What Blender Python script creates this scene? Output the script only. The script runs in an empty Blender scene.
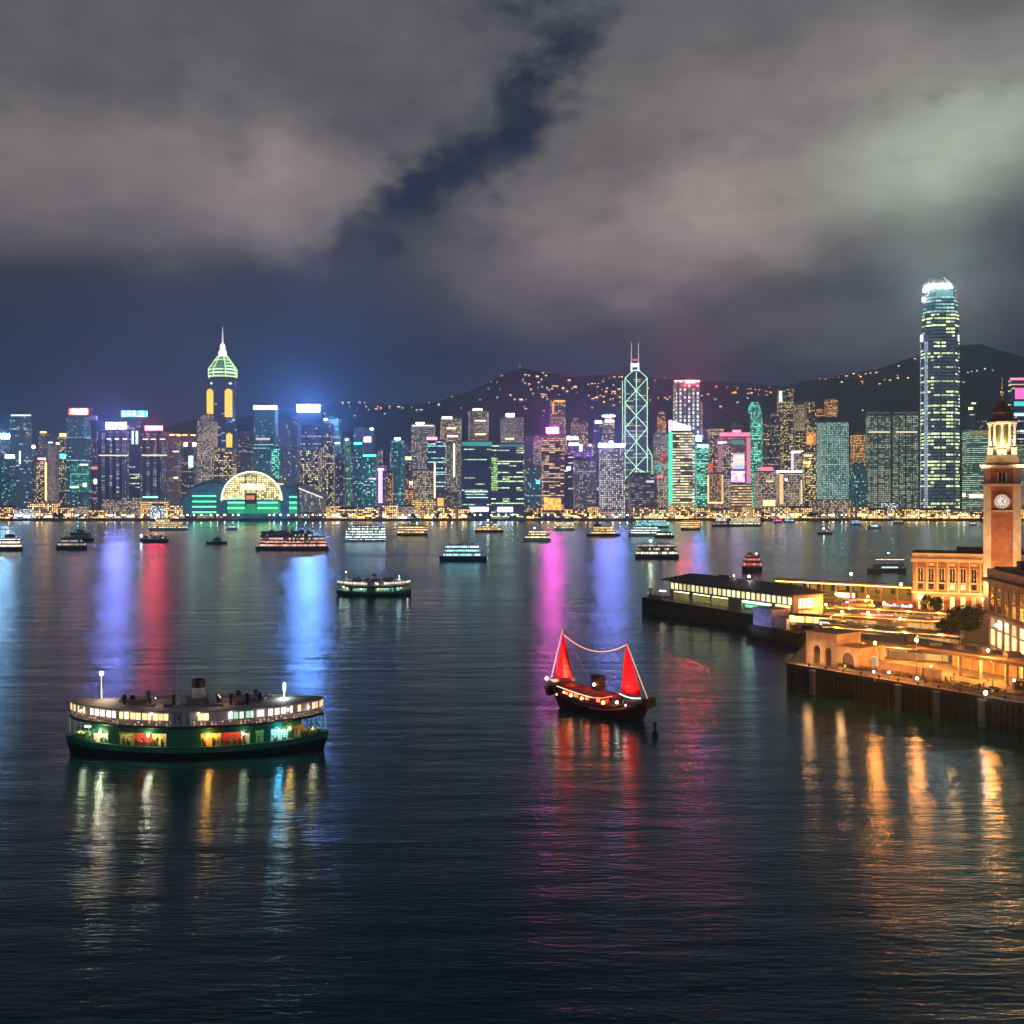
import bpy, math, random
from mathutils import Vector
R = math.radians
S = bpy.context.scene
# ------------------------------------------------------------------ camera
HC, HOR, FP = 45.0, 497.0, 1000.0
cd = bpy.data.cameras.new('camera'); cam = bpy.data.objects.new('camera', cd)
S.collection.objects.link(cam)
cam.location = (0, 0, HC); cam.rotation_euler = (R(90), 0, 0)
cd.sensor_width = 36; cd.lens = FP/1024*36; cd.shift_y = -(512-HOR)/1024
cd.clip_start = 1; cd.clip_end = 60000
S.camera = cam
S.view_settings.view_transform = 'Standard'; S.view_settings.look = 'None'
S.view_settings.exposure = .35; S.view_settings.gamma = 1
S.cycles.use_denoising = True
S.cycles.max_bounces = 5; S.cycles.diffuse_bounces = 2; S.cycles.glossy_bounces = 3
S.cycles.transmission_bounces = 3; S.cycles.volume_bounces = 0
S.cycles.sample_clamp_indirect = 6; S.cycles.sample_clamp_direct = 60
S.cycles.caustics_reflective = True
S.cycles.blur_glossy = 0.0

def X(px, Y): return (px-512)/FP*Y
def Z(py, Y): return HC-(py-HOR)/FP*Y
def G(px, py, z=0.0):
    Y = FP*(HC-z)/(py-HOR); return (X(px, Y), Y)

# ------------------------------------------------------------------ node helper
class NT:
    def __init__(s, tree): s.t = tree; s.n = tree.nodes; s.l = tree.links
    def node(s, typ, ins=None, **kw):
        n = s.n.new(typ)
        for k, v in kw.items(): setattr(n, k, v)
        for k, v in (ins or {}).items(): s.put(n.inputs[k], v)
        return n
    def put(s, sock, v):
        if isinstance(v, bpy.types.NodeSocket): s.l.new(v, sock)
        else:
            try: sock.default_value = v
            except Exception: sock.default_value = (*v, 1)
    def m(s, op, a, b=None, c=None, clamp=False):
        n = s.n.new('ShaderNodeMath'); n.operation = op; n.use_clamp = clamp
        for i, v in enumerate((a, b, c)):
            if v is not None: s.put(n.inputs[i], v)
        return n.outputs[0]
    def mix(s, f, a, b, blend='MIX'):
        n = s.n.new('ShaderNodeMix'); n.data_type = 'RGBA'; n.blend_type = blend
        s.put(n.inputs[0], f); s.put(n.inputs[6], a); s.put(n.inputs[7], b)
        return n.outputs[2]

# ------------------------------------------------------------------ world: night sky with city-lit cloud
W = bpy.data.worlds.new('World'); S.world = W; W.use_nodes = True
t = NT(W.node_tree); t.n.clear()
tc = t.node('ShaderNodeTexCoord')
sx = t.node('ShaderNodeSeparateXYZ', {0: tc.outputs['Generated']})
az = t.m('ARCTAN2', sx.outputs[0], sx.outputs[1]); el = t.m('ARCSINE', sx.outputs[2])
flat = t.node('ShaderNodeCombineXYZ', {0: az, 1: el})
st = t.node('ShaderNodeVectorMath', {0: flat.outputs[0], 1: (1.0, 1.7, 1)}, operation='MULTIPLY')
wn = t.node('ShaderNodeTexNoise', {'Vector': st.outputs[0], 'Scale': 5.0, 'Detail': 9.0, 'Roughness': .6})
wn.noise_dimensions = '3D'
wof = t.node('ShaderNodeVectorMath', {0: wn.outputs['Color'], 1: (.5, .5, .5)}, operation='SUBTRACT')
wsc = t.node('ShaderNodeVectorMath', {0: wof.outputs[0], 'Scale': .20}, operation='SCALE')
wv = t.node('ShaderNodeVectorMath', {0: flat.outputs[0], 1: wsc.outputs[0]}, operation='ADD')
def skypos(px, py):
    a = math.atan((px-512)/FP); return a, math.atan((HOR-py)/FP*math.cos(a))
def blob(px, py, sx_, sy_, rot, amp, warped=True):
    a, e = skypos(px, py)
    mp = t.node('ShaderNodeMapping', {'Vector': (wv if warped else flat).outputs[0], 'Location': (a, e, 0), 'Rotation': (0, 0, R(rot)),
                                      'Scale': (sx_/FP, sy_/FP, 1)}, vector_type='TEXTURE')
    ln = t.node('ShaderNodeVectorMath', {0: mp.outputs[0]}, operation='LENGTH')
    mr = t.node('ShaderNodeMapRange', {'Value': ln.outputs['Value'], 'From Min': 0., 'From Max': 1., 'To Min': amp, 'To Max': 0.},
                interpolation_type='SMOOTHERSTEP')
    return mr.outputs[0]
def total(bs):
    o = bs[0]
    for b in bs[1:]: o = t.m('ADD', o, b)
    return o
gap = total([blob(462, 158, 135, 92, 52, 1.25), blob(552, 76, 105, 66, 42, .95), blob(500, 25, 70, 42, 20, .4), blob(385, 226, 105, 52, 25, .85)])
gn = t.node('ShaderNodeTexNoise', {'Vector': st.outputs[0], 'Scale': 16.0, 'Detail': 8.0, 'Roughness': .62}).outputs['Fac']
gap = t.node('ShaderNodeMapRange', {'Value': t.m('ADD', gap, t.m('MULTIPLY', t.m('SUBTRACT', gn, .5), 2.0)), 'From Min': .0, 'From Max': 1.32, 'To Min': 0., 'To Max': 1.}, interpolation_type='SMOOTHSTEP').outputs[0]
warm = total([blob(120, 165, 380, 130, 0, .75), blob(330, 180, 190, 80, 10, .45), blob(640, 235, 330, 110, 12, .8),
              blob(780, 150, 420, 190, 10, .6), blob(840, 330, 420, 70, 3, .35)])
pale = total([blob(935, 155, 170, 78, 10, 1.15, False), blob(945, 270, 90, 110, 0, .28, False), blob(960, 150, 330, 170, 10, .25)])
fb = t.node('ShaderNodeTexNoise', {'Vector': st.outputs[0], 'Scale': 7.0, 'Detail': 9.0, 'Roughness': .56})
fbv = t.node('ShaderNodeMapRange', {'Value': fb.outputs['Fac'], 'From Min': .3, 'From Max': .7, 'To Min': .80, 'To Max': 1.22}).outputs[0]
# base by elevation: blue city glow low, grey cloud deck above
er = t.node('ShaderNodeValToRGB', {0: t.m('MULTIPLY', el, 1.6)})
cr = er.color_ramp; cr.elements[0].position = 0.0; cr.elements[0].color = (.009, .036, .076, 1)
cr.elements[1].position = 1.0; cr.elements[1].color = (.012, .015, .020, 1)
for p, c in ((.10, (.009, .028, .058, 1)), (.22, (.018, .030, .052, 1)), (.34, (.036, .038, .048, 1)), (.6, (.104, .100, .104, 1)), (.74, (.102, .100, .106, 1))):
    e = cr.elements.new(p); e.color = c
azw = t.node('ShaderNodeMapRange', {'Value': az, 'From Min': -.45, 'From Max': .45, 'To Min': 0., 'To Max': 1.}).outputs[0]
lowb = t.node('ShaderNodeMapRange', {'Value': el, 'From Min': 0., 'From Max': .2, 'To Min': 1., 'To Max': 0.}, interpolation_type='SMOOTHSTEP').outputs[0]
base = t.mix(t.m('MULTIPLY', t.m('MULTIPLY', azw, lowb), .75), er.outputs[0], (.021, .029, .046, 1))
base = t.mix(1.0, base, t.node('ShaderNodeCombineColor', {0: fbv, 1: fbv, 2: fbv}).outputs[0], 'MULTIPLY')
def addc(base, f, col):
    sc = t.node('ShaderNodeVectorMath', {0: col, 'Scale': t.m('MULTIPLY', f, fbv)}, operation='SCALE')
    return t.node('ShaderNodeVectorMath', {0: base, 1: sc.outputs[0]}, operation='ADD').outputs[0]
cl = addc(base, warm, (.176, .137, .120)); cl = addc(cl, pale, (.20, .245, .19))
cl = t.mix(t.m('MULTIPLY', gap, .96), cl, (.010, .018, .038, 1))
sky = t.node('ShaderNodeTexSky'); sky.sky_type = 'NISHITA'; sky.sun_disc = False
sky.sun_elevation = R(-6); sky.sun_rotation = R(200)
nsc = t.node('ShaderNodeVectorMath', {0: sky.outputs[0], 'Scale': .02}, operation='SCALE')
fin = t.node('ShaderNodeVectorMath', {0: cl, 1: nsc.outputs[0]}, operation='ADD')
# glow added behind the viewer, as city-lit cloud, to brighten facing sides
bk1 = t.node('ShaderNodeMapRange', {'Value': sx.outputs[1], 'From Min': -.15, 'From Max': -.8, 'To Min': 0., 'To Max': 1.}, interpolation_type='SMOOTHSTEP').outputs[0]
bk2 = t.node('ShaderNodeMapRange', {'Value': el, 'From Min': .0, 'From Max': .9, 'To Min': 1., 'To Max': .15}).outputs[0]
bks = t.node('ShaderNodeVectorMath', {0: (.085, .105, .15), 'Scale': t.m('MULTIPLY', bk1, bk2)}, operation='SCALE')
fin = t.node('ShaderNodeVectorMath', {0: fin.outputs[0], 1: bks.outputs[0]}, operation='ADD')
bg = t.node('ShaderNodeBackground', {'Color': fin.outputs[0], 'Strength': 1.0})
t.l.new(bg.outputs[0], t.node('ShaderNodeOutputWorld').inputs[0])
# faint broad lamp added over the scene; no moon is in view
sl = bpy.data.lights.new('added_faint_sun', 'SUN'); sl.energy = .03; sl.angle = R(12); sl.color = (.8, .88, 1)
so = bpy.data.objects.new('added_faint_sun', sl); S.collection.objects.link(so); so.rotation_euler = (R(50), 0, R(30))

# ------------------------------------------------------------------ object helpers
def tag(o, label=None, cat=None, group=None, kind=None):
    if label: o['label'] = label
    if cat: o['category'] = cat
    if group: o['group'] = group
    if kind: o['kind'] = kind
    return o
def thing(name, label, cat, loc=(0, 0, 0), rz=0, group=None):
    o = bpy.data.objects.new(name, None); S.collection.objects.link(o); o.empty_display_size = .5
    o.location = loc; o.rotation_euler = (0, 0, rz)
    return tag(o, label, cat, group)
class MB:
    def __init__(s): s.v = []; s.f = []
    def quad(s, *ps): k = len(s.v); s.v += [tuple(p) for p in ps]; s.f.append(tuple(range(k, k+len(ps)))); return s
    def box(s, x0, x1, y0, y1, z0, z1):
        k = len(s.v)
        s.v += [(x0, y0, z0), (x1, y0, z0), (x1, y1, z0), (x0, y1, z0), (x0, y0, z1), (x1, y0, z1), (x1, y1, z1), (x0, y1, z1)]
        s.f += [tuple(k+i for i in q) for q in ((0, 3, 2, 1), (4, 5, 6, 7), (0, 1, 5, 4), (1, 2, 6, 5), (2, 3, 7, 6), (3, 0, 4, 7))]
        return s
    def loft(s, rings, caps=True, closed=True):
        k = len(s.v); n = len(rings[0])
        for r in rings: s.v += [tuple(p) for p in r]
        for i in range(len(rings)-1):
            for j in range(n if closed else n-1):
                a = k+i*n+j; b = k+i*n+(j+1) % n
                s.f.append((a, b, b+n, a+n))
        if caps:
            s.f.append(tuple(k+j for j in reversed(range(n)))); s.f.append(tuple(k+(len(rings)-1)*n+j for j in range(n)))
        return s
    def prism(s, poly, z0, z1, top=None):
        return s.loft([[(x, y, z0) for x, y in poly], [(x, y, z1) for x, y in (top or poly)]])
    def tube(s, p0, p1, r0, r1=None, n=6):
        r1 = r0 if r1 is None else r1
        p0, p1 = Vector(p0), Vector(p1); d = (p1-p0).normalized()
        a = d.cross(Vector((0, 0, 1)) if abs(d.z) < .9 else Vector((1, 0, 0))).normalized(); b = d.cross(a)
        ring = lambda p, r: [p+(a*math.cos(2*math.pi*i/n)+b*math.sin(2*math.pi*i/n))*r for i in range(n)]
        return s.loft([ring(p0, r0), ring(p1, r1)])
    def path(s, pts, r, n=5):
        for a, b in zip(pts, pts[1:]): s.tube(a, b, r, r, n)
        return s
    def lathe(s, prof, cx=0, cy=0, n=12, ph=0):
        return s.loft([[(cx+r*math.cos(2*math.pi*i/n+ph), cy+r*math.sin(2*math.pi*i/n+ph), z) for i in range(n)] for r, z in prof])
    def ball(s, c, r, n=8, m=5):
        return s.lathe([(max(r*math.sin(math.pi*i/m), r*.02), c[2]-r*math.cos(math.pi*i/m)) for i in range(m+1)], c[0], c[1], n)
    def build(s, name, mat, parent=None, smooth=False, label=None):
        me = bpy.data.meshes.new(name); me.from_pydata(s.v, [], s.f); me.validate(); me.update()
        uv = me.uv_layers.new(name='uv')
        d = uv.data
        for p in me.polygons:
            n = p.normal
            if abs(n.z) > .75: tx, ty = Vector((1, 0, 0)), Vector((0, 1, 0))
            else:
                tx = Vector((-n.y, n.x, 0)).normalized(); ty = Vector((0, 0, 1))
            for li in p.loop_indices:
                co = me.vertices[me.loops[li].vertex_index].co
                d[li].uv = (co.dot(tx), co.dot(ty))
            if smooth: p.use_smooth = True
        me.materials.append(mat)
        o = bpy.data.objects.new(name, me); S.collection.objects.link(o)
        if parent: o.parent = parent
        if label: o['label'] = label
        return o
def copy_tree(o, parent=None):
    c = o.copy(); S.collection.objects.link(c)
    if parent: c.parent = parent
    for ch in list(o.children): copy_tree(ch, c)
    return c

# ------------------------------------------------------------------ materials
_mc = {}; FS = 1.15
def surf(name, col, rough=.65, metal=0.0, var=.25, scale=1.0, bump=.15, spec=.5):
    key = ('s', name)
    if key in _mc: return _mc[key]
    m = bpy.data.materials.new(name); m.use_nodes = True; t = NT(m.node_tree); t.n.clear()
    co = t.node('ShaderNodeTexCoord').outputs['Object']
    nz = t.node('ShaderNodeTexNoise', {'Vector': co, 'Scale': scale, 'Detail': 5.0, 'Roughness': .6}).outputs['Fac']
    f = t.node('ShaderNodeMapRange', {'Value': nz, 'From Min': .3, 'From Max': .7, 'To Min': 1-var, 'To Max': 1+var}).outputs[0]
    c = t.node('ShaderNodeVectorMath', {0: col, 'Scale': f}, operation='SCALE').outputs[0]
    b = t.node('ShaderNodeBump', {'Strength': bump, 'Distance': .1, 'Height': nz})
    p = t.node('ShaderNodeBsdfPrincipled', {'Base Color': c, 'Roughness': rough, 'Metallic': metal, 'Normal': b.outputs[0], 'Specular IOR Level': spec})
    t.l.new(p.outputs[0], t.node('ShaderNodeOutputMaterial').inputs[0])
    _mc[key] = m; return m
def brick(name, c1, c2, mortar, scale=1.0):
    m = bpy.data.materials.new(name); m.use_nodes = True; t = NT(m.node_tree); t.n.clear()
    uv = t.node('ShaderNodeUVMap').outputs[0]
    br = t.node('ShaderNodeTexBrick', {'Vector': uv, 'Color1': (*c1, 1), 'Color2': (*c2, 1), 'Mortar': (*mortar, 1), 'Scale': scale, 'Mortar Size': .03, 'Brick Width': .7, 'Row Height': .3})
    nz = t.node('ShaderNodeTexNoise', {'Vector': uv, 'Scale': .5, 'Detail': 5.0}).outputs['Fac']
    f = t.node('ShaderNodeMapRange', {'Value': nz, 'From Min': .3, 'From Max': .7, 'To Min': .75, 'To Max': 1.2}).outputs[0]
    c = t.node('ShaderNodeVectorMath', {0: br.outputs[0], 'Scale': f}, operation='SCALE').outputs[0]
    p = t.node('ShaderNodeBsdfPrincipled', {'Base Color': c, 'Roughness': .8})
    t.l.new(p.outputs[0], t.node('ShaderNodeOutputMaterial').inputs[0])
    return m
def emit(col, strength, sample=True):
    key = ('e', tuple(col), strength, sample)
    if key in _mc: return _mc[key]
    m = bpy.data.materials.new('light'); m.use_nodes = True; t = NT(m.node_tree); t.n.clear()
    p = t.node('ShaderNodeBsdfPrincipled', {'Base Color': (.3, .3, .3, 1), 'Roughness': .4, 'Emission Color': (*col, 1), 'Emission Strength': strength})
    t.l.new(p.outputs[0], t.node('ShaderNodeOutputMaterial').inputs[0])
    if not sample: m.cycles.emission_sampling = 'NONE'
    _mc[key] = m; return m
def screen(cols, strength, cw=4, fh=3):
    """patterned LED panel: random cells between the given colours"""
    m = bpy.data.materials.new('led_screen'); m.use_nodes = True; t = NT(m.node_tree); t.n.clear()
    uv = t.node('ShaderNodeSeparateXYZ', {0: t.node('ShaderNodeUVMap').outputs[0]})
    a = t.m('FLOOR', t.m('DIVIDE', uv.outputs[0], cw)); b = t.m('FLOOR', t.m('DIVIDE', uv.outputs[1], fh))
    w = t.node('ShaderNodeTexWhiteNoise', {'Vector': t.node('ShaderNodeCombineXYZ', {0: a, 1: b}).outputs[0]})
    rp = t.node('ShaderNodeValToRGB', {0: w.outputs['Value']}); rp.color_ramp.interpolation = 'CONSTANT'
    rp.color_ramp.elements[0].color = (*cols[0], 1); rp.color_ramp.elements[1].color = (*cols[-1], 1); rp.color_ramp.elements[1].position = 1-1/len(cols)
    for i in range(1, len(cols)-1):
        e = rp.color_ramp.elements.new(i/len(cols)); e.color = (*cols[i], 1)
    p = t.node('ShaderNodeBsdfPrincipled', {'Base Color': (.05, .05, .05, 1), 'Emission Color': rp.outputs[0], 'Emission Strength': strength})
    t.l.new(p.outputs[0], t.node('ShaderNodeOutputMaterial').inputs[0])
    return m
def facade(wall=(.12, .12, .13), A=(1, .7, .4), B=(1, .85, .6), lit=.35, S=1.2, cw=5, fh=4.5, mx=.2, my=.25, dim=(.01, .015, .02), ff=.1, glass=(.02, .03, .04), blk=1, rough=.25):
    """curtain wall with lit and unlit windows; each cell one window, some whole floors lit"""
    if cw >= 3.6 and cw < 7.5 and fh >= 4: cw, fh = cw*.74, fh*.80
    key = ('f', wall, A, B, lit, S, cw, fh, mx, my, dim, ff, blk)
    if key in _mc: return _mc[key]
    m = bpy.data.materials.new('facade'); m.use_nodes = True; t = NT(m.node_tree); t.n.clear()
    uv = t.node('ShaderNodeSeparateXYZ', {0: t.node('ShaderNodeUVMap').outputs[0]})
    rnd = t.node('ShaderNodeObjectInfo').outputs['Random']
    u = t.m('DIVIDE', t.m('ADD', uv.outputs[0], 5000), cw); v = t.m('DIVIDE', uv.outputs[1], fh)
    cu, cv = t.m('FLOOR', u), t.m('FLOOR', v); fu, fv = t.m('FRACT', u), t.m('FRACT', v)
    msk = t.m('MULTIPLY', t.m('MULTIPLY', t.m('GREATER_THAN', fu, mx/2), t.m('LESS_THAN', fu, 1-mx/2)),
              t.m('MULTIPLY', t.m('GREATER_THAN', fv, my*.6), t.m('LESS_THAN', fv, 1-my*.4)))
    nz = t.node('ShaderNodeSeparateXYZ', {0: t.node('ShaderNodeNewGeometry').outputs['True Normal']}).outputs[2]
    msk = t.m('MULTIPLY', msk, t.m('LESS_THAN', nz, .7))
    sd = t.m('MULTIPLY', rnd, 917.0)
    cub = cu if blk == 1 else t.m('FLOOR', t.m('DIVIDE', cu, blk))
    w1 = t.node('ShaderNodeTexWhiteNoise', {'Vector': t.node('ShaderNodeCombineXYZ', {0: cub, 1: cv, 2: sd}).outputs[0]})
    w2 = t.node('ShaderNodeTexWhiteNoise', {'Vector': t.node('ShaderNodeCombineXYZ', {0: cu, 1: cv, 2: t.m('ADD', sd, 31.7)}).outputs[0]})
    wf = t.node('ShaderNodeTexWhiteNoise', {'Vector': t.node('ShaderNodeCombineXYZ', {0: 3.3, 1: cv, 2: sd}).outputs[0]})
    # slow patches: some zones of a building are busier than others
    pn = t.node('ShaderNodeTexNoise', {'Vector': t.node('ShaderNodeCombineXYZ', {0: t.m('MULTIPLY', uv.outputs[0], .03), 1: t.m('MULTIPLY', uv.outputs[1], .022), 2: sd}).outputs[0], 'Scale': 1.0, 'Detail': 1.0}).outputs['Fac']
    thr = t.m('ADD', t.m('MULTIPLY', lit, t.m('MULTIPLY', pn, 2.0)), t.m('MULTIPLY', t.m('LESS_THAN', wf.outputs['Value'], ff), .65))
    on = t.m('LESS_THAN', w1.outputs['Value'], thr)
    s2 = t.node('ShaderNodeSeparateXYZ', {0: w2.outputs['Color']})
    col = t.mix(s2.outputs[0], (*A, 1), (*B, 1))
    st = t.m('MULTIPLY', S*FS, t.m('ADD', .3, t.m('MULTIPLY', s2.outputs[1], 1.1)))
    le = t.node('ShaderNodeVectorMath', {0: col, 'Scale': t.m('MULTIPLY', on, st)}, operation='SCALE').outputs[0]
    dm = t.node('ShaderNodeVectorMath', {0: dim, 'Scale': t.m('ADD', 1.1, t.m('MULTIPLY', s2.outputs[2], 1.5))}, operation='SCALE').outputs[0]  # all panes, unlit ones too, glow faintly in place of ambient city light
    em = t.node('ShaderNodeVectorMath', {0: t.node('ShaderNodeVectorMath', {0: le, 1: dm}, operation='ADD').outputs[0], 'Scale': msk}, operation='SCALE').outputs[0]
    bc = t.mix(msk, (*wall, 1), (*glass, 1))
    ro = t.m('MULTIPLY_ADD', msk, rough-.7, .7)
    p = t.node('ShaderNodeBsdfPrincipled', {'Base Color': bc, 'Roughness': ro, 'Emission Color': em, 'Emission Strength': 1.0})
    t.l.new(p.outputs[0], t.node('ShaderNodeOutputMaterial').inputs[0])
    m.cycles.emission_sampling = 'NONE'
    _mc[key] = m; return m
def water_mat():
    m = bpy.data.materials.new('harbour_water'); m.use_nodes = True; t = NT(m.node_tree); t.n.clear()
    pos = t.node('ShaderNodeNewGeometry').outputs['Position']
    def nz(scale, sc, det, dist=0.0, rot=0):
        mp = t.node('ShaderNodeMapping', {'Vector': pos, 'Scale': (sc[0]*scale, sc[1]*scale, scale), 'Rotation': (0, 0, R(rot))})
        return t.node('ShaderNodeTexNoise', {'Vector': mp.outputs[0], 'Scale': 1.0, 'Detail': det, 'Roughness': .55, 'Distortion': dist}).outputs['Fac']
    a = nz(1.15, (.28, 1.2), 4.0, .3, 6); b = nz(.30, (.32, 1.1), 3.0, .2, -8); c = nz(.012, (.5, 1.0), 3.0)
    patch = t.node('ShaderNodeMapRange', {'Value': c, 'From Min': .35, 'From Max': .65, 'To Min': .7, 'To Max': 1.25}).outputs[0]
    d = nz(.05, (.4, 1.2), 1.0, 0.0, 5)
    e = nz(.10, (.35, 1.2), 2.0, 0.0, -4)
    d = t.m('ADD', d, t.m('MULTIPLY', e, 1.5))
    h = t.m('ADD', t.m('ADD', t.m('MULTIPLY', t.m('MULTIPLY', a, patch), .20), t.m('MULTIPLY', b, .20)), t.m('MULTIPLY', d, .5))
    bp = t.node('ShaderNodeBump', {'Strength': 1.0, 'Distance': WAVE, 'Height': h})
    fr = t.node('ShaderNodeFresnel', {'IOR': 1.33, 'Normal': bp.outputs[0]}).outputs[0]
    gl = t.node('ShaderNodeBsdfAnisotropic', {'Color': (.70, .86, 1, 1), 'Roughness': t.m('MULTIPLY', WROUGH, patch), 'Normal': bp.outputs[0]}, distribution='BECKMANN')
    df = t.node('ShaderNodeBsdfDiffuse', {'Color': (.012, .062, .074, 1)})
    p = t.node('ShaderNodeMixShader', {0: fr, 1: df.outputs[0], 2: gl.outputs[0]})
    t.l.new(p.outputs[0], t.node('ShaderNodeOutputMaterial').inputs[0])
    return m
WAVE, WROUGH = .55, .215
concrete = surf('concrete', (.30, .28, .25), .8, scale=.4, var=.3)
paving = surf('paving', (.30, .27, .23), .75, scale=.6, var=.3)
darkmetal = surf('dark_metal', (.035, .037, .04), .45, .4)
greymetal = surf('grey_metal', (.18, .18, .19), .5, .4)
darkroof = surf('dark_roof', (.04, .043, .047), .7, scale=.3, var=.4)
roofgrey = surf('roof_grey', (.13, .13, .14), .8, scale=.15, var=.4)
whitepaint = surf('white_paint', (.72, .70, .68), .5, var=.12)
stone = surf('pale_stone', (.42, .36, .28), .75, scale=.5, var=.25)
blackhull = surf('black_hull', (.012, .013, .015), .45)
foliage = surf('foliage', (.028, .055, .018), .6, scale=.8, var=.6)
bark = surf('bark', (.07, .05, .035), .9, scale=2)
HAZE = 0.00021
# ------------------------------------------------------------------ setting: water, shores, hills
tag(MB().quad((-30000, -3000, 0), (30000, -3000, 0), (30000, 40000, 0), (-30000, 40000, 0)).build('harbour_water', water_mat()), kind='structure')
SH = 1885.0
tag(MB().box(-2600, 2600, SH, 2900, -3, 3.0).build('far_shore_ground', surf('city_ground', (.10, .095, .09), .85, scale=.05)), kind='structure')
tag(MB().box(-2600, 2600, SH-3, SH-.02, -3, 4.6).build('sea_wall', surf('seawall', (.05, .05, .05), .9, scale=.2)), 'long dark sea wall along the far waterfront below the skyline', 'wall')
RIDGE = [(-500, 475), (-200, 455), (0, 446), (100, 440), (150, 430), (190, 420), (240, 418), (300, 406), (350, 402), (400, 405), (440, 401), (475, 388), (500, 375), (522, 367), (545, 372),
         (575, 376), (615, 374), (660, 377), (700, 380), (745, 383), (785, 386), (815, 380), (850, 374), (885, 367), (920, 355), (950, 345), (985, 344), (1024, 356), (1080, 375), (1200, 395), (1500, 450)]
def ridge(px):
    for (a, ya), (b, yb) in zip(RIDGE, RIDGE[1:]):
        if a <= px <= b:
            f = (px-a)/(b-a); return ya+(yb-ya)*f
    return 470
RY = 3500.0
from mathutils import noise as mnoise
def hill_z(x, y):
    px = 512+x/RY*FP; zr = Z(ridge(max(-499, min(1499, px))), RY)
    f = max(0, min(1, (y-2500)/(RY-2500)))
    b = max(0, 1-((y-RY)/900)**2) if y > RY else f**1.25
    n = mnoise.fractal(Vector((x*.004, y*.004, 0)), 1.0, 2.0, 5)
    n2 = mnoise.fractal(Vector((x*.02, y*.02, 3)), 1.0, 2.0, 3)
    return 2+zr*b + n*38*f*(1-f)*2.2 + n2*5*f
mb = MB(); nx, ny = 300, 46
for j in range(ny+1):
    y = 2450+j*(1900/ny)
    for i in range(nx+1):
        x = -3000+i*(6000/nx); mb.v.append((x, y, hill_z(x, y)))
for j in range(ny):
    for i in range(nx):
        a = j*(nx+1)+i; mb.f.append((a, a+1, a+nx+2, a+nx+1))
tag(mb.build('hills', surf('wooded_hill', (.022, .036, .024), .95, scale=.02, var=.5, bump=.6), smooth=True), kind='structure')

# ------------------------------------------------------------------ far city
rng = random.Random(7)
WARM, TAN, WHT, CYA, GRN, YEL, TEAL, PNK, RED, BLU, ORG, VIO = ((1, .54, .18), (1, .68, .38), (.85, .93, 1), (.25, 1, .88), (.45, 1, .4), (1, .88, .35), (.06, .7, .55),
    (1, .12, .45), (1, .05, .04), (.2, .42, 1), (1, .40, .06), (.55, .3, 1))
f_tan = facade((.20, .17, .15), TAN, (1, .86, .68), .62, .75, 4.2, 4.2, .38, .42, (.058, .042, .030))
f_tan2 = facade((.26, .22, .19), TAN, WHT, .5, .62, 4.6, 4.4, .4, .45, (.068, .054, .040))
f_warm = facade((.07, .06, .06), WARM, YEL, .42, 1.3, 4.6, 4.6, .3, .45, (.012, .012, .014))
f_res = facade((.10, .085, .075), WARM, YEL, .38, 1.5, 5.0, 4.4, .45, .5, (.01, .01, .012))
f_resdim = facade((.09, .085, .09), WARM, WHT, .16, .9, 5.0, 4.6, .45, .5, (.008, .01, .016))
f_dark = facade((.03, .035, .05), WHT, YEL, .06, 1.2, 6, 5, .2, .45, (.006, .010, .022), ff=.04, blk=3)
f_blue = facade((.09, .12, .17), WHT, CYA, .07, .8, 6, 4.4, .15, .4, (.022, .040, .068), ff=.08, blk=2)
f_teal = facade((.03, .10, .10), CYA, WHT, .16, .9, 4.5, 4.4, .2, .4, (.008, .085, .080), ff=.07)
f_tealdim = facade((.04, .08, .09), CYA, WHT, .10, .7, 4.5, 4.4, .2, .4, (.008, .045, .055), ff=.05)
f_greyblue = facade((.17, .17, .21), WHT, YEL, .07, .7, 5, 4.5, .3, .4, (.030, .034, .050), ff=.04)
f_bay = facade((.05, .055, .09), (1, .85, .6), (.6, .95, .9), .30, .55, 14, 4.4, .55, .5, (.055, .062, .10), ff=.10)
f_grid = facade((.34, .33, .33), (1, .82, .62), (.9, .92, 1), .72, .85, 5.2, 5.2, .4, .42, (.08, .075, .075))
f_green = facade((.10, .16, .14), (.6, 1, .72), (.8, 1, .85), .55, .5, 4.2, 4.6, .3, .4, (.06, .14, .115), ff=.08)
f_yelbands = facade((.12, .10, .06), (1, .85, .42), (1, .9, .6), .86, 1.05, 8, 5.2, .06, .5, (.05, .04, .02), ff=.3, blk=3)
f_brown = facade((.12, .06, .055), WARM, YEL, .34, 1.0, 5, 4.8, .12, .5, (.022, .014, .018), ff=.28, blk=3)
f_navy = facade((.02, .03, .06), (.5, 1, .45), (.8, 1, .7), .05, 1.0, 6, 5, .1, .5, (.006, .014, .034), ff=.12, blk=5)
f_gold = facade((.35, .24, .12), ORG, YEL, .75, 1.5, 5, 5, .35, .4, (.10, .06, .02))
f_goldlow = facade((.3, .22, .13), ORG, (1, .8, .45), .62, 2.6, 4.2, 3.6, .35, .5, (.09, .05, .015))
f_whitelow = facade((.3, .3, .3), (.8, .95, 1), WHT, .55, 1.5, 2.6, 2.8, .2, .4, (.06, .07, .08))
f_orres = facade((.16, .09, .05), ORG, WARM, .55, 1.3, 4.2, 4.6, .4, .4, (.06, .03, .012))
f_steel = facade((.16, .17, .19), WHT, TAN, .3, .55, 4.5, 4.5, .35, .4, (.045, .05, .058))
f_brightgreen = facade((.03, .12, .09), (.1, 1, .55), (.4, 1, .8), .45, 1.2, 5, 4.6, .15, .45, (.01, .10, .065), ff=.2)
LAND = []
used_labels = set()
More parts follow.
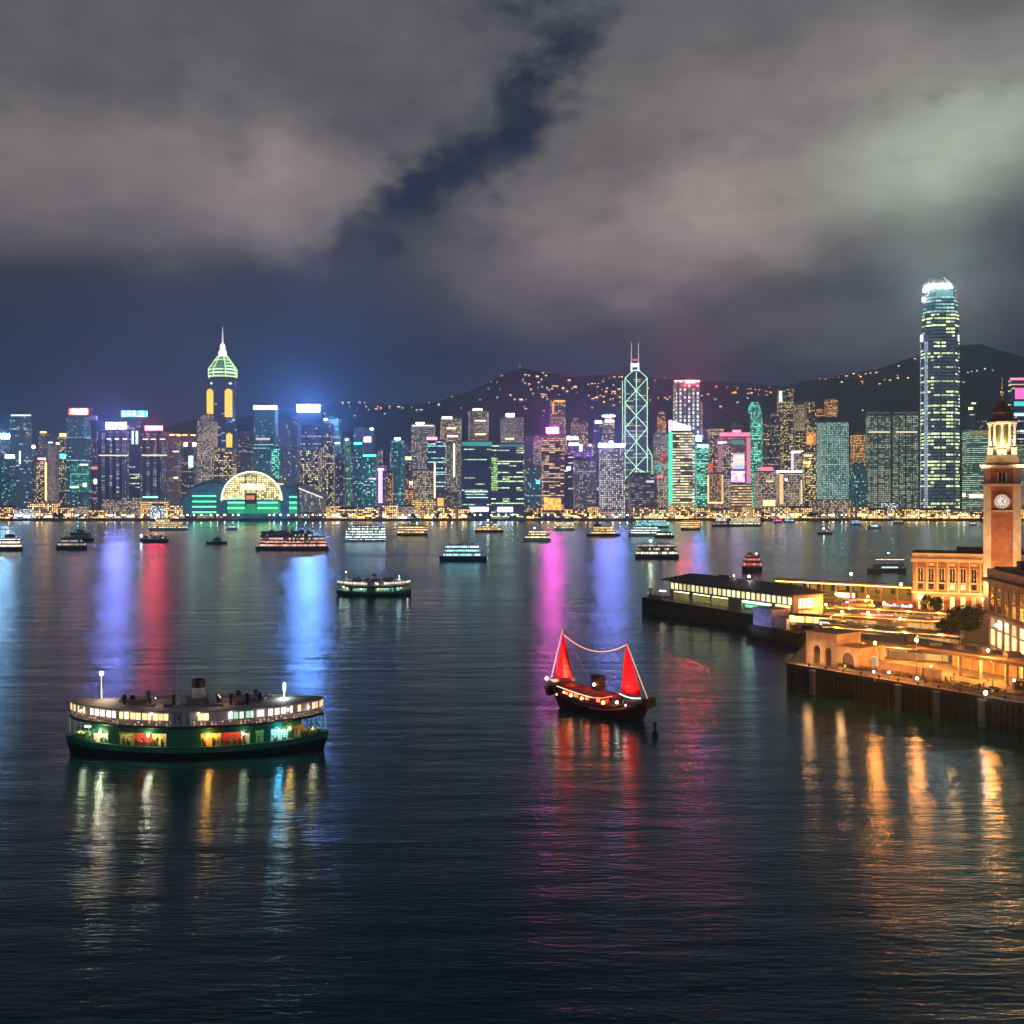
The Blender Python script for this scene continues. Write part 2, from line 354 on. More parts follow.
def panel(root, name, px0, px1, py0, py1, Y, col, s, dy=1.2, mat=None, label=None):
    mat = mat or (col if isinstance(col, bpy.types.Material) else emit(col, s))
    return MB().box(X(px0, Y), X(px1, Y), Y-dy, Y-.15, Z(py1, Y), Z(py0, Y)).build(name, mat, root, label=label)
def rel(root):  # children were built in world space: move them under the root's origin
    for c in root.children:
        c.location = Vector(c.location)-Vector(root.location)
        for g in c.children: pass
def tower(label, x0, x1, yt, Y, mat, name='office_tower', shape='box', cat='tower', d=None, signs=(), plant=True, zb=3.0, cap=None, base=None, fins=0, group=None):
    w = (x1-x0)*Y/FP; c = (x0+x1)/2
    d = d or max(14, min(w*.8, 36))
    sh = abs(c-512)*d/(Y+d)
    if sh > .3*(x1-x0): d *= .3*(x1-x0)/sh; sh = .3*(x1-x0)
    a, b = (x0, x1-sh) if c < 512 else (x0+sh, x1)
    xa, xb = X(a, Y), X(b, Y); z1 = Z(yt, Y); w = xb-xa
    r = thing(name, label, cat, ((xa+xb)/2, Y+d/2, zb), 0, group)
    L = lambda o: o
    m = MB(); setb = 0
    if shape in ('box', 'oct') and plant and not signs and rng.random() < .75: setb = rng.uniform(6, 12)
    z1 -= setb
    ch = min(w, d)*.12
    oct_ = [(xa+ch, Y), (xb-ch, Y), (xb, Y+ch), (xb, Y+d-ch), (xb-ch, Y+d), (xa+ch, Y+d), (xa, Y+d-ch), (xa, Y+ch)]
    if shape == 'box':
        m.box(xa, xb, Y, Y+d, zb, z1)
    elif shape == 'oct':
        m.prism(oct_, zb, z1)
    elif shape == 'cyl':
        cx, cy = (xa+xb)/2, Y+w/2; m.prism([(cx+w/2*math.cos(2*math.pi*i/20), cy+w/2*math.sin(2*math.pi*i/20)) for i in range(20)], zb, z1)
    elif shape == 'step':
        h = z1-zb; m.box(xa, xb, Y, Y+d, zb, zb+h*.78); m.box(xa+w*.1, xb-w*.1, Y+d*.12, Y+d*.9, zb+h*.78, zb+h*.92); m.box(xa+w*.24, xb-w*.24, Y+d*.24, Y+d*.8, zb+h*.92, z1)
    elif shape == 'tee':
        m.box(xa, xa+w*.38, Y, Y+d, zb, z1); m.box(xa+w*.38, xa+w*.62, Y+d*.25, Y+d*.8, zb, z1-2); m.box(xa+w*.62, xb, Y, Y+d, zb, z1)
    m.build('facade', mat, r)
    if shape in ('box', 'oct', 'tee'):
        k = MB(); e = .6; k.box(xa-e, xb+e, Y-e, Y-.02, z1-1.6, z1+1.2).box(xa-e, xb+e, Y+d+.02, Y+d+e, z1-1.6, z1+1.2).box(xa-e, xa-.02, Y-.02, Y+d+.02, z1-1.6, z1+1.2).box(xb+.02, xb+e, Y-.02, Y+d+.02, z1-1.6, z1+1.2)
        k.build('parapet', roofgrey, r)
    if setb:
        MB().box(xa+w*.16, xb-w*.2, Y+d*.15, Y+d*.85, z1+.01, z1+setb).build('setback_floors', mat, r); MB().tube((xa+w*.5, Y+d*.5, z1+setb), (xa+w*.5, Y+d*.5, z1+setb+7), .3).build('antenna', greymetal, r)
    elif plant and shape in ('box', 'oct', 'tee'):
        k = MB(); q = rng.random
        k.box(xa+w*.2, xa+w*(.5+.3*q()), Y+d*.3, Y+d*.8, z1+.01, z1+3+3*q())
        k.box(xa+w*.7, xb-w*.08, Y+d*.4, Y+d*.9, z1+.01, z1+1.5+2*q())
        k.tube((xa+w*.4, Y+d*.5, z1), (xa+w*.4, Y+d*.5, z1+8+8*q()), .35)
        k.build('roof_plant', roofgrey, r)
    if fins:
        k = MB()
        for i in range(fins+1):
            fx = xa+(xb-xa)*i/fins; k.box(fx-.7, fx+.7, Y-1.1, Y-.02, zb, z1-1.7)
        k.build('facade_fins', roofgrey, r)
    for sg in signs:
        nm, p0, p1, q0, q1, col, s = sg[:7]
        if q1 <= yt+.6:   # stands on the roof: panel on posts
            zq = Z(q1, Y); k = MB().box(X(p0, Y), X(p1, Y), Y+.5, Y+2.5, zq, Z(q0, Y))
            k.build(nm, emit(col, s), r)
            xs0, xs1 = X(p0, Y), X(p1, Y); MB().box(xs0+.5, xs1-.5, Y+2.55, Y+3.1, z1-.5, max(zq, z1)+1.2).build('sign_frame', darkmetal, r)
        else:
            panel(r, nm, p0, p1, q0, q1, Y, col, s)
    if base:
        k = MB().box(xa-3, xb+3, Y-5, Y-.7, zb, Z(base[0], Y)); k.build('podium', base[1], r)
    if cap:
        if cap == 'lamp':
            k = MB().box(xa+w*.3, xb-w*.3, Y+2, Y+d*.5, z1+.02, z1+5); k.build('crown_light', emit(WHT, 6), r)
    rel(r)
    used_labels.add(label); LAND.append(((x0+x1)/2, label))
    return r
T = tower
SG = 'sign'
# ---- from the west (left) edge eastward
T('dark waterfront tower cut by the picture edge, bright white-blue roof sign', -24, 9, 439, 2150, f_dark, signs=[(SG, -6, 9, 433.5, 438.5, (.35, .65, 1), 90)])
T('low dark slab with small white rooftop light, beside the slim grey-blue tower', -2, 16, 459, 2040, f_tealdim, signs=[(SG, 5, 14, 455, 458, (.9, 1, 1), 12)])
T('slim grey-blue glass tower with bright top edge, near the picture edge', 10, 32, 414, 2110, f_blue, signs=[('crown_light', 11, 31, 414.6, 416, (.9, .95, 1), 1.6), ('light_strip', 19.5, 20.5, 451, 464, (.8, 1, 1), 4)])
T('narrow dark tower with one white lamp on its roof, behind the pink-topped block', 29, 39, 447, 2230, f_resdim, signs=[('roof_lamp', 32, 35, 445.4, 448, (1, 1, .95), 14)])
T('dark block topped by an orange sign, behind the pink-topped block', 38, 50, 433.5, 2330, f_resdim, signs=[(SG, 40, 46, 431.5, 433.5, ORG, 6)])
T('pink-topped block with a glowing orange stripe down its corner', 36, 47, 460, 1990, f_warm, signs=[(SG, 37.5, 45, 458, 460.2, (1, .15, .3), 16), ('light_strip', 45.2, 46.8, 462, 500, (1, .5, .15), 4)])
T('plain grey-tan tower with fine windows, beside the orange corner stripe', 47.5, 59, 443.5, 2010, facade((.22, .2, .2), TAN, WHT, .4, .35, 3.6, 4, .4, .4, (.06, .055, .058)), signs=[('roof_lamp', 48, 52, 442, 443.8, (.6, 1, .8), 6), ('roof_lamp', 56, 58.5, 442.5, 444, YEL, 6)])
T('tower with orange roof sign and teal lit panel, beside the red-signed tower', 57, 68, 435, 2200, f_res, signs=[(SG, 60, 66, 433.5, 436.5, ORG, 10), ('screen', 60, 66.5, 454, 458.5, (.1, .9, .9), 3)])
r = T('dark green-based tower under a red rooftop sign with white lettering', 66, 91, 416, 1990, f_tealdim, signs=[('lower_facade', 70, 88.5, 464, 492, facade((.03, .16, .12), (.1, 1, .6), (.6, 1, .8), .35, .5, 3.4, 4.2, .3, .4, (.006, .12, .085)), 0), ('light_strip', 70, 79, 486, 488, (.8, 1, .9), 4), ('light_strip', 80, 88, 464, 465.3, (.7, 1, .9), 3), ('lamp', 83, 87, 483, 487, (.7, 1, .4), 3)], plant=False)
def add(r, o):
    o.parent = r; o.location = Vector(o.location)-Vector(r.location); return o
def wbox(r, name, x0, x1, y0, y1, Y, d, mat, label=None):
    return add(r, MB().box(X(x0, Y), X(x1, Y), Y, Y+d, Z(y1, Y), Z(y0, Y)).build(name, mat, label=label))
wbox(r, 'penthouse', 68.5, 90, 407.5, 416.2, 1990+3, 14, roofgrey)
wbox(r, 'sign', 69.2, 87.8, 408.5, 414.5, 1990+1, 1.5, emit(RED, 14))
k = MB(); YY = 1990+.2
def stroke(a, b, c, d, w=.55): k.tube((X(a, YY), YY, Z(b, YY)), (X(c, YY), YY, Z(d, YY)), w*1.1, n=4)
for x in (72.8, 76.4, 80.0, 84):   # worn block strokes, not readable at this distance
    stroke(x, 409.6, x, 413.6)
stroke(72.8, 409.6, 74.8, 409.8); stroke(72.8, 411.5, 74.8, 411.6); stroke(74.9, 409.8, 74.9, 411.5); stroke(76.4, 409.6, 78.6, 413.6); stroke(78.6, 409.6, 78.6, 413.6)
stroke(80, 409.6, 82.3, 409.6); stroke(80, 411.5, 82.1, 411.5); stroke(80, 413.6, 82.3, 413.6); stroke(84, 409.6, 86.2, 409.6); stroke(86.2, 409.6, 86.2, 413.6); stroke(84, 413.6, 86.2, 413.6)
add(r, k.build('sign_lettering', emit((1, .8, .75), 22)))
wbox(r, 'roof_fin', 89.2, 96, 415.5, 420, 1991, 8, surf('lit_fin', (.5, .5, .52), .6))
T('thin dark block with a small dim red sign, between red and white signed towers', 89.5, 98, 440, 2120, f_resdim, signs=[(SG, 92.5, 98, 467.5, 469, RED, 6), ('screen', 94, 97, 479, 484, (.6, 1, .85), 3), ('light_strip', 97.2, 99, 432, 440, (1, .8, .8), 3)])
T('bay-windowed tower under a brilliant white-violet roof sign', 98, 129, 431, 1975, f_bay, fins=4, signs=[(SG, 105.8, 125.6, 422.5, 428.6, (.34, .31, 1), 100), ('light_strip', 107, 111, 438.6, 439.5, TAN, 3), ('light_strip', 115, 119, 438.6, 439.5, TAN, 3), ('light_strip', 123, 127, 438.6, 439.5, TAN, 3), ('light_strip', 99, 128, 454.8, 455.9, YEL, 1.3)])
r = T('grey tower carrying a wide cyan lettered sign between two lit neighbours', 121, 146.5, 418, 2170, f_dark, signs=[('light_strip', 132, 133.6, 431, 444, (.5, 1, .8), 2.4), ('light_strip', 136, 138, 431, 444, (.6, 1, .7), 2.4)], plant=False)
wbox(r, 'sign', 121.2, 147, 410.8, 416.8, 2168, 2, screen([(.05, .5, .5), (.3, 1, .95), (.6, 1, 1), (.15, .8, .8)], 3.2, 6, 13))
wbox(r, 'sign_frame', 124, 145, 416.8, 418.3, 2169, 3, darkmetal)
T('bay-windowed tower under a long red roof sign', 140.5, 168, 432, 1985, f_bay, fins=3, signs=[(SG, 145, 162, 426, 430, (1, .03, .045), 95), ('light_strip', 143, 148, 438.8, 439.6, TAN, 3), ('light_strip', 151, 156, 438.8, 439.6, TAN, 3), ('light_strip', 160, 165, 438.8, 439.6, TAN, 3), ('light_strip', 142, 167, 454.6, 455.9, YEL, 1.2), ('light_strip', 143, 158, 496.5, 497.8, (.3, 1, .85), 3)])
T('brown block with amber roof edge lights, beside the long red sign', 168, 181, 436, 2010, facade((.2, .17, .18), TAN, WARM, .08, .5, 5, 5, .35, .45, (.04, .036, .046)), signs=[('roof_lamp', 169.5, 174, 434.3, 436, ORG, 8), ('roof_lamp', 176, 180, 434.3, 436, ORG, 8), ('light_strip', 173, 179, 451, 452, TAN, 3), ('light_strip', 174, 178, 477, 478.5, YEL, 3)])
T('block with two round orange floodlights and a cyan upright sign', 180, 198, 436, 2080, f_resdim, signs=[('floodlight', 184.3, 187.3, 442.6, 446, (1, .55, .25), 26), ('floodlight', 193, 196, 442.6, 446, (1, .55, .25), 26), ('roof_lamp', 182, 187, 434.5, 436, ORG, 6), ('roof_lamp', 190.5, 195, 434.5, 436, ORG, 6), (SG, 189, 193, 456, 467, (.3, .95, 1), 5)])
T('textured tan tower before the golden-striped spire tower', 197, 218, 415, 1955, f_tan)
T('warm-windowed lower block at the foot of the golden-striped spire tower', 214, 237, 448, 1945, f_warm, plant=False)
T('dark tower with scattered windows, beside the golden-striped spire tower', 238, 254, 431, 2060, f_resdim)
T('teal-footed tower with a square white lit crown sign', 253, 279, 408, 2000, f_tealdim, signs=[(SG, 253.6, 277, 405.5, 409.5, (.95, .95, 1), 5), ('light_strip', 256, 270, 438, 440, TAN, 1)], shape='oct')
T('bright turquoise slab half hidden by the white-crowned tower', 271, 280, 447, 1975, f_brightgreen, plant=False, cat='building')
T('plain grey-violet tower with a teal foot, before the blazing white billboard', 279, 301, 420, 1970, f_greyblue)
T('dark violet tower carrying a blazing white billboard', 297, 334, 424, 2060, facade((.05, .04, .07), WARM, WHT, .05, .8, 5, 5, .2, .45, (.012, .012, .026)), plant=False, signs=[])
r = bpy.data.objects[[o.name for o in S.collection.objects if o.get('label') == 'dark violet tower carrying a blazing white billboard'][0]]
wbox(r, 'upper_block', 297.5, 322, 413, 424.2, 2062, 20, surf('violet_wall', (.05, .045, .08), .6))
wbox(r, 'sign', 297, 319.5, 404.6, 411.8, 2060, 2, emit((.19, .40, 1), 190))
wbox(r, 'sign_frame', 299, 318, 411.8, 413.2, 2061, 2, darkmetal)
T('lit-window block with amber rows in front of the billboard tower', 321.5, 335, 438, 1960, f_res)
T('low dark block with yellow-green windows below the billboard tower', 300, 322, 449, 1965, f_warm)
T('pale teal slab with a small white roof sign behind the billboard tower', 320, 341.5, 418, 2230, facade((.06, .14, .17), CYA, WHT, .1, .7, 5, 4.5, .2, .4, (.02, .085, .11)), signs=[(SG, 321, 327, 418.5, 420, WHT, 10), ('light_strip', 335, 340, 442.5, 443.8, (.6, .9, 1), 5)])
T('dim block in the gap beside the pale teal slab', 335, 346, 452, 2000, f_resdim)
T('narrow green tower with a yellow-white lit cap', 343, 351, 437, 2060, facade((.04, .12, .08), GRN, YEL, .15, .8, 4, 4.4, .2, .4, (.02, .10, .06)), cap='lamp')
T('blue-grey slab with a soft pink-white sign near its top', 354, 375, 428.5, 2160, f_blue, signs=[('sign', 364, 371, 437, 442, (1, .55, .6), 7), ('roof_lamp', 370, 373.5, 428, 430, WHT, 7)])
T('teal block with a bright turquoise roof edge, under the blue-grey slab', 353, 364, 443.5, 2020, f_tealdim, signs=[('light_strip', 354, 362, 442.6, 444.4, (.1, .9, .8), 5)], plant=False)
T('shimmering teal glass tower with turquoise crown, facing the promenade', 362.5, 377, 454, 1985, f_teal, signs=[('crown_light', 363, 376, 454.5, 456.5, (.1, .85, .75), 3), ('light_strip', 369, 376, 478, 479.2, (1, .6, .8), 2)])
T('small block with a violet-white light column on its face', 376.5, 387, 465, 1990, facade((.2, .12, .18), VIO, PNK, .2, .8, 4, 4.5, .3, .4, (.05, .03, .06)), signs=[('light_strip', 378.4, 382.4, 470, 503, (.62, .42, 1), 2.2), ('crown_light', 378, 383.5, 468.5, 470, (1, .8, 1), 7)])
T('slim grey turret tower behind the violet light column', 378, 383, 450, 2100, f_tan2)
T('amber-windowed narrow block between violet column and round teal tower', 386, 393, 472, 1975, f_orres)
T('round teal tower with stepped lit cap', 390, 405.5, 440, 2015, facade((.02, .09, .09), CYA, WHT, .12, .8, 4, 4.4, .2, .45, (.006, .065, .07)), shape='cyl', cap='lamp')
T('small brown block with orange light on its side, beside the round teal tower', 405, 413.5, 478, 1975, f_orres, signs=[('lamp', 410, 412.5, 481.5, 484, (1, .8, .5), 12)])
T('narrow dark slab with yellow-green sign, beside the round teal tower', 404.5, 412, 457, 2060, f_resdim, signs=[(SG, 405, 411.5, 456.5, 460, (.8, 1, .5), 1.6)])
T('tall pale tower with bright roof lamps above the pink sign', 411, 435.5, 424.5, 2060, f_tan2, signs=[('roof_lamp', 416, 424, 422.4, 424.5, (1, .9, .75), 14), ('light_strip', 412, 434, 425, 426.2, (1, .9, .8), 1.5)])
T('brown block with golden shopfront base, under the pale lamp-lit tower', 413, 435, 470, 1950, f_tan, base=(500.5, f_gold), signs=[('light_strip', 434, 435.5, 463, 498, (1, .8, .5), 2)], plant=False)
T('glass block striped with white rows under a pink roof sign', 427, 446, 440.5, 1985, facade((.05, .06, .08), WHT, CYA, .2, 1.2, 7, 5, .1, .5, (.015, .025, .04), ff=.22, blk=3), signs=[(SG, 426.5, 437, 437, 440.3, (1, .18, .28), 5)])
T('tan tower with a yellow light stripe below and round lit crown', 440, 462, 418, 2090, f_tan, shape='oct', signs=[('crown_light', 442, 452, 416.8, 418.8, (1, .78, .45), 7), ('light_strip', 447, 456, 427.5, 429.2, YEL, 2), ('light_strip', 447, 458, 435.5, 437, YEL, 2.5)])
T('tan lower tower with a vertical yellow light stripe', 446.5, 462, 443, 1990, f_tan2, plant=False, signs=[('light_strip', 453.4, 454.8, 443.5, 477, (1, .92, .35), 3.5)])
T('low khaki office box beside the wide dark-blue building', 436, 459, 493, 1945, facade((.14, .14, .10), YEL, TAN, .2, .4, 5, 5, .2, .4, (.03, .03, .025)), signs=[('doorway_light', 437.5, 443.5, 498, 506, ORG, 1.6)], cat='building')
r = T('wide dark-blue building with a turquoise top floor and green lit column', 461.5, 492, 441.5, 1955, f_navy, plant=False, signs=[('shopfront', 465, 488.5, 507, 511.5, (.85, .95, 1), 2.4), ('crown_light', 462, 492, 441.8, 446, (.03, .42, .36), .8), ('light_strip', 465, 488, 491, 492.2, (.7, .95, 1), 1.4), ('light_strip', 466, 488, 497, 498, (.7, .95, 1), 1.2)])
T('dark-blue twin building with rows of yellow-green windows', 491, 524, 443.5, 1958, facade((.02, .03, .06), (.62, 1, .3), (.8, 1, .55), .16, 1.2, 6, 5.4, .08, .5, (.006, .014, .034), ff=.3, blk=3), plant=False, signs=[('shopfront', 497.5, 513, 507, 512, (.85, .95, 1), 2.4), ('lit_bay', 491.5, 497.5, 457, 491, facade((.05, .08, .04), (.5, 1, .25), (.7, 1, .4), .9, .9, 6, 4.5, .1, .4, (.05, .12, .03)), 0), ('crown_light', 499, 523.5, 444, 447, (.03, .3, .3), .5)])
T('pale tower with a glowing round roof lamp, behind the wide dark-blue building', 468, 489, 411, 2140, f_tan2, shape='oct', signs=[('roof_lamp', 473, 482, 408.6, 411.4, (1, .85, .6), 16), ('light_strip', 475, 486, 420, 421.5, YEL, 1.6), ('light_strip', 475, 486, 433.6, 435, YEL, 2)])
T('grey-green tower with yellow-lit roof dome, behind the dark-blue twin', 500, 523.5, 417.5, 2150, facade((.18, .19, .17), YEL, WHT, .4, .5, 4.4, 4.4, .35, .45, (.05, .06, .055)), shape='oct', signs=[('roof_lamp', 506, 514.5, 413.4, 417, (.9, 1, .5), 9), ('light_strip', 505, 514, 438, 439.4, YEL, 2)])
T('dim violet slab beside the dark-blue twin', 524, 535, 436, 2180, facade((.13, .10, .13), WARM, WHT, .1, .8, 5, 5, .35, .45, (.03, .026, .04)))
T('thin white-windowed tower beside the magenta-signed tower', 533.5, 542, 435.5, 2100, f_tan2)
T('low brown block with teal light patch, beside the magenta-signed tower', 526, 541, 466, 1985, f_tealdim, signs=[('lamp', 536, 540, 480, 484, (.15, .9, .9), 1.3)])
T('reddish-brown tower under a glowing magenta sign with orange-lit foot', 541.5, 564, 436, 1960, f_brown, base=None, signs=[(SG, 546.5, 558.5, 427.5, 433, (1, .07, .55), 140), ('shopfront', 544, 561, 498, 510, screen([(1, .42, .06), (1, .55, .12), (.7, .25, .03), (1, .38, .05)], 1.7, 5, 5), 0)], plant=False)
T('tall hillside tower block outlined in orange, above the magenta sign', 550, 566, 400, 2480, f_res, signs=[('light_strip', 554, 565, 400.3, 402, ORG, 2), ('light_strip', 552.5, 554, 402, 414, ORG, 1.4)])
T('dark navy block with one white lamp, beside the magenta-signed tower', 563, 573.5, 455, 2040, f_dark, signs=[('lamp', 567, 570.5, 467, 470, (.9, .95, 1), 9)])
T('stepped violet-blue block with neon roof signs', 566, 592, 447, 2150, facade((.10, .07, .13), PNK, BLU, .25, .9, 5, 5, .3, .4, (.03, .02, .05)), shape='tee', signs=[(SG, 567, 570, 436, 439.5, (1, .5, .7), 10), (SG, 571, 578, 436.5, 439.6, (1, .75, .6), 9), (SG, 569, 579, 443, 445.5, (.5, .55, 1), 14), (SG, 579.5, 582, 445, 451, (.85, .7, 1), 8)])
T('block with a reddish upright sign, behind the pale grey office', 586, 595, 444, 2260, f_res, signs=[(SG, 588.5, 591.5, 444, 453, (1, .4, .4), 3)])
T('amber hillside block above the neon-roofed violet block', 571, 582, 418, 2500, f_res)
T('second hillside block with yellow balcony lights, above the neon-roofed block', 581, 588, 422, 2520, f_warm)
T('grey office block with pale grid beside the white-edged building', 573, 596, 460, 1980, f_steel)
T('slim tower with two white light bands on top, close to the latticed tower', 601, 616, 413, 2320, f_res, shape='step', signs=[('light_strip', 602, 615, 415, 417, (.9, .85, 1), 6), ('light_strip', 605, 614, 420, 422, (.9, .85, 1), 6), ('lamp', 609, 613, 441, 443, (.8, .9, 1), 6)])
T('thin dark block with a blue sign, beside the two-banded slim tower', 593, 602, 420, 2380, f_dark, signs=[(SG, 595, 601.5, 420.5, 423.5, (.25, .45, 1), 12)])
T('pale gridded office with a brilliant blue-white roof edge', 598.5, 625, 447.5, 1955, f_grid, plant=False, signs=[('crown_light', 598.5, 625, 443.8, 447.2, (.25, .26, 1), 100)])
T('squat dark-grey office at the foot of the latticed tower', 628, 657, 475, 1945, facade((.10, .095, .09), TAN, WHT, .25, .4, 5, 5, .2, .5, (.028, .026, .026), ff=.05, blk=2), signs=[('light_strip', 646, 654, 480.5, 482.5, WHT, 1)])
T('grey stone tower with tan windows, just beside the latticed tower', 653, 669, 431, 2090, f_tan2)
T('orange-lit apartment tower above the grey stone tower', 657, 666, 411.5, 2300, f_orres)
T('low block with red and teal signs, between latticed tower and green strip', 653, 669, 459, 1985, f_tan, signs=[(SG, 660, 666.5, 452, 462, screen([(.8, .12, .05), (.3, .04, .03), (1, .3, .15)], .7, 3, 3), 0), (SG, 655.5, 661, 464, 472, screen([(.05, .5, .42), (.02, .2, .2), (.2, .8, .6)], .8, 3, 3), 0), (SG, 657, 663, 475, 478, (1, .1, .2), 1.6)], plant=False)
r = T('yellow-lit banded tower with a green light strip and white wedge top', 668.5, 692.5, 431, 1950, f_yelbands, plant=False, base=(505, f_gold), signs=[('light_strip', 668.6, 672.4, 432, 504, (.04, .78, .45), 1.5)])
add(r, MB().loft([[(X(674, 1951), 1951, Z(431, 1951)), (X(691, 1951), 1951, Z(431, 1951)), (X(691, 1951), 1951, Z(426.5, 1951)), (X(674, 1951), 1951, Z(421.5, 1951))],
                  [(X(674, 1951), 1965, Z(431, 1951)), (X(691, 1951), 1965, Z(431, 1951)), (X(691, 1951), 1965, Z(426.5, 1951)), (X(674, 1951), 1965, Z(421.5, 1951))]]).build('crown_light', emit((1, .82, .65), 2.6)))
wbox(r, 'sign', 669, 672.4, 420, 431.5, 1951, 5, emit((.9, .4, .9), 2.6))
T('tall white-gridded square tower with a red-lit top edge', 673, 700, 380, 2080, facade((.24, .25, .24), (1, .96, .8), (.9, 1, .92), .8, .95, 9, 8, .5, .35, (.07, .075, .07)), signs=[('crown_light', 685, 695, 380.4, 383, (1, .012, .03), 450), ('crown_light', 674, 684, 380.2, 381.4, (1, .6, .6), 2), ('crown_light', 695.5, 700, 380.2, 382, (.7, .75, 1), 2)])
T('narrow side block clinging to the white-gridded square tower', 699, 702.5, 402, 2150, f_tan)
T('green-lit tower with a round blue lamp on its roof', 695, 709, 444, 1990, f_brightgreen, signs=[('roof_lamp', 696.3, 701.7, 435.5, 441, (.08, .2, 1), 90), ('crown_light', 697, 708.5, 444.3, 447.5, (.25, .85, 1), 4)], plant=False)
T('golden-stone old building with lit outline, beside the pink-framed tower', 707.5, 723, 473, 1950, facade((.3, .2, .12), ORG, TAN, .5, .7, 4, 4.6, .45, .35, (.10, .06, .03)), signs=[('light_strip', 707.6, 708.8, 475, 503, (1, .55, .2), 2), ('light_strip', 721.6, 722.8, 475, 503, (1, .55, .2), 1.4), ('light_strip', 708, 723, 502, 503.4, (1, .6, .2), 2.4), (SG, 708, 713, 463, 473, (1, .1, .06), .8)])
T('slender tan tower leaning on the pink-framed tower', 721.5, 731, 444, 1965, f_tan, signs=[('crown_light', 718, 727, 441.5, 444, (1, .6, .6), 2.4)], plant=False)
r = T('pink-framed tower with a giant colourful screen on its face', 717, 751, 437, 2000, facade((.2, .1, .13), PNK, TAN, .35, .5, 5, 5, .3, .4, (.10, .03, .05)), plant=False, signs=[('frame_light', 720, 750, 432.5, 436.5, (1, .2, .32), 1.6), ('frame_light', 746.5, 750.5, 437.5, 486, (1, .30, .45), .8), ('frame_light', 718, 729, 446, 476, (.9, .25, .35), .45), ('frame_light', 733, 741, 430, 432.3, (1, .15, .25), 4)])
wbox(r, 'screen', 731, 744.5, 453, 469, 1997.5, 1, screen([(.2, .35, .6), (.9, .8, .9), (.35, .05, .1), (.9, .75, .5), (.5, .6, .9)], 1.3, 26, 4.2))
wbox(r, 'screen', 731, 744.5, 471, 482, 1997.5, 1, screen([(.9, .4, 1), (1, .7, 1), (.6, .25, .9)], 2.2, 5, 4.2))
wbox(r, 'screen', 730, 744.5, 440, 444.5, 1997.5, 1, emit((.05, .3, .22), .8))
T('low golden-banded block at the foot of the pink-framed tower', 730.5, 752, 484, 1945, facade((.2, .14, .08), (1, .75, .4), TAN, .8, .8, 8, 5.4, .06, .5, (.06, .04, .02), ff=.4, blk=3), plant=False, base=(507, f_gold))
r = T('tall round green-lit tower with tapering top', 749, 763.5, 412, 2110, f_brightgreen, shape='cyl', plant=False)
cx, cy = X(756.2, 2110), 2110+15
add(r, MB().lathe([(14.2, Z(412, 2110)), (12.5, Z(406, 2110)), (8, Z(402, 2110)), (2, Z(400.5, 2110))], cx, cy, 20).build('crown', f_brightgreen))
for i, (x0, x1, yt, Y, m_, lb) in enumerate([
    (761, 770, 419, 2380, f_res, 'narrow apartment tower just behind the round green tower'),
    (770, 779.5, 413, 2400, f_resdim, 'apartment tower with amber rows, second behind the round green tower'),
    (777, 793.5, 388, 2420, f_res, 'tallest apartment tower of the cluster, with cyan-white upper corner'),
    (792, 805, 404, 2440, f_tan, 'apartment tower just behind the tallest of the cluster'),
    (804, 816.5, 401, 2390, f_res, 'apartment tower with amber balconies beside the pale green gridded tower'),
    (764, 780, 446, 2180, f_resdim, 'mid-height apartment slab before the cluster, dim windows'),
    (781, 794, 440, 2200, f_warm, 'mid-height apartment slab before the cluster, bright yellow windows')]):
    T(lb, x0, x1, yt, Y, m_, name='apartment_tower', shape='tee' if i % 2 else 'box', signs=[('light_strip', 779, 782, 391, 402, (.5, .95, .9), 2)] if i == 2 else ([('screen', 804.6, 815.6, 432.5, 444.6, screen([(1, .38, .05), (1, .5, .1), (.6, .2, .03)], 1.2, 5, 5), 0)] if i == 4 else []))
T('orange-topped apartment block peeping over the pale green gridded tower', 824, 838, 399, 2350, f_orres, name='apartment_tower')
T('brown apartment block behind the pale green gridded tower, amber windows', 816, 824, 409, 2450, f_orres, name='apartment_tower')
T('white-framed small block above the blue-white edged hotel', 791, 803, 452, 2060, f_tan, signs=[('frame_light', 791, 803, 451, 453, (.8, .8, 1), 3.5), ('frame_light', 791, 793.5, 453, 470, (.75, .75, .9), 1.2)], plant=False)
T('dark block with big yellow lit panels, beside the pale green gridded tower', 801, 817, 452, 2030, f_warm, signs=[('screen', 803, 811, 461, 467, screen([(1, .8, .3), (.4, .25, .08), (1, .9, .5)], 1.3, 4, 4), 0), ('screen', 804, 812, 454.5, 456.6, YEL, 1.5)])
T('brown hotel block with a pink roof sign', 754, 776, 471.5, 1952, f_tan, plant=False, signs=[(SG, 760, 773, 467, 471.3, (1, .16, .25), 1.7), ('light_strip', 766, 773, 480.5, 482, TAN, 1.6), ('uplight', 763, 775, 500, 506, (1, .6, .25), 2.5)])
T('tan hotel block with a blue-white lit roof edge', 774, 803, 473, 1954, f_tan, plant=False, signs=[('crown_light', 773.5, 802.5, 470.8, 473, (.6, .7, 1), 7), ('light_strip', 779.5, 783, 474, 504, (1, .6, .25), 1.2), ('lamp', 784.5, 787.5, 478, 481, (.8, .8, 1), 1.5), ('light_strip', 800.5, 802, 480, 504, (1, .7, .4), 1.2)])
r = T('pale green gridded tower with a dark sloped roof', 816.5, 848.5, 421, 1960, facade((.34, .38, .36), (.62, 1, .82), (.72, 1, .9), .72, .56, 4.6, 4.6, .45, .42, (.10, .22, .18)), plant=False, base=(500, f_tan))
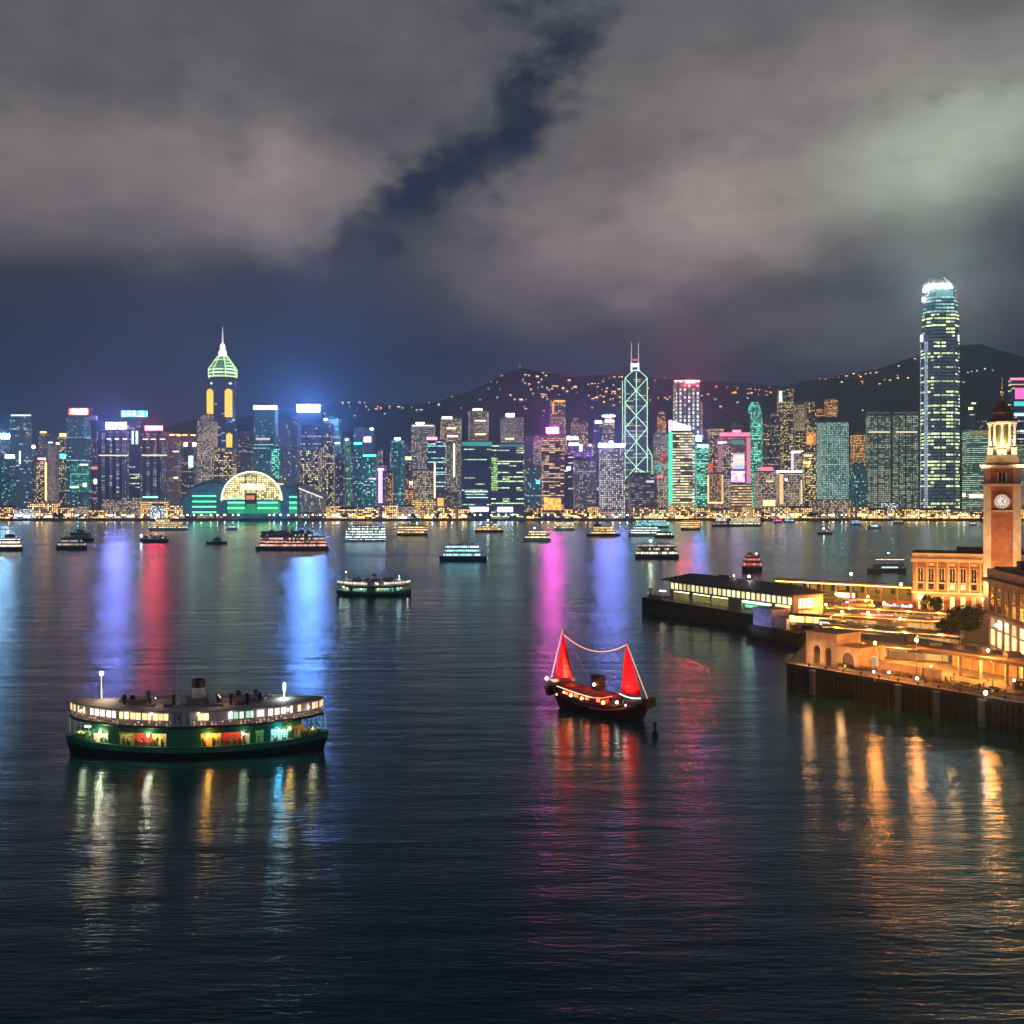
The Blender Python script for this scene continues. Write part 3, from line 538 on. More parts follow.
add(r, MB().prism([(X(816.5, 1962), 1962), (X(848, 1962), 1962), (X(848, 1962), 1990), (X(816.5, 1962), 1990)], Z(421, 1962)+1.3, Z(416.5, 1962), [(X(820, 1962), 1968), (X(844, 1962), 1968), (X(844, 1962), 1984), (X(820, 1962), 1984)]).build('roof', darkroof))
T('orange apartment block seen between the green grid and twin office slabs', 850, 867, 434, 2300, f_orres, name='apartment_tower')
T('dark low slab in the gap beside the twin office slabs', 848, 868, 462, 2010, f_tealdim)
f_ex = facade((.12, .13, .12), (.62, 1, .7), TAN, .42, .42, 5, 4.8, .2, .42, (.035, .065, .055), ff=.15, blk=2)
for a, b, lb in ((864.5, 891.5, 'western of the twin green-brown office slabs'), (891.8, 919, 'eastern of the twin green-brown office slabs, next to the tallest tower')):
    T(lb, a, b, 414, 1992, f_ex, shape='oct', fins=3, plant=False, signs=[('light_strip', a+4, b-2, 431.5, 432.6, (1, .75, .4), 1.6), ('top_floors', a+2.5, b-1.5, 412, 413.6, (.10, .06, .04), 1)])
T('brown-green office with lit floors between tallest tower and clock tower', 962, 991, 429, 2000, facade((.14, .12, .1), (.55, 1, .65), (.8, 1, .8), .3, .45, 7, 5, .08, .5, (.04, .075, .06), ff=.35, blk=3), signs=[('light_strip', 970, 990, 431, 435, (.5, .4, .15), .5), ('shopfront', 962.5, 965, 493, 497, YEL, 4), ('shopfront', 969, 984, 494, 498, (1, .85, .5), 2.2)])
T('thin dark spire-like block with yellow lamps beside the tallest tower', 967, 975.5, 410, 2250, f_dark, signs=[('lamp', 969, 973, 407.3, 409.7, (.9, 1, .3), 5), ('lamp', 972, 976, 402.5, 404, (.8, .9, .5), 2)])
T('dim block with amber roof lamps, behind the brown-green office', 975, 992, 420, 2300, f_resdim)
T('tower with pink and turquoise light bands behind the clock tower', 1008, 1046, 378, 2020, f_dark, signs=[('light_strip', 1010, 1046, 378, 380, (1, .12, .2), 4), ('screen', 1015, 1046, 388, 399, (1, .15, .5), 1.6), ('light_strip', 1009, 1046, 384, 385, TAN, 1), ('light_strip', 1014, 1046, 401.5, 406, (.08, .65, .55), 1.4), ('light_strip', 1014, 1046, 413, 416, (.4, .75, 1), 2.2), ('light_strip', 1020, 1046, 430, 432, WHT, 1.4)])
T('plain lower block to the far side of the clock tower', 1014, 1050, 440, 1985, f_ex)

# ---- dim infill behind the front row
fill = [(20, 460), (52, 452), (112, 447), (133, 452), (172, 455), (247, 452), (262, 448), (288, 446), (313, 455), (349, 458), (371, 451), (398, 455), (409, 446), (421, 452), (452, 448), (478, 452), (512, 450), (529, 449), (558, 452),
        (569, 437), (590, 462), (609, 452), (645, 462), (663, 445), (706, 431), (716, 425), (738, 420), (746, 435), (757, 440), (800, 430), (857, 450), (873, 448), (905, 452), (985, 450), (1003, 455)]
for i, (x, yt) in enumerate(fill):
    T('dim apartment block half hidden behind the waterfront towers', x-6-rng.random()*3, x+6+rng.random()*3, yt+rng.uniform(-4, 4), 2280+rng.uniform(-60, 120), (f_resdim, f_res, f_resdim, f_orres)[i % 4],
      name='apartment_block', cat='building', group='dim apartment blocks behind the front row', shape=('box', 'tee')[i % 2])

# ---- golden-striped spire tower
Y = 2080.0; f_cp = facade((.03, .035, .06), WHT, BLU, .05, 1.0, 6, 5, .1, .45, (.010, .016, .036), ff=.04, blk=2)
r = thing('spire_tower', 'tall spire tower with golden light stripes and a green glass pyramid crown', 'tower', (X(221, Y), Y+25, 3))
def ngon(px0, px1, Y, ch=.28, d=None):
    a, b = X(px0, Y), X(px1, Y); w = b-a; d = d or w*.8; c = w*ch
    return [(a+c, Y), (b-c, Y), (b, Y+c), (b, Y+d-c), (b-c, Y+d), (a+c, Y+d), (a, Y+d-c), (a, Y+c)]
def scaled(poly, f, cx, cy): return [(cx+(x-cx)*f, cy+(y-cy)*f) for x, y in poly]
po = ngon(206.3, 233, Y); cx, cy = X(219.6, Y), Y+22
add(r, MB().prism(po, 3, Z(376, Y)).build('facade', f_cp))
f_crown = facade((.2, .3, .2), (.6, 1, .6), (.8, 1, .7), .6, .8, 40, 7, .02, .45, (.10, .20, .13), ff=.4)
zs = [Z(376, Y), Z(368, Y), Z(354.5, Y), Z(354, Y)]
add(r, MB().loft([[(x, y, z) for x, y in scaled(po, f, cx, cy)] for f, z in ((1, zs[0]+.1), (1, zs[1]), (.32, zs[2]), (.3, zs[3]))]).build('crown', f_crown))
k = MB(); pa = scaled(po, 1.01, cx, cy); pb = scaled(po, .33, cx, cy)
for (x, y), (x2, y2) in zip(pa, pb): k.path([(x, y, zs[0]), (x, y, zs[1]), (x2, y2, zs[2])], .8, 4)
for i in range(8):
    a, b = pa[i], pa[(i+1) % 8]; k.tube((*a, zs[0]), (*b, zs[0]), .7, n=4)
add(r, k.build('edge_lights', emit((.62, 1, .18), 1.7)))
add(r, MB().lathe([(8.5, zs[2]), (8.5, Z(350, Y)), (5.5, Z(348.5, Y)), (5.5, Z(344, Y)), (3, Z(342, Y))], cx, cy, 8).build('mast_base', emit((1, .45, .8), 3.2)))
add(r, MB().tube((cx, cy, Z(342, Y)), (cx, cy, Z(325, Y)), 1.8, .3, 8).build('mast', emit((.8, .85, 1), 1.2)))
gold = emit((1, .56, .02), 1.6)
for a, b, c, d in ((207, 213.6, 389, 414), (225, 232.6, 389, 417), (226.5, 232.6, 433, 456), (230, 232.6, 456, 476)):
    kk = MB()
    n_ = int((b-a)/1.4)
    for i in range(n_): kk.box(X(a+(b-a)*i/n_, Y), X(a+(b-a)*(i+.8)/n_, Y), Y-1.4, Y-.2, Z(d, Y), Z(c+(1.5 if i in (0, n_-1) else 0), Y))
    add(r, kk.build('light_stripe', gold))
for a in (211.5, 230.5): add(r, MB().ball((X(a, Y), Y-1, Z(383.5, Y)), 1.6).build('lamp', emit(YEL, 5)))
LAND.append((221, 'golden-striped spire tower'))

# ---- latticed twin-mast tower
Y = 2080.0; r = thing('latticed_tower', 'slender tower outlined in white crossed light tubes with two masts on top', 'tower', (X(637, Y), Y+25, 3))
f_bc = facade((.04, .06, .07), (.7, 1, .7), YEL, .12, .6, 7, 4.6, .08, .5, (.020, .036, .042), ff=.14, blk=3)
xl, xr, xm = X(625, Y), X(647.4, Y), X(636.3, Y); w = xr-xl; yc = Y+w/2; z0 = Z(378, Y); zt = Z(369.5, Y)
m = MB()
m.box(xl, xr, Y, Y+w, 3, z0)
m.loft([[(xl, Y, z0), (xr, Y, z0), (xr, Y+w, z0), (xl, Y+w, z0)], [(xm-4, yc-4, zt), (xm+4, yc-4, zt), (xm+4, yc+4, zt), (xm-4, yc+4, zt)]], caps=False)
add(r, m.build('facade', f_bc))
xq = X(652.3, Y); zq = Z(456, Y)
add(r, MB().loft([[(xr+.05, Y+2, 3), (xq, Y+2, 3), (xq, Y+w-2, 3), (xr+.05, Y+w-2, 3)], [(xr+.05, Y+2, Z(447, Y)), (xq, Y+2, zq), (xq, Y+w-2, zq), (xr+.05, Y+w-2, Z(447, Y))]]).build('lower_wing', f_bc))
k = MB(); nodes = [378, 403, 428, 455, 479]; y_ = Y-.8
fx = lambda p: X(p, Y)
tubes = []
for i, (a, b) in enumerate(zip(nodes, nodes[1:])):
    l = 623.6 if i < 2 else (625.5 if i == 2 else 628); rr = 647.4 if i < 2 else (649 if i == 2 else 652)
    l2 = 623.6 if i < 1 else (625.5 if i == 1 else 628); r2 = 647.4 if i < 1 else (649 if i == 1 else 652)
    tubes += [((625, a), (647.2, b)), ((647.2, a), (625, b))]
tubes += [((625, 378), (625, 480)), ((647.2, 378), (647.2, 480)), ((636.3, 372), (636.3, 480)), ((625, 378), (634.3, 369.8)), ((647.2, 378), (638.3, 369.8)), ((652, 456), (652, 477)), ((647.2, 447), (652, 456)), ((636.3, 468), (652, 476))]
for (a, b), (c, d) in tubes: k.tube((fx(a), y_, Z(b, Y)), (fx(c), y_, Z(d, Y)), .62, n=4)
for a in (xl, xr): k.tube((a, Y+w, 60), (a, Y+w, z0), .8, n=4)
add(r, k.build('light_tubes', emit((.50, 1, .62), 1.7)))
add(r, MB().box(fx(632), fx(640.6), yc-5, yc+5, zt+.1, zt+1.5).box(fx(632.2), fx(633.4), yc-3, yc+3, zt+1.5, Z(361.5, Y)).box(fx(639.2), fx(640.4), yc-3, yc+3, zt+1.5, Z(361.5, Y)).box(fx(633.4), fx(639.2), yc-2, yc+2, Z(365.5, Y), Z(362, Y)).build('mast_frame', emit((.75, .8, 1), 2.2)))
add(r, MB().box(fx(634), fx(638.6), yc-2, yc+2, Z(359, Y), Z(357.5, Y)).build('mast_beacon', emit(RED, 1.5)))
for a in (632.7, 639.9): add(r, MB().tube((fx(a), yc, Z(361.5, Y)), (fx(a), yc, Z(341, Y)), 1.3, .8, 6).build('mast', emit((.8, .82, .9), .55)))
LAND.append((637, 'latticed tower'))

# ---- tallest tower with claw crown
Y = 2000.0; r = thing('skyscraper', 'tallest tower of the skyline, yellow-green lit floors under a white claw crown', 'tower', (X(941, Y), Y+30, 3))
f_if = facade((.16, .18, .2), (.72, 1, .28), (.95, 1, .62), .17, 1.15, 9, 7.0, .10, .48, (.026, .038, .058), ff=.36, blk=4)
f_if2 = facade((.12, .2, .2), (.3, .9, .8), (.8, 1, .95), .45, .65, 9, 7, .1, .45, (.03, .075, .085), ff=.3, blk=3)
cx = X(942.5, Y); cy = Y+22
def ring(px0, px1, z): return [(x, y, z) for x, y in ngon(px0+5.2, px1+.6, Y, .2, 42)]
add(r, MB().loft([ring(921.3, 962.3, 3), ring(921.3, 962.3, Z(340, Y))]).build('facade', f_if))
add(r, MB().loft([ring(922.2, 961.6, Z(340, Y)+.1), ring(922.6, 961.2, Z(313, Y))]).build('upper_facade', f_if))
add(r, MB().loft([ring(923.6, 960.2, Z(313, Y)+.1), ring(924.4, 959.6, Z(299, Y))]).build('upper_facade', f_if2))
add(r, MB().loft([ring(925.4, 958.6, Z(299, Y)+.1), ring(926.6, 957.4, Z(288, Y))]).build('upper_facade', f_if2))
cor = surf('pale_cladding', (.55, .57, .6), .5, .2)
add(r, MB().box(X(926.3, Y+4), X(928, Y+4), Y+5.5, Y+34, 3, Z(341, Y)).build('glowing_side_slab', facade((.5, .52, .56), WHT, BLU, .6, .42, 3.4, 4, .3, .3, (.26, .30, .40))))  # added slab whose glow stands in for the bright left facet
for a, b in ((939.6, 940.8), (953.2, 954.4)):
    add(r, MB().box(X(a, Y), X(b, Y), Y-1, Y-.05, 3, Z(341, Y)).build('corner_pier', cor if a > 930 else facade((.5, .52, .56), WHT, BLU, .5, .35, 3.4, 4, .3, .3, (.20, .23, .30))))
add(r, MB().box(X(936, Y), X(953, Y), Y-1.6, Y-1.05, Z(296, Y), Z(290.5, Y)).build('crown_panel', emit((.3, .85, .75), .55)))
for a, b, c, d in ((922.8, 925.2, 334, 341), (958.8, 961.4, 334, 341), (924.4, 927.6, 296, 301)): add(r, MB().box(X(a, Y), X(b, Y), Y+9, Y+14, Z(d, Y), Z(c, Y)).build('corner_light', emit((.75, .9, 1), 1.6)))
k = MB(); zz0, zz1 = Z(289, Y), Z(276, Y)
for i in range(28):
    an = 2*math.pi*i/28
    pr = [(1.0, 0), (.95, .3), (.84, .62), (.70, .88), (.58, 1.08)]
    pts = [(cx+29.5*f*math.cos(an), cy+21*f*math.sin(an), zz0+(zz1-zz0)*h) for f, h in pr]
    k.path(pts, 1.15, 4)
add(r, k.build('crown_claws', surf('crown_metal', (.75, .76, .74), .5)))
kk = MB().loft([[(cx+a*f*math.cos(2*math.pi*i/24), cy+b*f*math.sin(2*math.pi*i/24), z) for i in range(24)] for a, b, f, z in ((28, 20, 1, zz0), (28, 20, .95, zz0+7), (28, 20, .88, zz0+12))]); add(r, kk.build('crown_light', emit((1, 1, .9), 6)))
add(r, MB().loft([[(cx+a*math.cos(2*math.pi*i/20), cy+b*math.sin(2*math.pi*i/20), z) for i in range(20)] for a, b, z in ((22, 15, zz0+12.1), (16, 11, zz0+20), (14, 9, zz0+22))]).build('crown_roof', surf('crown_roof', (.6, .6, .56), .6)))
for i in range(10):
    an = 2*math.pi*i/10; l = bpy.data.lights.new('crown_lamp', 'POINT'); l.energy = 45000; l.shadow_soft_size = 1; l.color = (1, 1, .88); lo = bpy.data.objects.new('crown_lamp', l); S.collection.objects.link(lo)
    lo.location = (cx+31.5*math.cos(an), cy+23.5*math.sin(an), zz0+3); add(r, lo)
LAND.append((941, 'tallest tower'))

# ---- arched exhibition hall
Y = 1896.0; r = thing('exhibition_hall', 'arched glass exhibition hall with green light bands and winged grey roof', 'hall', (X(242, Y), Y+40, 3))
f_ha = facade((.3, .26, .15), (1, .78, .30), (1, .9, .5), .8, 1.5, 4.6, 3.6, .22, .35, (.34, .26, .07))
f_hb = facade((.02, .07, .11), (.1, .55, .6), (.1, .4, .6), .4, .16, 5, 4, .2, .3, (.008, .045, .075))
def arch(px0, px1, pyb, pyt, n=22, p=2.0):
    c, hw = (px0+px1)/2, (px1-px0)/2
    return [(c-hw*math.cos(math.pi*i/n), pyb-(pyb-pyt)*math.sin(math.pi*i/n)**(2/p)) for i in range(n+1)]
def extr(pts, y0, y1, Y=Y): return MB().loft([[(X(a, Y), y0, Z(b, Y)) for a, b in pts], [(X(a, Y), y1, Z(b, Y)) for a, b in pts]])
ap = arch(223.5, 281.5, 500, 473.2)
add(r, extr(ap, Y-6, Y+70).build('arched_hall', f_ha))
k = MB(); k.path([(X(a, Y), Y-6.5, Z(b, Y)) for a, b in arch(222.3, 282.7, 500.5, 472)], 1.6, 5); add(r, k.build('arch_rim', emit((1, .95, .62), 2.0)))
k = MB()
for a in (246.5, 257): k.box(X(a, Y)-.8, X(a, Y)+.8, Y-7.5, Y-6.2, Z(508, Y), Z(474, Y))
add(r, k.build('mullions', darkmetal))
add(r, MB().box(X(241, Y), X(266, Y), Y-8, Y-7.6, Z(490, Y), Z(484, Y)).build('hall_light', emit((1, .82, .4), 2.2)))
add(r, MB().box(X(246.5, Y), X(257, Y), Y-10, Y-7.6, Z(504, Y), Z(493, Y)).build('entrance_box', surf('dark_red', (.16, .05, .035), .7)))
add(r, MB().box(X(247.5, Y), X(256, Y), Y-10.5, Y-10.1, Z(499.5, Y), Z(495.5, Y)).build('entrance_sign', emit((1, .28, .1), .9)))
add(r, MB().box(X(228, Y), X(282, Y), Y-5.8, Y+60, 3, Z(500.4, Y)).build('lower_hall', f_hb))
for px0, px1, pyt in ((183.5, 229.5, 483), (281, 300, 487)):
    a = arch(px0-(0 if px0 < 200 else 20), px1+(16 if px0 < 200 else 0), 505, pyt, 18)
    a = [(max(px0, min(px1, x)), y) for x, y in a]
    poly = [(px0, 514.5)]+[q for q in a]+[(px1, 514.5)]
    add(r, extr(poly, Y-4, Y+60).build('wing', f_hb))
    add(r, extr([(x, y-.2) for x, y in a]+[(x, y-2.2) for x, y in reversed(a)], Y-7, Y+64).build('wing_roof', surf('shell_roof', (.22, .22, .23), .5, scale=.1)))
add(r, extr([(x, y) for x, y in arch(196, 228, 492, 478, 14)], Y+30, Y+90).build('rear_shell', surf('shell_roof', (.22, .22, .23), .5)))
add(r, extr([(x, y) for x, y in arch(276, 312, 500, 483, 14)], Y+30, Y+90).build('rear_shell', surf('shell_roof', (.22, .22, .23), .5)))
ge = emit((.10, 1, .36), 2.6)
for x0, x1, ys in ((193.5, 217, (496, 501.5, 506.7, 512.2)), (228.5, 245.5, (498, 502.5, 508)), (258.5, 278.5, (502.5, 508)), (290, 297.5, (497, 502.5, 508))):
    for yy in ys:
        add(r, MB().box(X(x0, Y), X(x1, Y), Y-7.2, Y-6.0, Z(yy+.7, Y), Z(yy-.7, Y)).build('light_band', ge))
gd = emit((.0, .42, .12), .75)
for x0, x1 in ((228.5, 281), (290, 298)): add(r, MB().box(X(x0, Y), X(x1, Y), Y-5.99, Y-5.85, Z(513.5, Y), Z(502, Y)).build('lit_glazing', gd))
LAND.append((242, 'arched exhibition hall'))
# sloped hall beside it
Y = 1900.0; r = thing('sloped_hall', 'pale hall with a sloping lit roof edge, beside the arched exhibition hall', 'hall', (X(310, Y), Y+20, 3))
add(r, extr([(299, 512), (299, 488), (303, 487), (322, 497), (322, 512)], Y, Y+40, Y).build('hall', facade((.3, .28, .25), TAN, WHT, .2, .5, 4, 9, .5, .2, (.07, .065, .055))))
add(r, extr([(298, 487.8), (298, 485.5), (304, 485.5), (324, 495), (324, 498), (303, 488.5)], Y-3, Y+42, Y).build('roof', surf('hall_roof', (.5, .48, .44), .6)))
k = MB().tube((X(299, Y), Y-3.6, Z(488.2, Y)), (X(323, Y), Y-3.6, Z(497.8, Y)), .7); add(r, k.build('roof_light', emit((1, .85, .6), 2.2)))

# ---- low waterfront buildings, lamps and trees along the far promenade
PH = ['golden-lit', 'amber-windowed', 'white-lit', 'dim brown', 'orange-lit', 'cream']
KD = ['pavilion', 'ferry terminal', 'shop block', 'boat shed', 'terrace']
LW = [(-10, 14, 507, 0), (14, 30, 509, 2), (27, 55, 503, 0), (56, 78, 508, 4), (74, 86, 506, 5), (88, 104, 510, 1), (103, 121, 499, 5), (121, 140, 498, 5), (140, 166, 501, 1), (150, 163, 506, 2), (164, 182, 506, 0), (326, 340, 506, 1),
      (338, 356, 509, 0), (357, 378, 507, 4), (382, 398, 505, 0), (398, 414, 507, 5), (420, 436, 511, 1), (437, 456, 508, 4), (458, 470, 509, 0), (526, 542, 508, 1), (565, 585, 509, 0), (588, 600, 507, 1), (601, 622, 510, 5), (634, 658, 507, 0),
      (655, 668, 510, 4), (675, 694, 506, 0), (697, 712, 508, 1), (712, 731, 510, 0), (752, 770, 509, 4), (770, 790, 507, 0), (790, 812, 508, 1), (812, 850, 500, 5), (850, 870, 507, 0), (868, 888, 510, 4), (884, 898, 503, 2), (895, 920, 509, 0), (920, 945, 510, 1), (943, 985, 512, 0), (985, 1012, 510, 4), (1012, 1040, 509, 0)]
MT = [f_goldlow, f_gold, f_whitelow, f_tan2, f_goldlow, f_tan]
for i, (a, b, yt, kd) in enumerate(LW):
    Y = 1893+rng.random()*14+(30 if yt < 504 else 0); d = 14
    lm = min(LAND, key=lambda q: abs(q[0]-(a+b)/2))
    xa, xb = X(a, Y), X(b, Y); zt = Z(yt, Y)
    kdn = KD[(i*3+kd) % 5]
    lb = f'{PH[kd]} low {kdn} on the far quay, below the ' + ' '.join(lm[1].split()[:7])
    lb = ' '.join(lb.replace(',', '').split()[:16])
    if lb in used_labels: lb = ('smaller ' if b-a < 16 else 'wider ')+' '.join(lb.split()[:15])
    used_labels.add(lb)
    r = thing('waterfront_building', lb, 'building', ((xa+xb)/2, Y+d/2, 3))
    add(r, MB().box(xa, xb, Y, Y+d, 3, zt).build('walls', MT[kd]))
    if i % 3 == 0: add(r, MB().prism([(xa-2, Y-2), (xb+2, Y-2), (xb+2, Y+d+2), (xa-2, Y+d+2)], zt+.02, zt+4, [(xa+3, Y+d*.45), (xb-3, Y+d*.45), (xb-3, Y+d*.55), (xa+3, Y+d*.55)]).build('roof', darkroof))
    else: add(r, MB().box(xa-2, xb+2, Y-3, Y+d+1, zt+.02, zt+.8).build('roof', roofgrey))
    xx = xa+1
    while xx < xb-5:
        ww = min(rng.uniform(4, 16), xb-1-xx); za = rng.choice((4.6, 6.0, 8.2)); zb_ = min(za+rng.uniform(2.2, 5.5), zt-.5)
        if zb_ > za+.5 and rng.random() < .8: add(r, MB().box(xx, xx+ww, Y-.5, Y-.1, za, zb_).build('shopfront', emit(((1, .55, .15), (1, .5, .12), (.85, .95, 1), (1, .65, .3), (1, .42, .08), (1, .7, .35))[kd], rng.choice((1.2, 2.0, 3.5, 6.0)))))
        xx += ww+rng.uniform(1, 9)
# lamps (one globe mesh, one pole mesh, shared)
lg = {}
def lamp_proto(col, s, name, label, group):
    r = thing(name, label, 'lamp', (0, -900, 0), 0, group)
    MB().tube((0, 0, 0), (0, 0, 7.2), .18, .14, 5).build('pole', darkmetal, r)
    MB().ball((0, 0, 8), 1.0, 6, 4).build('globe', emit(col, s), r)
    return r
protos = [lamp_proto((1, .52, .15), 44, 'promenade_lamp', 'small amber lamp post on the far waterfront promenade', 'amber lamps along the far promenade'),
          lamp_proto((1, .82, .5), 40, 'promenade_lamp', 'small cream-white lamp post on the far waterfront promenade', 'cream lamps along the far promenade'),
          lamp_proto((.6, .95, 1), 44, 'promenade_lamp', 'small cool-white lamp post on the far waterfront promenade', 'cool-white lamps along the far promenade')]
fst = [True]*3
for i in range(150):
    j = rng.choice((0, 0, 0, 1, 1, 2)); y = SH+rng.choice((3, 5, 22)); x = -1020+i*13.6+rng.uniform(-5, 5)
    o = protos[j] if fst[j] else copy_tree(protos[j]); fst[j] = False
    o.location = (x, y, 3.0)
# trees on the far promenade
def leafy(n, c, rad, size, seed, lobes=7):
    q = random.Random(seed); m = MB()
    cs = [(c[0]+q.uniform(-.55, .55)*rad[0], c[1]+q.uniform(-.55, .55)*rad[1], c[2]+q.uniform(-.4, .5)*rad[2], q.uniform(.35, .6)) for _ in range(lobes)]
    for _ in range(n):
        a, b, e, s = q.choice(cs); d = Vector((q.gauss(0, 1), q.gauss(0, 1), q.gauss(0, 1))).normalized()*(q.random()**.4)*s
        p = Vector((a+d.x*rad[0], b+d.y*rad[1], e+d.z*rad[2]))
        u = Vector((q.gauss(0, 1), q.gauss(0, 1), q.gauss(0, .6))).normalized(); v = u.cross(Vector((q.gauss(0, 1), q.gauss(0, 1), q.gauss(0, 1)))).normalized()
        z = size*q.uniform(.6, 1.4); m.quad(p-u*z, p-v*z*.5, p+u*z, p+v*z*.5)
    return m
far_tree = thing('tree', 'dark bushy tree standing among the far promenade lamps', 'tree', (0, -900, 3), 0, 'trees along the far promenade')
MB().tube((0, 0, 0), (0, 0, 5), .5, .3, 6).build('trunk', bark, far_tree)
leafy(420, (0, 0, 8), (6, 6, 5), 1.1, 3).build('crown', foliage, far_tree)
for i in range(34):
    x = X(rng.choice([530, 535, 590, 570, 60, 90, 340, 380, 408, 445, 470, 640, 700, 745, 760, 810, 865, 900, 930, 975])+rng.uniform(-9, 9), 1895)
    o = far_tree if i == 0 else copy_tree(far_tree)
    o.location = (x, 1889+rng.uniform(0, 3), 3); o.scale = (1, 1, rng.uniform(.7, 1.15)); o.rotation_euler.z = rng.uniform(0, 6)

# ---- houses on the dark hillside
HL = [(320, 395, 0), (322, 402, 0), (343, 400, 1), (349, 399, 0), (360, 403, 1), (365, 404, 1), (378, 408, 2), (381, 409, 2), (376, 410, 2), (390, 408, 1), (399, 408, 1), (403, 409, 1), (412, 408, 2), (369, 411, 0), (385, 415, 0), (355, 417, 0), (429, 404, 1), (439, 406, 0), (452, 398, 2), (461, 409, 0),
      (491, 383, 1), (497, 383, 2), (502, 377, 2), (520, 368, 2), (500, 390, 1), (529, 377, 1), (543, 374, 1), (546, 377, 2), (538, 388, 1), (542, 388, 1), (547, 389, 1), (552, 390, 1), (557, 388, 1), (515, 401, 1), (521, 401, 1), (526, 401, 2), (533, 396, 0), (524, 407, 0), (563, 390, 2), (567, 392, 1), (569, 382, 2), (572, 390, 1), (577, 393, 1), (575, 388, 2),
      (588, 385, 2), (592, 385, 2), (595, 385, 2), (604, 379, 2), (609, 380, 2), (614, 379, 2), (619, 379, 2), (602, 392, 2), (606, 394, 2), (611, 391, 2), (615, 395, 2), (604, 398, 2), (610, 400, 2), (618, 398, 2), (650, 401, 2), (658, 400, 2), (667, 400, 2), (655, 381, 1), (665, 379, 1), (716, 388, 2), (727, 388, 2), (737, 389, 2), (748, 390, 2), (748, 395, 2), (759, 391, 1), (758, 395, 2), (766, 392, 2), (770, 394, 2), (769, 388, 2), (737, 404, 0), (720, 408, 0),
      (735, 395, 1), (819, 380, 2), (825, 380, 2), (832, 379, 1), (838, 379, 1), (846, 377, 2), (853, 377, 1), (858, 377, 1), (865, 375, 1), (870, 374, 2), (876, 374, 2), (884, 382, 2), (889, 381, 1), (897, 380, 2), (907, 379, 1), (898, 367, 1), (917, 361, 2), (914, 361, 2), (862, 384, 0), (971, 373, 0), (976, 373, 0), (984, 372, 0), (992, 373, 0), (967, 374, 0), (815, 412, 2), (862, 412, 2), (715, 400, 0), (560, 405, 0), (585, 405, 0), (592, 409, 0), (480, 400, 0), (468, 414, 0), (640, 404, 1)]
HC_ = [((.8, .9, 1), 2.2), ((1, .62, .26), 3), ((1, .38, .07), 4.2)]
HT = ['white', 'cream', 'amber']
q = random.Random(77)
for cx_, cy_, sx_, sy_, n_ in ((525, 398, 22, 9, 20), (602, 388, 16, 5, 16), (606, 399, 12, 4, 12), (735, 392, 28, 4, 14), (390, 409, 28, 4, 12), (870, 379, 26, 5, 10), (560, 385, 20, 6, 10), (660, 400, 12, 3, 6)):
    for _ in range(n_):
        a, b = q.gauss(cx_, sx_), q.gauss(cy_, sy_)
        if b > ridge(a)+4: HL.append((a, b, q.choice((1, 2, 2, 2, 0))))
hp = []
for c, s in HC_:
    r = thing('hillside_house', 'x', 'house', (0, -900, 0)); MB().box(-4.5, 4.5, -4, 4, -9, 5).build('walls', surf('house_wall', (.2, .17, .14), .8), r)
    MB().prism([(-5, -4.5), (5, -4.5), (5, 4.5), (-5, 4.5)], 5.02, 7.5, [(-3, -.5), (3, -.5), (3, .5), (-3, .5)]).build('roof', darkroof, r)
    MB().box(-3.9, -.4, -4.3, -4.05, .5, 3.6).box(.4, 3.9, -4.3, -4.05, .5, 3.6).build('window', emit(c, s), r); hp.append(r)
hf = [True]*3
def hill_at(px, py):
    Y = 2520
    while Y < RY+60:
        if hill_z(X(px, Y), Y) >= Z(py, Y)-3: return Y
        Y += 12
    return RY-30
for px, py, c in HL:
    Y = hill_at(px, py); o = hp[c] if hf[c] else copy_tree(hp[c]); hf[c] = False
    x = X(px, Y); o.location = (x, Y-4, hill_z(x, Y)+3); sc = rng.uniform(.35, .95); o.scale = (sc*rng.choice((1, 1, 1.5)), sc, sc*rng.choice((.8, 1, 1.6)))
    zone = 'above the billboard tower' if px < 470 else ('on the peak behind the dark-blue twin buildings' if px < 600 else ('behind the latticed tower' if px < 700 else ('behind the apartment cluster' if px < 800 else 'beside the tallest tower')))
    o['label'] = f'tiny {HT[c]}-lit house on the dark hill {zone}'; o['group'] = f'{HT[c]}-lit hillside houses {zone}'
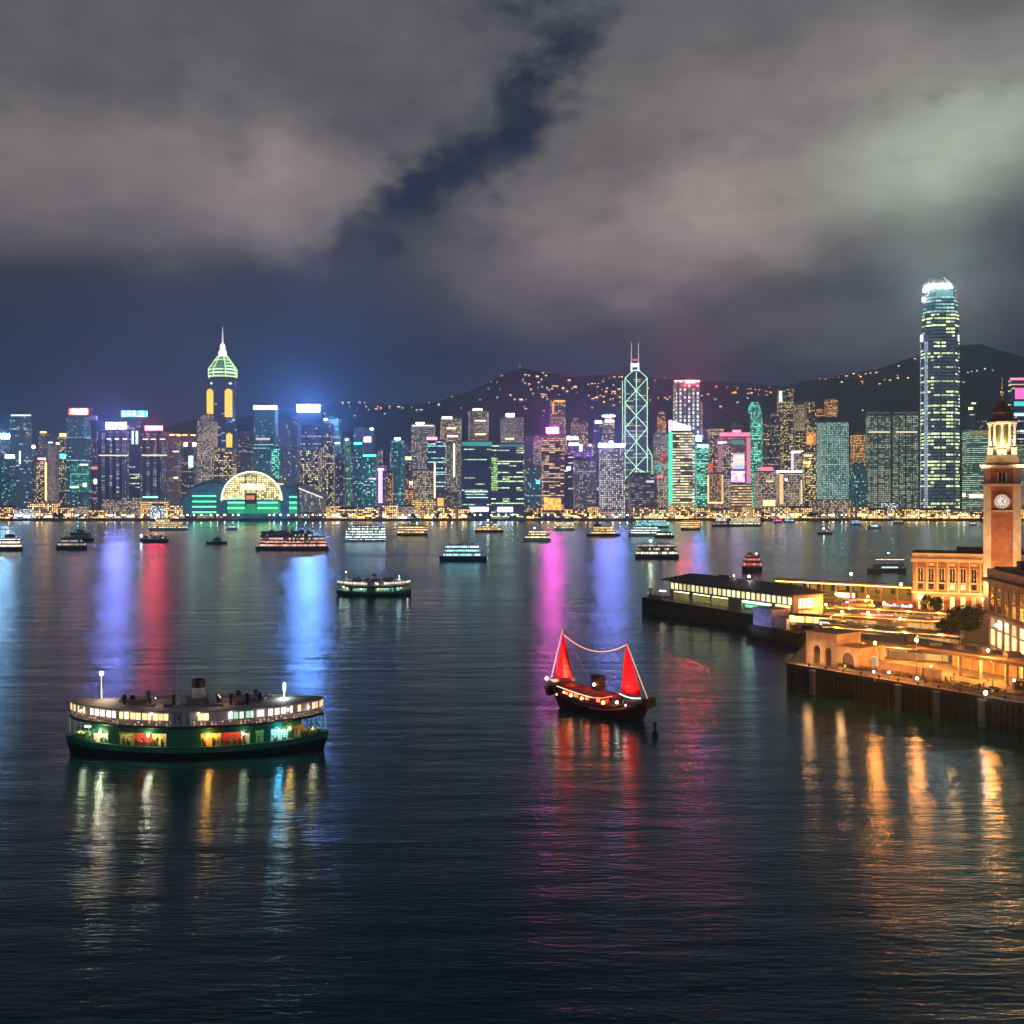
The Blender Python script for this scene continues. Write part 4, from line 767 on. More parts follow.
# a person: one skinned body mesh
def person_mesh(name, shirt, trous, stride):
    P_ = [((0, 0, .95), .13), ((0, 0, 1.15), .12), ((0, 0, 1.38), .15), ((0, 0, 1.50), .065), ((0, -.01, 1.60), .085), ((0, 0, 1.70), .075),
          ((.17, 0, 1.42), .06), ((.22, .03, 1.15), .045), ((.22, -.08, .92), .035), ((-.17, 0, 1.42), .06), ((-.22, .03, 1.15), .045), ((-.22, -.06, .92), .035),
          ((.09, -stride*.5, .50), .065), ((.09, -stride*.3, .06), .045), ((.09, -stride*.3-.13, .04), .04), ((-.09, stride*.5, .50), .065), ((-.09, stride, .06), .045), ((-.09, stride-.13, .04), .04)]
    Ed = [(0, 1), (1, 2), (2, 3), (3, 4), (4, 5), (2, 6), (6, 7), (7, 8), (2, 9), (9, 10), (10, 11), (0, 12), (12, 13), (13, 14), (0, 15), (15, 16), (16, 17)]
    me = bpy.data.meshes.new(name); me.from_pydata([p for p, _ in P_], Ed, []); o = bpy.data.objects.new(name, me); S.collection.objects.link(o)
    sk = o.modifiers.new('skin', 'SKIN'); ss = o.modifiers.new('sub', 'SUBSURF'); ss.levels = ss.render_levels = 1
    for i, (_, rr) in enumerate(P_): me.skin_vertices[0].data[i].radius = (rr, rr*.8)
    me.skin_vertices[0].data[0].use_root = True
    ev = o.evaluated_get(bpy.context.evaluated_depsgraph_get()); nm = bpy.data.meshes.new_from_object(ev)
    bpy.data.objects.remove(o); nm.materials.clear()
    for mt in (surf('skin_tone', (.45, .28, .2), .6), shirt, trous, surf('hair', (.015, .012, .01), .6)): nm.materials.append(mt)
    for p in nm.polygons:
        z = p.center.z; x = abs(p.center.x)
        p.material_index = 3 if z > 1.66 else (0 if z > 1.5 or (x > .17 and z < 1.12) else (1 if z > .95 else 2))
        p.use_smooth = True
    return nm
pm = [person_mesh('person', surf('shirt_white', (.6, .58, .55), .8), surf('trousers_dark', (.03, .03, .04), .8), .12), person_mesh('person', surf('shirt_red', (.35, .05, .04), .8), surf('jeans', (.05, .07, .13), .8), .0), person_mesh('person', surf('shirt_grey', (.12, .13, .15), .8), surf('trousers_tan', (.2, .16, .11), .8), .18)]
# ------------------------------------------------------------------ boats
def point(parent, loc, col, watt, r=.3, name='lamp_light'):
    l = bpy.data.lights.new(name, 'POINT'); l.energy = watt; l.color = col; l.shadow_soft_size = r
    o = bpy.data.objects.new(name, l); S.collection.objects.link(o); o.location = loc
    if parent: o.parent = parent
    return o
def spot(parent, loc, to, col, watt, ang=70, r=.3, name='flood_light'):
    l = bpy.data.lights.new(name, 'SPOT'); l.energy = watt; l.color = col; l.shadow_soft_size = r; l.spot_size = R(ang); l.spot_blend = .6
    o = bpy.data.objects.new(name, l); S.collection.objects.link(o); o.location = loc
    o.rotation_euler = (Vector(to)-Vector(loc)).to_track_quat('-Z', 'Y').to_euler()
    if parent: o.parent = parent
    return o
def plan(L, B, p=2.4, q=.75, n=20, x0=-1, x1=1, inset=0):
    xs = [x0+(x1-x0)*i/n for i in range(n+1)]
    hb = lambda s: max(.12, (B-inset)*(1-abs(s)**p)**q if abs(s) < 1 else .12)
    return [(s*L/2, -hb(s)) for s in xs]+[(s*L/2, hb(s)) for s in reversed(xs)]
def hull(L, B, h, sheer=.25, p=2.6, q=.6, n=20, z0=-.6, bot=.82):
    a = plan(L, B, p, q, n); b = [(x*.96, y*bot) for x, y in a]
    return MB().loft([[(x, y, z0) for x, y in b], [(x, y, h+sheer*h*(2*x/L)**2) for x, y in a]])
def boatlight(A, B, S=3.0, cw=1.6, fh=2.8, lit=.85, dim=(.3, .25, .15), mx=.3, my=.5, wall=(.3, .3, .3)):
    return facade(wall, A, B, lit, S*.75, cw, fh, mx, my, tuple(c*.6 for c in dim), ff=.2)
def boat(label, px0, px1, pyw, hullmat, decks, name='ferry', cat='ferry', yaw=0, hh=2.4, mast=None, lamps=(), roofmat=None, beam=.22, group=None, hullband=None):
    Y = FP*HC/(pyw-HOR); L = (px1-px0)*Y/FP/max(.6, math.cos(R(yaw))); B = L*beam/2
    r = thing(name, label, cat, (X((px0+px1)/2, Y), Y+B, 0), R(yaw), group)
    hull(L, B, hh).build('hull', hullmat, r)
    MB().prism([(x*.985, y*.97) for x, y in plan(L, B, 2.6, .6)], hh-.3, hh-.05).build('main_deck', surf('deck_paint', (.12, .1, .09), .7), r)
    z = hh; decks = [(a_, b_, h_*1.35, m_) for a_, b_, h_, m_ in decks]; lamps = [(a_, zz*1.3, c, s, rad) for a_, zz, c, s, rad in lamps]
    for i, (s0, s1, h, mat) in enumerate(decks):
        poly = plan(L, B*.9, 3.2, .7, 16, s0, s1) if abs(s0) > .7 and abs(s1) > .7 else [(s0*L/2, -B*.78), (s1*L/2, -B*.78), (s1*L/2, B*.78), (s0*L/2, B*.78)]
        MB().prism(poly, z, z+h-.25).build('deck_cabin', mat, r)
        MB().prism([(x*1.02, y*1.06) for x, y in poly], z+h-.25, z+h).build('deck_roof', roofmat or surf('deck_top', (.2, .2, .2), .7), r)
        z += h
    if decks:
        s0, s1 = decks[-1][:2]; q = random.Random(len(label))
        for j in range(4):
            x = (s0+(s1-s0)*(.15+.2*j))*L/2; MB().box(x, x+L*.04*(1+q.random()), -B*.3, B*.3*q.random()+.2, z+.01, z+.6+q.random()).build('roof_locker', greymetal, r)
        MB().tube((0, 0, z), (0, 0, z+2.2), L*.012, n=8).build('funnel', greymetal, r)
    if mast: MB().tube((mast[0]*L/2, 0, z-.2), (mast[0]*L/2, 0, z+mast[1]), .16, .08).tube((mast[0]*L/2, -1, z+mast[1]*.7), (mast[0]*L/2, 1, z+mast[1]*.7), .1).build('mast', whitepaint, r)
    for sx_, zz, c, s, rad in lamps: MB().ball((sx_*L/2, -B*.5, zz), rad, 7, 5).build('lamp', emit(c, s), r)
    return r
greenhull = surf('green_hull', (.018, .17, .085), .45, var=.3, scale=.6)
redhull = surf('red_hull', (.16, .03, .02), .5)
whitehull = surf('white_hull', (.6, .62, .62), .4)
bw = boatlight((1, .8, .5), (1, .95, .8), 2.2); bwh = boatlight((.9, 1, .95), (.75, 1, .9), 2.2, dim=(.3, .36, .34)); bor = boatlight((1, .52, .14), (1, .72, .3), 2.4, dim=(.3, .14, .04))
bcy = boatlight((.35, 1, .95), (.7, 1, 1), 1.8, dim=(.06, .32, .32)); bred = boatlight((1, .06, .06), (1, .3, .2), 1.3, dim=(.18, .012, .015)); bye = boatlight((1, .86, .4), (1, .95, .65), 2.0, dim=(.3, .25, .1))
bpk = boatlight((1, .35, .22), (1, .75, .6), 1.4, dim=(.16, .06, .04)); bdk = boatlight((1, .7, .4), (1, .9, .7), .9, lit=.35, dim=(.02, .018, .015)); bgr = boatlight((.4, 1, .6), (.8, 1, .8), 1.3, dim=(.05, .2, .1))
bvdk = boatlight((1, .8, .6), WHT, .7, lit=.12, dim=(.006, .007, .01))
boat('white-lit ferry cut by the picture edge, next to the slim grey-blue tower', -8, 21.5, 551, blackhull, [(-.85, .85, 3, bw), (-.6, .7, 2.8, bw), (-.2, .4, 2.4, bvdk)], mast=(0, 4), lamps=[(0, 12, (.6, 1, .9), 25, .6)])
boat('dark low ferry with a few warm lights, in front of a flat dark barge', 54, 86, 549.5, blackhull, [(-.8, .85, 3.2, bdk), (-.6, .6, 2.4, bvdk)])
boat('flat unlit dark barge, behind the dark low ferry', 67, 93, 541, blackhull, [(-.4, .7, 3.4, bvdk)], name='barge', cat='barge')
boat('small unlit dark launch, last of the dark trio near the shore', 69, 89, 535, blackhull, [(-.5, .5, 2.6, bvdk)], name='launch', cat='boat')
boat('long low dark boat with one greenish bow light, on the red reflection', 138.5, 168, 542, blackhull, [(-.9, .8, 2.4, bdk)], name='launch', cat='boat', lamps=[(-.85, 4.6, (.5, 1, .75), 40, .9)])
boat('bright amber ferry moored by the exhibition hall, two lit decks', 147, 187, 530.5, whitehull, [(-.95, .95, 3.4, bye), (-.8, .6, 3.2, bor), (-.6, .0, 3, bye)], lamps=[(-.6, 13, (1, .75, .35), 30, 1.1)])
boat('unlit black tug-like boat, alone off the exhibition hall', 205, 227, 544, blackhull, [(-.3, .4, 2.2, bvdk)], name='tug_boat', cat='boat', hh=2)
boat('tiny white cruiser under the green light bands', 226, 237, 530, whitehull, [(-.5, .7, 3.4, bwh)], name='cruiser', cat='boat')
boat('long reddish-lit cruise boat crossing the blue-white reflection', 253, 328, 550.5, redhull, [(-.88, .93, 3.6, bpk), (-.84, .9, 3.4, bpk), (-.8, .55, 3, bvdk)], cat='ferry', mast=(.5, 4), beam=.2, roofmat=darkroof)
boat('three-decked ferry glowing white-green, off the sloped hall', 344, 386, 541.5, whitehull, [(-.95, .95, 3.6, bwh), (-.93, .93, 3.4, bwh), (-.8, .93, 3.4, bwh)], hh=1.6, mast=(-.2, 3))
boat('box-like ferry glowing orange-gold, off the pale lamp-lit tower', 396, 428, 536, redhull, [(-.93, .93, 3.6, bor), (-.9, .93, 3.6, bor)], hh=2.2)
boat('cyan-lit two-decked ferry with a raked white mast', 438.5, 487, 561, blackhull, [(-.8, .72, 3.2, bcy), (-.72, .66, 3.2, bcy)], mast=(.25, 7.5), hh=2.6, roofmat=whitepaint)
boat('warm-lit ferry with a dark hull, off the dark-blue twin buildings', 475, 503.5, 532.5, blackhull, [(-.85, .8, 3.4, bor), (-.6, .6, 3, bw)], lamps=[(-.1, 12, (.9, .95, 1), 30, .9)])
boat('pale yellow-white cruise boat in the magenta reflection', 523, 551.5, 541.5, whitehull, [(-.85, .85, 3.2, bye), (-.6, .6, 2.8, bye)], lamps=[(-.2, 10.5, (1, .95, .7), 18, .7)])
boat('box-shaped yellowish ferry, farther out in the magenta reflection', 553.5, 575, 530.5, whitehull, [(-.95, .95, 3.6, bye), (-.9, .9, 3.4, bye)], hh=2)
boat('orange-windowed ferry with a long black hull', 587, 621, 536.5, blackhull, [(-.75, .65, 3.4, bor), (-.6, .55, 3, bor)], mast=(0, 3))
boat('tiny dark launch close to the far quay, below the pale gridded office', 594, 602, 526, blackhull, [(-.5, .3, 3, bvdk)], name='launch', cat='boat')
boat('white-hulled ferry with pale lights, overlapped by a small cream boat', 628, 664, 536.5, whitehull, [(-.8, .8, 3.2, bwh), (-.65, .65, 3, bwh)], hh=3.4)
boat('cyan-lit ferry behind the white-hulled ferry', 634, 670, 528, whitehull, [(-.9, .9, 3.8, bcy), (-.85, .8, 3.4, bcy)])
boat('small cream cabin boat overlapping the white-hulled ferry', 655, 675, 538, blackhull, [(-.8, .7, 3, bye)], name='cabin_boat', cat='boat', mast=(0, 4))
boat('dark-hulled ferry with dotted white windows and a bright greenish top lamp', 635, 680.5, 559, blackhull, [(-.9, .9, 3, bw), (-.85, .86, 3, bdk)], lamps=[(-.3, 10.2, (.95, 1, .5), 55, .75)])
boat('orange glowing boat moored below the yellow-lit banded tower', 681, 701, 530, redhull, [(-.95, .95, 4, bor), (-.9, .9, 4, bor)], hh=2)
boat('long cream-lit boat moored below the pink-framed tower', 729, 762, 526.5, blackhull, [(-.95, .95, 4, bye), (-.8, .9, 4, bye)])
boat('dark moored boat beside the long cream-lit boat', 712, 731, 526.5, blackhull, [(-.9, .9, 4, bdk), (-.5, .5, 4, bw)])
boat('small red-lit tug with white top lights, beyond the ferry pier', 742.5, 763.5, 571.5, blackhull, [(-.8, .85, 3.2, bred), (-.6, .7, 2.4, bred)], name='tug_boat', cat='boat', hh=2.3, beam=.36, mast=(-.25, 3), lamps=[(.35, 8.2, (1, .85, .8), 30, .35)])
boat('small pink-glowing launch below the tan hotel', 773, 783, 523, whitehull, [(-.8, .8, 4, boatlight((1, .1, .3), (1, .3, .5), 2, dim=(.5, .05, .15)))], name='launch', cat='boat')
boat('small turquoise-glowing launch below the tan hotel', 784, 795, 523, whitehull, [(-.8, .8, 4, bcy)], name='launch', cat='boat')
r = boat('small dark yacht with a lit mast, alone below the pale green gridded tower', 818, 833, 534.5, blackhull, [(-.3, .5, 2.4, bdk)], name='yacht', cat='yacht', mast=(-.1, 14), lamps=[(-.2, 5.4, (1, .85, .5), 30, .7)])
boat('little blue-lit motor boat near the far quay', 850, 862, 525.5, whitehull, [(-.6, .6, 4, boatlight((.3, .6, 1), (.8, .9, 1), 2, dim=(.1, .2, .5)))], name='motor_boat', cat='boat')
boat('little white motor boat with a low hull near the far quay', 868, 882, 529, whitehull, [(-.4, .4, 3, bwh)], name='motor_boat', cat='boat', hh=3)
boat('tiny sparkling white launch just beside the clock tower', 969, 977, 526, whitehull, [(-.6, .5, 3, bwh)], name='launch', cat='boat')
boat('small grey launch moored below the twin office slabs', 893, 905, 524, whitehull, [(-.6, .6, 3.4, bdk)], name='launch', cat='boat')
# flat-canopied dark boat
Y = FP*HC/(572.5-HOR); r = thing('canopy_boat', 'dark boat with a flat tan canopy on posts, off the colonial building', 'boat', (X(888.5, Y), Y+3, 0), R(-4))
L = 23.5; hull(L, 3, 1.9, .3).build('hull', blackhull, r)
MB().box(-L*.38, L*.46, -2.8, 2.8, 8.0, 8.4).build('canopy', surf('tan_canopy', (.34, .27, .19), .8), r)
k = MB()
for i in range(6):
    for y in (-2.6, 2.6): k.tube((-L*.36+i*L*.16, y, 1.8), (-L*.36+i*L*.16, y, 8), .12)
k.build('canopy_posts', greymetal, r)
MB().box(-L*.32, L*.38, -2.2, 2.2, 1.9, 4.6).build('cabin', surf('cabin_tan', (.22, .17, .12), .7), r); MB().box(-L*.1, L*.44, -2.5, 2.5, 4.61, 4.8).build('upper_deck', surf('cabin_tan', (.22, .17, .12), .7), r)
MB().box(-L*.15, L*.25, -2.3, -2.21, 2.6, 3.4).build('window', emit((.5, .85, 1), 1.2), r); MB().ball((1, 0, 11.5), .22).build('lamp', emit((.8, .9, 1), 60), r); MB().tube((1, 0, 8.3), (1, 0, 11.4), .07).build('mast', greymetal, r)
MB().box(-L*.3, L*.4, -2.5, -2.3, 7.6, 7.8).build('canopy_light', emit((1, .7, .35), 3), r)

# ------------------------------------------------------------------ double-ended green and white ferries
def double_ender(label, cxp, Y, L, rz, tone, detail=True, lamp_s=300):
    k_ = L/45.8
    r = thing('double_ended_ferry', label, 'ferry', ((cxp-512)/FP*Y, Y, 0), rz, 'double-ended green ferries'); r.scale = (k_, k_, k_*1.13); L = 45.8; UF = .965; B = 5.8
    P_, Q_ = 2.3, .72
    hb = lambda x, i=0: max(.1, (B-i)*(max(0, 1-abs(2*x/L)**P_))**Q_)
    sh = lambda x: 1.0*(2*x/L)**2
    N = 44
    xs = [-L/2+L*i/N for i in range(N+1)]
    def out(i=0, f=1.0): return [(x*f, -hb(x, i)) for x in xs]+[(x*f, hb(x, i)) for x in reversed(xs)]
    def oup(i=0, f=1.0): return [(x*f*UF, y) for x, y in out(i)]
    def ringz(o, z, sheer=True): return [(x, y, z+(sh(x) if sheer else 0)) for x, y in o]
    MB().loft([[(x*.955, y*.8, -.8) for x, y in out()], [(x*.975, y*.93, .5) for x, y in out()], ringz(out(), 1.15)]).build('hull', surf('ferry_hull', (.010, .020, .016), .35, var=.3), r)
    MB().loft([ringz(out(.02, .999), 1.16), ringz(out(-.05, 1.003), 2.1), ringz(out(.1, .99), 2.12), ringz(out(.1, .99), 1.5)]).build('bulwark', greenhull, r)
    k = MB(); o = [(x, y, z) for (x, y, z) in ringz(out(-.12, 1.004), 2.05)]; k.path(o+[o[0]], .13, 4); k.build('rubbing_strake', surf('strake', (.02, .10, .05), .5), r)
    # lower deck: green side panels between the openings
    tox = lambda p: (p-198)/256*45.8
    gp = surf('green_panel', (.02, .17, .085), .45, var=.2, scale=.8)
    zl0, zl1 = 2.0, 4.75
    def wallseg(x0, x1, z0, z1, i=.3, sgn=-1, n=None, th=.12, shr=True, uf=1.0):
        n = n or max(1, int((x1-x0)/1.1)); m = MB(); rings = []
        for j in range(n+1):
            x = x0+(x1-x0)*j/n; y = sgn*hb(x/uf, i); s = sh(x) if shr else 0; y2 = y-sgn*th
            rings.append([(x, y, z0+s), (x, y, z1+s), (x, y2, z1+s), (x, y2, z0+s)])
        return m.loft(rings)
    for a, b in ((118, 129), (175.5, 206.5), (254, 259), (267, 273), (290, 293)):
        for s in (-1, 1): wallseg(tox(a), tox(b), zl0, zl1, .3, s).build('side_panel', gp, r)
    for s in (-1, 1): wallseg(tox(93), tox(302), 4.05, zl1, .28, s).build('upper_band', gp, r)
    # cabin core with coloured bulkheads, lit by ceiling lamps
    MB().prism([(x, y) for x, y in [(-16, -1.7), (16, -1.7), (16, 1.7), (-16, 1.7)]], 1.7, 4.7).build('lower_cabin', surf('cabin_green', (.10, .16, .08), .7), r)
    cols = {c: (.5, .6, .5) for c in 'yrwog'} if not detail else {'y': (.62, .50, .16), 'r': (.65, .05, .03), 'w': (.6, .62, .5), 'o': (.7, .22, .05), 'g': (.1, .35, .15)}
    for a, b, c, d in ((92, 101, 'g', 0), (101, 120, 'w', .2), (128, 142, 'y', .3), (142, 160, 'r', 0), (160, 176, 'y', 0), (206, 226, 'y', 0), (226, 248, 'r', 0), (248, 257, 'w', .3), (258, 268, 'g', 0), (272, 292, 'w', 0), (292, 301, 'o', 0)):
        for s in (-1, 1):
            x0, x1 = tox(a)+.05, tox(b)-.05; ym = max(1.75, min(hb(x0, 1.6), hb(x1, 1.6)))
            MB().box(x0, x1, min(s*1.72, s*ym), max(s*1.72, s*ym), 1.75, 3.9-d).build('bulkhead', surf('paint_'+c+('' if detail else '_pale'), cols[c], .6, var=.35, scale=1.6), r)
    cl = emit(tone['ceil'], tone['cs'])
    for a, b in ((94, 119), (130, 152), (155, 175), (208, 230), (232, 254), (260, 268), (274, 290)):
        for s in (-1, 1):
            x0, x1 = tox(a), tox(b); xm = (x0+x1)/2; y = s*max(.3, hb(xm, 1.05)); z = 4.60+min(sh(x0), sh(x1))
            MB().box(x0, x1, y-.12, y+.12, z-.1, z).build('ceiling_light', cl, r)
    for p_, c, s_ in ((215, (1, .40, .06), 45), (281, (.1, .65, 1), 45), (291, (1, .5, .1), 30), (110, (1, .95, .55), 40), (158, (1, .9, .55), 36), (248, (.7, .8, .4), 14)):
        x = tox(p_); MB().ball((x, -hb(x, .25)-.12, 3.75+sh(x)), .17, 8, 5).build('deck_lamp', emit(c, s_*7*tone.get('ls', 1)), r)
    q = random.Random(3)
    for a, b in ((130, 175), (208, 254), (274, 290), (95, 118)):
        x = tox(a)+.3
        while x < tox(b)-.5:
            y = max(.5, hb(x, 1.15)); MB().box(x, x+.45, -y-.25, -y+.2, 1.9, 2.75).box(x, x+.1, -y-.25, -y+.2, 2.75, 3.15).build('seat', surf('seat_wood', (.10, .05, .03), .6), r); x += q.choice((.75, .75, 1.5))
    # end railings and stanchions
    k = MB()
    for e in (-1, 1):
        for q in range(7):
            x = e*(L/2-.4-q*.75)
            for s in (-1, 1): k.tube((x, s*hb(x, .25), 2.0+sh(x)), (x, s*hb(x, .25), 4.8+sh(x)), .06, n=4)
    k.build('stanchions', greenhull, r)
    k = MB()
    for e in (-1, 1):
        for q in range(5):
            x = e*(18.6+q*.55); k.box(x-.16, x+.16, -1.4+.1*q, 1.4-.1*q, 1.95+sh(x), 2.7+sh(x))
    k.build('deck_benches', surf('bench', (.30, .28, .06), .6), r)
    # upper deck
    MB().loft([ringz(oup(.02), 4.76), ringz(oup(-.1, 1.004), 5.0), ringz(oup(-.1, 1.004), 5.2)]).build('upper_deck', surf('deck_edge', (.012, .05, .028), .5), r)
    for s in (-1, 1):
        wallseg((-L/2+.35)*UF, (L/2-.35)*UF, 5.2, 5.95, .12, s, 44, uf=UF).build('railing', facade((.42, .30, .25), (1, .7, .5), TAN, .45, .32, .55, .38, .4, .3, (.07, .04, .03), glass=(.1, .06, .05)), r)  # emitting cells painted in for deck light glimpsed through the rails
        wallseg((-L/2+.35)*UF, (L/2-.35)*UF, 5.96, 7.35, .16, s, 44, uf=UF).build('upper_wall', surf('cream_paint', (.62, .52, .47), .6, var=.15), r)
    wins = [(105, 125), (140, 158), (178, 190), (228, 240), (285, 308), (322, 350), (362, 398), (413, 445), (455, 480), (510, 533), (545, 575), (590, 625), (630, 662), (675, 708), (715, 738), (752, 785), (790, 825), (830, 858)]
    wins = [(60+a/7.31, 60+b/7.31) for a, b in wins]+[(190+a/6.83, 190+b/6.83) for a, b in [(108, 138), (143, 175), (302, 330), (338, 365), (375, 400), (415, 440), (445, 462), (485, 506), (509, 530), (558, 585), (597, 627), (637, 668), (697, 708), (742, 762), (800, 812), (832, 848), (852, 866), (877, 887)]]
    q = random.Random(5)
    for i, (a, b) in enumerate(wins):
        x0, x1 = tox(a), tox(b)
        if tone['kind'] == 'warm':
            c, s_ = (((1, .62, .32), 1.6) if a < 92 else (((1, .85, .62), 2.6) if a < 128 else (((1, .72, .30), 2.2) if a < 216 else (((.62, 1, .75), 1.3) if a < 259 else (((1, .92, .7), 2.4) if a < 295 else ((1, .6, .3), 1.5))))))
        else: c, s_ = tone['win'], 1.6
        s_ = round(s_*.72*q.uniform(.55, 1.25), 1)
        wallseg(x0, x1, 6.12, 7.12, .10, -1, 2, .05, uf=UF).build('window', emit(c, s_), r)
        if i % 2 == 0: wallseg(x0, x1+.8, 6.12, 7.12, .10, 1, 2, .05, uf=UF).build('window', emit(c, s_), r)
    wallseg(tox(181), tox(199), 5.2, 7.34, .02, -1, 6, .08).build('door_panel', surf('grey_white', (.42, .36, .37), .5), r)
    k = MB()
    for a in (184.5, 190, 196): k.box(tox(a)-.04, tox(a)+.04, -hb(tox(a))-.05, -hb(tox(a))-.01, 5.3, 7.2)
    k.box(tox(187), tox(188.4), -hb(0)-.06, -hb(0)-.01, 6.2, 6.9); k.build('door_lines', darkmetal, r)
    for x in (-19.5, -15.5, -11, -6.5, 1.5, 7, 12, 16.5, 19.8):
        y = -hb(x/UF)-.55; MB().box(x-.12, x+.12, y, -hb(x/UF)+.1, 7.2, 7.34).ball((x, y, 7.12), .1, 6, 4).build('added_eave_light', emit((1, .8, .6), 3), r); point(r, (x, y-.5, 6.9), (1, .72, .55), 11*k_**2, .2)  # added lights with small housings, put in to brighten the upper wall
    # roof with its gear
    MB().loft([ringz(oup(.05), 7.36), ringz(oup(-.18, 1.006), 7.4), ringz(oup(-.18, 1.006), 7.56), [(x*.93, y*.8, 7.75+sh(x)) for x, y in oup()], [(x*.5, y*.3, 7.95+sh(x)*.6) for x, y in oup()]]).build('roof', surf('ferry_roof', (.30, .28, .27), .8, scale=.5, var=.25), r)
    k = MB(); q = random.Random(11)
    k.box(-13, 12, -1.6, 1.6, 7.7, 8.7)
    for i in range(44):
        x = q.uniform(-14.5, 14); y = q.uniform(-3.4, 2.8); w = q.uniform(.3, 1.2); k.box(x-w, x+w, y-.5, y+.5, 7.7, 8.0+q.random()**1.5*1.0)
    k.build('roof_house', surf('roof_gear', (.27, .19, .175), .7, var=.4), r)
    for x, y in ((-12, -2.6), (-10.5, -2.7), (-7.5, -2.9), (-3.6, -2.4), (4.2, -3.0), (6.4, -3.0), (9.2, -2.7), (11.4, -2.4), (-9, 1), (7, .5), (10, 1)):
        MB().tube((x, y, 7.7), (x, y, 9.1), .22).ball((x, y-.15, 9.3), .46).build('ventilator', darkmetal, r)
    for x in (-2.6, 2.9): MB().lathe([(1.1, 7.75), (1.05, 8.6), (.7, 9.1), (.1, 9.3)], x, -1.6, 10).build('vent_dome', surf('pale_grey', (.5, .5, .48), .6), r)
    for x0, y in ((-8, -3.4), (3.6, -3.5), (-5, -3.6), (7.4, -3.3)): MB().tube((x0, y, 8.05), (x0+1.5, y, 8.05), .32, n=8).build('life_raft', surf('raft_dull', (.16, .09, .10), .6), r)
    MB().lathe([(1.15, 7.7), (1.1, 10.3)], .1, 0, 18).build('funnel', surf('funnel_pink', (.72, .60, .57), .5), r)
    MB().lathe([(1.16, 10.31), (1.16, 11.5), (.9, 11.55), (.85, 11.2)], .1, 0, 18).build('funnel_cap', surf('funnel_black', (.03, .012, .014), .5), r)
    lx = tox(104)
    MB().tube((lx, 0, 7.7), (lx, 0, 12.3), .12, .06).tube((lx, 0, 7.7), (lx, 0, 10), .2, .12).build('mast', whitepaint, r)
    MB().ball((lx, 0, 12.6), .27).build('mast_lamp', emit((1, .50, .20), lamp_s*.5), r)
    rx = tox(283)
    MB().tube((rx, 0, 7.7), (rx, 0, 9.4), .16, .12).build('lamp_post', whitepaint, r); MB().lathe([(.1, 9.4), (.3, 9.6), (.3, 10.6), (.1, 10.9)], rx, 0, 8).build('roof_lamp', emit((.85, 1, 1), 1.4), r)
    point(r, (rx, -1.2, 9.0), (.8, 1, 1), 260*k_**2); point(r, (lx+1.2, -1.0, 10), (1, .85, .6), 260*k_**2); point(r, (-20, 0, 4.2), (.9, 1, .5), 160*k_**2); point(r, (20.2, 0, 4.2), (1, .85, .4), 160*k_**2)
    for x_ in (-6.5, 4.6): MB().tube((x_, -3.2, 7.7), (x_, -3.2, 9.1), .04, n=5).build('added_light_bracket', darkmetal, r); MB().ball((x_, -3.2, 9.2), .10, 6, 4).build('added_roof_light', emit((1, .66, .45), 3), r); point(r, (x_, -3.5, 9.7), (1, .68, .55), 80*k_**2, .15)  # added lights on brackets, put in to brighten funnel and roof gear
    MB().tube((tox(177), .5, 7.7), (tox(177), .5, 14.0), .05, .03).tube((tox(300), .3, 7.7), (tox(300), .3, 9.3), .05).build('antenna', greymetal, r)
    if detail:
        for i, p_ in enumerate((98, 112, 133, 139, 151, 166, 211, 219, 236, 246, 262, 279, 287, 297, 309, 82)):
            x = tox(p_); o = bpy.data.objects.new('passenger', pm[i % 3]); S.collection.objects.link(o)
            o.matrix_world = r_m(r) @ Matrix.Translation((x, -max(.4, hb(x, .75)), 1.85+(sh(x) if abs(x) > 17 else 0))) @ Matrix.Rotation(i*1.3, 4, 'Z')
            tag(o, f'passenger in a {PLW[i % 3]} standing by the lower-deck opening of the near ferry', 'person', f'passengers in a {PLW[i % 3]} on the near ferry')
    return r
def r_m(r): return Matrix.LocRotScale(r.location, r.rotation_euler, r.scale)
from mathutils import Matrix
PLW = ['white shirt', 'red shirt', 'grey shirt']
double_ender('near green and white double-decked ferry with lit windows and a black-topped funnel', 198, 176.3, 45.3, R(3.6), dict(kind='warm', ceil=(1, .85, .42), cs=9))
double_ender('smaller green ferry with pale green-white lights, farther out in the blue reflection', 374, 458, 34.5, R(2.5), dict(kind='cool', win=(.8, 1, .92), ceil=(.55, 1, .75), cs=22, ls=.04), detail=False, lamp_s=40)

# ------------------------------------------------------------------ red-sailed junk
r = junk = thing('sailing_junk', 'wooden junk with two glowing red sails and a string of lights between its masts', 'junk', (18.3, 208.5, 0), R(-45))
L, B = 25.0, 3.3
xs = [-L/2+L*i/24 for i in range(25)]
jb = lambda x: B*(max(0, 1-abs(2*x/L)**3.2))**.5*(1.0)+.9*(1 if x < 0 else .55)*abs(2*x/L)**3
js = lambda x: 1.5+(3.3*max(0, -2*x/L)**2.2 if x < 0 else 2.4*max(0, 2*x/L)**2.4)
oA = [(x, -jb(x)) for x in xs]+[(x, jb(x)) for x in reversed(xs)]
wood = surf('dark_wood', (.055, .022, .014), .6, scale=1.2, var=.5); redwood = surf('red_wood', (.17, .035, .02), .55, scale=1.0, var=.5)
MB().loft([[(x*.80+.4, y*.62, -.7) for x, y in oA], [(x*.88+.2, y*.86, .4) for x, y in oA], [(x, y, js(x)) for x, y in oA]]).build('hull', surf('junk_hull', (.085, .020, .016), .5, scale=1.5, var=.5), r)
